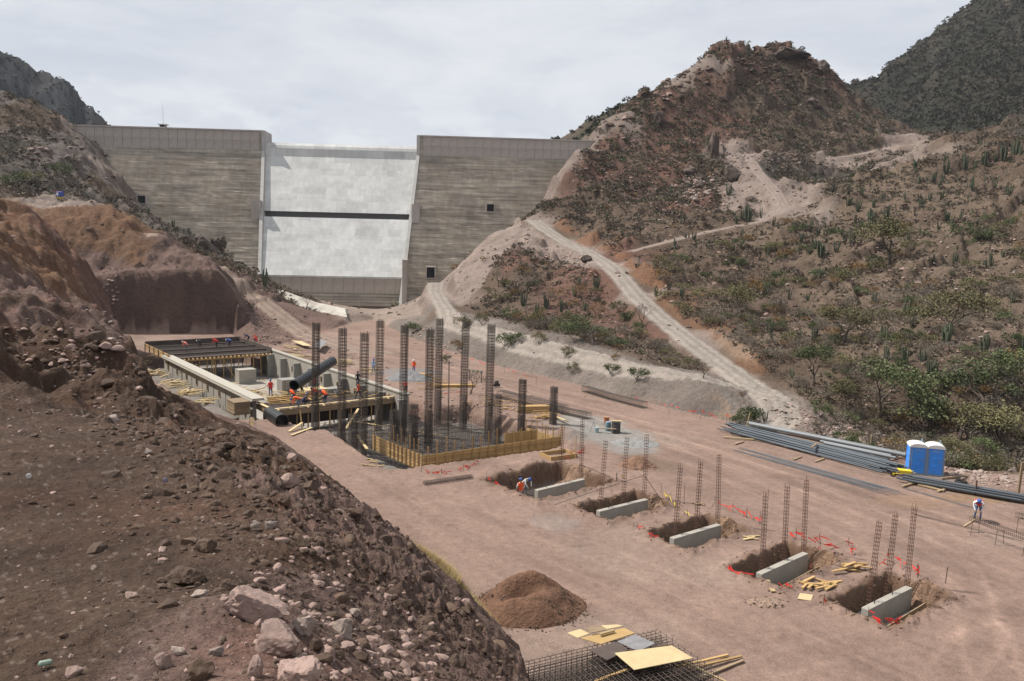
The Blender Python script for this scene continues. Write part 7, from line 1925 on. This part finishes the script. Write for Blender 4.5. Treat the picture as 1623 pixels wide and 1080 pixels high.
CACTI = [(420,455,42,1),(740+0,0,0,0),(945,458,32,1),(918,452,22,0),(1185,352,38,2),(1155,310,26,1),(1500,545,46,4),(1560,560,42,4),(1590,580,40,4),(1435,575,42,0),(1462,575,34,1),(1475,595,42,1),(1400,540,36,1),(1377,515,30,1),(1404,572,36,0),(1436,500,36,1),(1447,520,30,0),(1520,598,26,0),(1245,412,20,1),
         (1380,360,44,2),(1405,350,38,2),(1360,335,28,1),(1300,408,40,2),(1325,400,26,1),(1350,388,30,1),(1214,470,34,1),(1250,475,26,0),(1275,455,24,1),(1302,440,26,1),(1330,442,24,0),(1220,530,30,1),(1290,540,34,1),(1512,420,30,0),(1480,420,26,1),(1290,395,26,1),(1270,385,24,2),(1450,270,26,2),(1480,290,28,2),(1500,275,30,2),(1530,270,34,2),(1560,262,34,2),(1590,255,36,2),(1610,245,36,2),
         (1540,300,28,1),(1575,300,28,1),(1600,310,26,1),(865,490,36,2),(850,500,30,1),(890,495,30,1),(830,485,34,1),(878,520,28,0),(800,455,24,1),(910,470,24,1),(1140,80,14,1),(1160,78,12,2),(1185,80,16,1),(1175,92,14,0),(1225,95,14,1),(1360,190,16,1),(1100,380,20,1),(1040,470,24,0),(1060,460,22,1),(1080,470,22,1),(255,345,18,1),(275,362,20,1),(235,340,16,1),(300,372,16,0),(1340,500,26,1),(1385,480,26,1),(1255,600,24,1),(1570,420,28,1),(1605,480,30,1),(1540,480,26,1),(1620,560,34,2),
         (1195,665,30,0),(1212,668,26,1),(1460,330,26,1),(1500,350,26,2),(1550,380,26,1)]
CACTI = [c_ for c_ in CACTI if c_[2]]
Pc, ok = hits([a[0] for a in CACTI], [a[1] for a in CACTI], 30, 500)
place_words = lambda x, y: ('on the skyline of the conical hill' if y < 110 else 'on the spur between the tracks' if x < 960 and y > 400 else 'beside the left hill crags' if x < 450 else 'on the ridge high at the right' if y < 320 and x > 1430
                            else 'on the flank of the conical hill' if x < 1230 and y < 420 else 'beside the haul road' if x < 1240 else 'on the upper right slope' if y < 460 else 'on the lower right slope')
for a, p in zip(CACTI, Pc):
    s = a[2] / 1300 * float(p[1]) / 3.5; kk = a[3] if a[3] < len(CACT_ME) else 4
    sz = ('small', 'middle-sized', 'tall')[0 if a[2] < 26 else 1 if a[2] < 34 else 2]; w_ = place_words(a[0], a[1])
    dn = {0: 'sparse', 1: 'many-stemmed', 2: 'dense', 4: 'very dense'}[kk if kk != 3 else 1]
    lb = '%s %s organ pipe cactus clump %s' % (sz, dn, w_); s *= .92; put(CACT_ME[kk], p, (s, s, s), lb, 'cactus', 'organ pipe cacti ' + w_, 'organ_pipe_cactus')
    for _ in range(int(RNG.integers(0, 4)) if a[1] < 420 else int(RNG.integers(0, 2))):
        qx = p[0] + RNG.normal(0, 2.2); qy = p[1] + RNG.normal(0, 2.2); s2 = s * RNG.uniform(.35, .75)
        put(CACT_ME[int(RNG.integers(6))], (qx, qy, hz(qx, qy)), (s2, s2, s2), 'low companion cactus beside a larger clump ' + w_, 'cactus', 'companion cacti ' + w_, 'organ_pipe_cactus')
# random scrub over the hills
def hill_points(n, r0, r1, t0=-.62, t1=.66, lum=None, keep_roads=3.2):
    r = np.exp(RNG.uniform(math.log(r0), math.log(r1), n)); th = RNG.uniform(t0, t1, n); x = np.sin(th) * r; y = np.cos(th) * r
    z, c = terrain(x, y); ok_ = (c == 0) & (sdist(SITE_POLY, x, y) > 3)
    for (nm, P, hw) in ROADS: ok_ &= seg_dist(P, x, y, False) > hw + keep_roads * .6
    dv = (x - DO.x) * DX.x + (y - DO.y) * DX.y; dd = (x - DO.x) * DY.x + (y - DO.y) * DY.y
    ok_ &= ~((dd > -34) & (dd < 60) & (dv > -70) & (dv < 64) & (z < 46)); ok_ &= z < 98
    x, y, z, r = x[ok_], y[ok_], z[ok_], r[ok_]
    kc = idw_col(P_FAR, C_FAR, x, y); L_ = kc.mean(1); dens = sstep(.225, .14, L_) * .94 + .06
    dens *= np.clip(.62 + 1.5 * fbm(x, y, 9, 3, 300), .12, 1); dens = np.where((x > -110) & (y > 80) & (y < 164) & (x < -5), .02, dens)
    dens = np.where((x > -22) & (x < 28) & (y > 78) & (sdist(SITE_POLY, x, y) < 10), dens * .06, dens)
    k = RNG.random(len(x)) < dens
    return np.stack([x[k], y[k], z[k]], 1)
pts = hill_points(11000, 72, 330)
# only keep what a sight line from near the camera could reach
vis = np.ones(len(pts), bool)
tt = np.linspace(.5, .985, 40)
for k in range(0, len(pts), 1):
    pass
X_ = pts[:, 0:1] * tt; Y__ = pts[:, 1:2] * tt; Zr = 17 + (pts[:, 2:3] + 1.2 - 17) * tt
TZ = np.empty(X_.shape)
TZ[:] = tps_far(X_.ravel(), Y__.ravel()).reshape(X_.shape); vis = (TZ < Zr + 1.5).all(1)
pts = pts[vis]; rr = np.hypot(pts[:, 0], pts[:, 1]); o_ = np.argsort(rr); pts = pts[o_]; rr = rr[o_]
print('scrub', len(pts))
def zones(p):
    z_ = zones0(p)
    if z_ == 'on the right-hand slope':
        d_ = math.hypot(p[0], p[1]); e_ = p[0] / p[1]
        z_ += (', by the stream' if p[2] < 3.5 else ', beside the haul road' if e_ < .33 else ', near the ridge track' if p[2] > 24 else ', halfway up' if p[2] < 12 else ', upper half')
        z_ += ', far right' if e_ > .53 else ''
    elif z_.startswith('on the left'): z_ += ', high up' if p[2] > 34 else ', beside the dam face' if p[1] > 185 else ', above the red cut'
    elif z_.startswith('high on'): z_ += ', near the summit' if p[2] > 72 else ', towards the dam' if p[0] / p[1] < .2 else ''
    elif z_.startswith('on the lower slopes'): z_ += ', towards the dam' if p[0] / p[1] < .16 else ', near the pale scree' if p[0] / p[1] > .27 else ''
    return z_
zones0 = lambda p: ('on the left hillside' if p[0] < -40 else 'on the spur between the two tracks' if (p[0] < 35 and p[2] < 17 and p[1] > 95 and p[0] < (p[1] - 60) * .42) else 'high on the conical hill' if (p[2] > 45) else 'on the lower slopes of the conical hill' if p[1] > 135 and p[0] < 75 else 'on the right-hand slope')
kinds = RNG.choice(['grey', 'bare', 'green', 'olive', 'grey', 'bare', 'grey', 'bare', 'grey', 'bare', 'grey', 'olive', 'orange'], len(pts))
nind = {k: 0 for k in BUSH}; rest = []
adj = dict(grey='grey half-dry', bare='leafless brown', green='dark green', olive='olive green', orange='orange-brown')
for p, k, r_ in zip(pts, kinds, rr):
    if nind[k] < {'green': 110, 'olive': 170, 'orange': 90}.get(k, 260):
        nind[k] += 1; s = RNG.uniform(.55, 1.5) * (1.0 if r_ < 120 else 1.25); zn_ = zones(p)
        put(BUSH[k][int(RNG.integers(3))], p, (s, s, s * RNG.uniform(.7, 1.05)), '%s %s shrub %s' % ('small' if s < 1.15 else 'large', adj[k], zn_), 'shrub', '%s shrubs %s' % (adj[k], zn_), k + '_shrub')
    else: rest.append((p, k if k in ('grey', 'bare') or RNG.random() < .35 else 'grey'))
TC = dict(grey=(.112, .09, .066), bare=(.12, .09, .068), green=(.060, .066, .034), olive=(.088, .08, .045), orange=(.17, .11, .05))
M_SCRUB = mat('mixed_scrub', (1, 1, 1), attr='Col', var=.35, scale=.8)
def scrub(P, ks, smin, smax, name, templ, gain=1.0):
    s = RNG.uniform(smin, smax, len(P)) * np.clip(np.hypot(P[:, 0], P[:, 1]) / 170, .8, 1.6) ** .7; cols = np.array([TC[k] for k in ks]) * RNG.uniform(.7, 1.3, len(P))[:, None] * gain
    scatter(name, templ, P, np.stack([s, s, s * .85], 1), [M_SCRUB], tilt=.1, cols=cols)
scrub(np.array([a[0] for a in rest]), [a[1] for a in rest], .6, 1.6, 'hillside_scrub', TUFT_HI)
hi_ = hill_points(3000, 205, 332, .0, .42); scrub(hi_, RNG.choice(['grey', 'bare', 'olive', 'grey', 'green'], len(hi_)), .5, 1.3, 'hillside_scrub', TUFT_HI)
hi_ = hill_points(20000, 195, 332, .0, .42); scrub(hi_, RNG.choice(['grey', 'bare', 'olive', 'bare'], len(hi_)), .25, .65, 'low_scrub', TUFT_LO, 1.2)
# fine ground litter of low plants so that the slopes are not smooth
p2 = hill_points(85000, 72, 330)
scrub(p2, RNG.choice(['grey', 'bare', 'olive', 'bare'], len(p2)), .2, .62, 'low_scrub', TUFT_LO, 1.35)
# cacti too small to count on the high slopes
p3 = hill_points(3000, 150, 330); p3 = p3[(p3[:, 0] > 20)][:260]
scatter('distant_cacti', CACT_LO, p3, RNG.uniform(.35, .8, len(p3)), [M_CACT], tilt=0)
# far mountains
def mt_points(n, r0, r1, t0, t1, cl):
    r = np.exp(RNG.uniform(math.log(r0), math.log(r1), n)); th = RNG.uniform(t0, t1, n); x = np.sin(th) * r; y = np.cos(th) * r; z, c = terrain(x, y); k = c == cl; return np.stack([x[k], y[k], z[k]], 1)
p4 = mt_points(42000, 330, 760, .30, .68, 3); scrub(p4, RNG.choice(['green', 'olive', 'grey', 'olive'], len(p4)), .45, 1.5, 'mountain_scrub', TUFT_LO, .48)
p5 = mt_points(1500, 280, 400, .0, .3, 4); scrub(p5, RNG.choice(['green', 'green', 'olive'], len(p5)), .9, 2.0, 'ridge_scrub', TUFT, .6)
p6 = mt_points(3500, 560, 930, -.66, -.42, 2); scrub(p6, RNG.choice(['green', 'grey'], len(p6)), .6, 1.8, 'mountain_scrub', TUFT_LO, .42)
# roadside plants along the lower track
for (x, y, h, k, lb) in ((657,528,18,'green','bright green bush in the rubble left of the tall columns'),(735,522,20,'olive','yellow-green bush behind the tall columns'),(765,515,16,'olive','small yellow-green bush beside the lower track'),(800,548,22,'green','round green bush on the grey bank below the lower track'),(823,540,14,'green','small green bush next to the round one on the bank'),
                      (855,545,16,'olive','olive plant on the grey bank'),(895,568,16,'olive','low green plant halfway along the grey bank'),(725,553,16,'orange','orange-green weed patch by the red tape'),(968,592,16,'green','small green plant on the grey bank'),(1010,602,20,'green','upright green plant on the grey bank'),(1185,668,26,'green','leafy green shrub at the track junction'),(1170,672,16,'green','low green shrub beside the leaning stake'),
                      (905,590,14,'olive','tiny plant on the grey bank under the track'),(975,572,12,'orange','dry weed at the edge of the lower track'),(1350,705,16,'green','green weed in the pale stream rubble'),(1325,695,12,'green','small weed in the pale stream rubble'),(1300,660,22,'green','upright weed at the head of the stream rubble'),(1380,715,14,'green','low green weed beside the thick pipes'),(1420,712,18,'olive','olive weed left of the toilets'),
                      (1480,735,16,'green','green weed between toilets and stream'),(25,295,22,'green','green bush at the left edge above the red cut'),(55,290,18,'olive','olive bush on the left hill'),(95,280,20,'green','green bush above the blue sign'),(175,322,20,'bare','bare bush left of the stepped dam face'),(705,575,12,'olive','weed on the road edge by the columns')):
    p, ok = hits([x], [y], 30, 300); s = h / 1300 * float(p[0][1]) / 1.0
    put(BUSH[k][int(RNG.integers(3))], p[0], (s * .9, s * .9, s * .9), lb, 'shrub', None, k + '_shrub')
# dry grass along the foot of the near bank
def grass(points, n, h, name='dry_grass'):
    V_ = []; F_ = []
    P = G(np.array([a[0] for a in points], float), np.array([a[1] for a in points], float), 0.0)
    for _ in range(n):
        k = RNG.integers(len(P) - 1); t_ = RNG.random(); p = P[k] * (1 - t_) + P[k + 1] * t_; x = p[0] - RNG.exponential(.35) * .84 ; y = p[1] - RNG.exponential(.35) * .54
        V_.append((x, y))
    V_ = np.array(V_); z = Hz(V_[:, 0], V_[:, 1]); vs = []
    for (x, y), zz in zip(V_, z):
        for b in range(5):
            a = RNG.uniform(0, 6.28); hh = h * RNG.uniform(.4, 1.2); l = RNG.uniform(.2, .9) * hh; wx_, wy_ = -math.sin(a) * .008, math.cos(a) * .008; k = len(vs)
            vs += [(x - wx_, y - wy_, zz - .02), (x + wx_, y + wy_, zz - .02), (x + math.cos(a) * l, y + math.sin(a) * l, zz + hh)]; F_.append((k, k + 1, k + 2))
    tag(link(name, mesh_np(name, np.array(vs), np.array(F_), [M_STRAW])), kind='stuff')
grass([(790, 1000), (755, 960), (725, 925), (700, 898), (670, 880)], 2600, .42)
# litter
p, ok = hits([82, 262, 46], [1056, 764, 758], 2, 60)
for q, (nm, lb, cc_, sz) in zip(p, (('drink_can', 'crumpled pale green can lying near the bottom left corner', (.26, .34, .27), (.019, .075)), ('bottle_cap', 'small purple-grey scrap of litter on the flat ground', (.2, .17, .26), (.035, .02)), ('paper_scrap', 'white scrap on the ground near the left edge', (.5, .48, .45), (.04, .02)))):
    mm = mat(nm + '_paint', cc_, rough=.4, var=.3, scale=20)
    o = MB().lathe([(sz[0] * .8, 0), (sz[0], .01), (sz[0] * .95, sz[1] * .5), (sz[0], sz[1] * .9), (sz[0] * .75, sz[1])], 14).obj(nm, mm, None, (q[0], q[1], q[2] + .03), (R(80), .1, R(-40) if nm == 'drink_can' else .4), True); tag(o, lb, nm.split('_')[1] if nm == 'drink_can' else 'litter')

# ================================================================== AIR
hzm = bpy.data.materials.new('haze_air'); hzm.use_nodes = True; hn = hzm.node_tree.nodes; hn.clear()
ho = hn.new('ShaderNodeOutputMaterial'); hv = hn.new('ShaderNodeVolumePrincipled'); hv.inputs['Color'].default_value = (.80, .87, 1.0, 1); hv.inputs['Density'].default_value = 0.00008
hzm.node_tree.links.new(hv.outputs['Volume'], ho.inputs['Volume'])
hb = MB().box((0, 0, 0), (9600, 9600, 1)).mesh('haze', hzm); o = link('haze', hb, None, (0, 0, 0)); zl, zh = -60.0, 330.0
o.scale = (1, 1, zh - zl); o.location = (0, 0, (zl + zh) / 2); tag(o, kind='stuff')
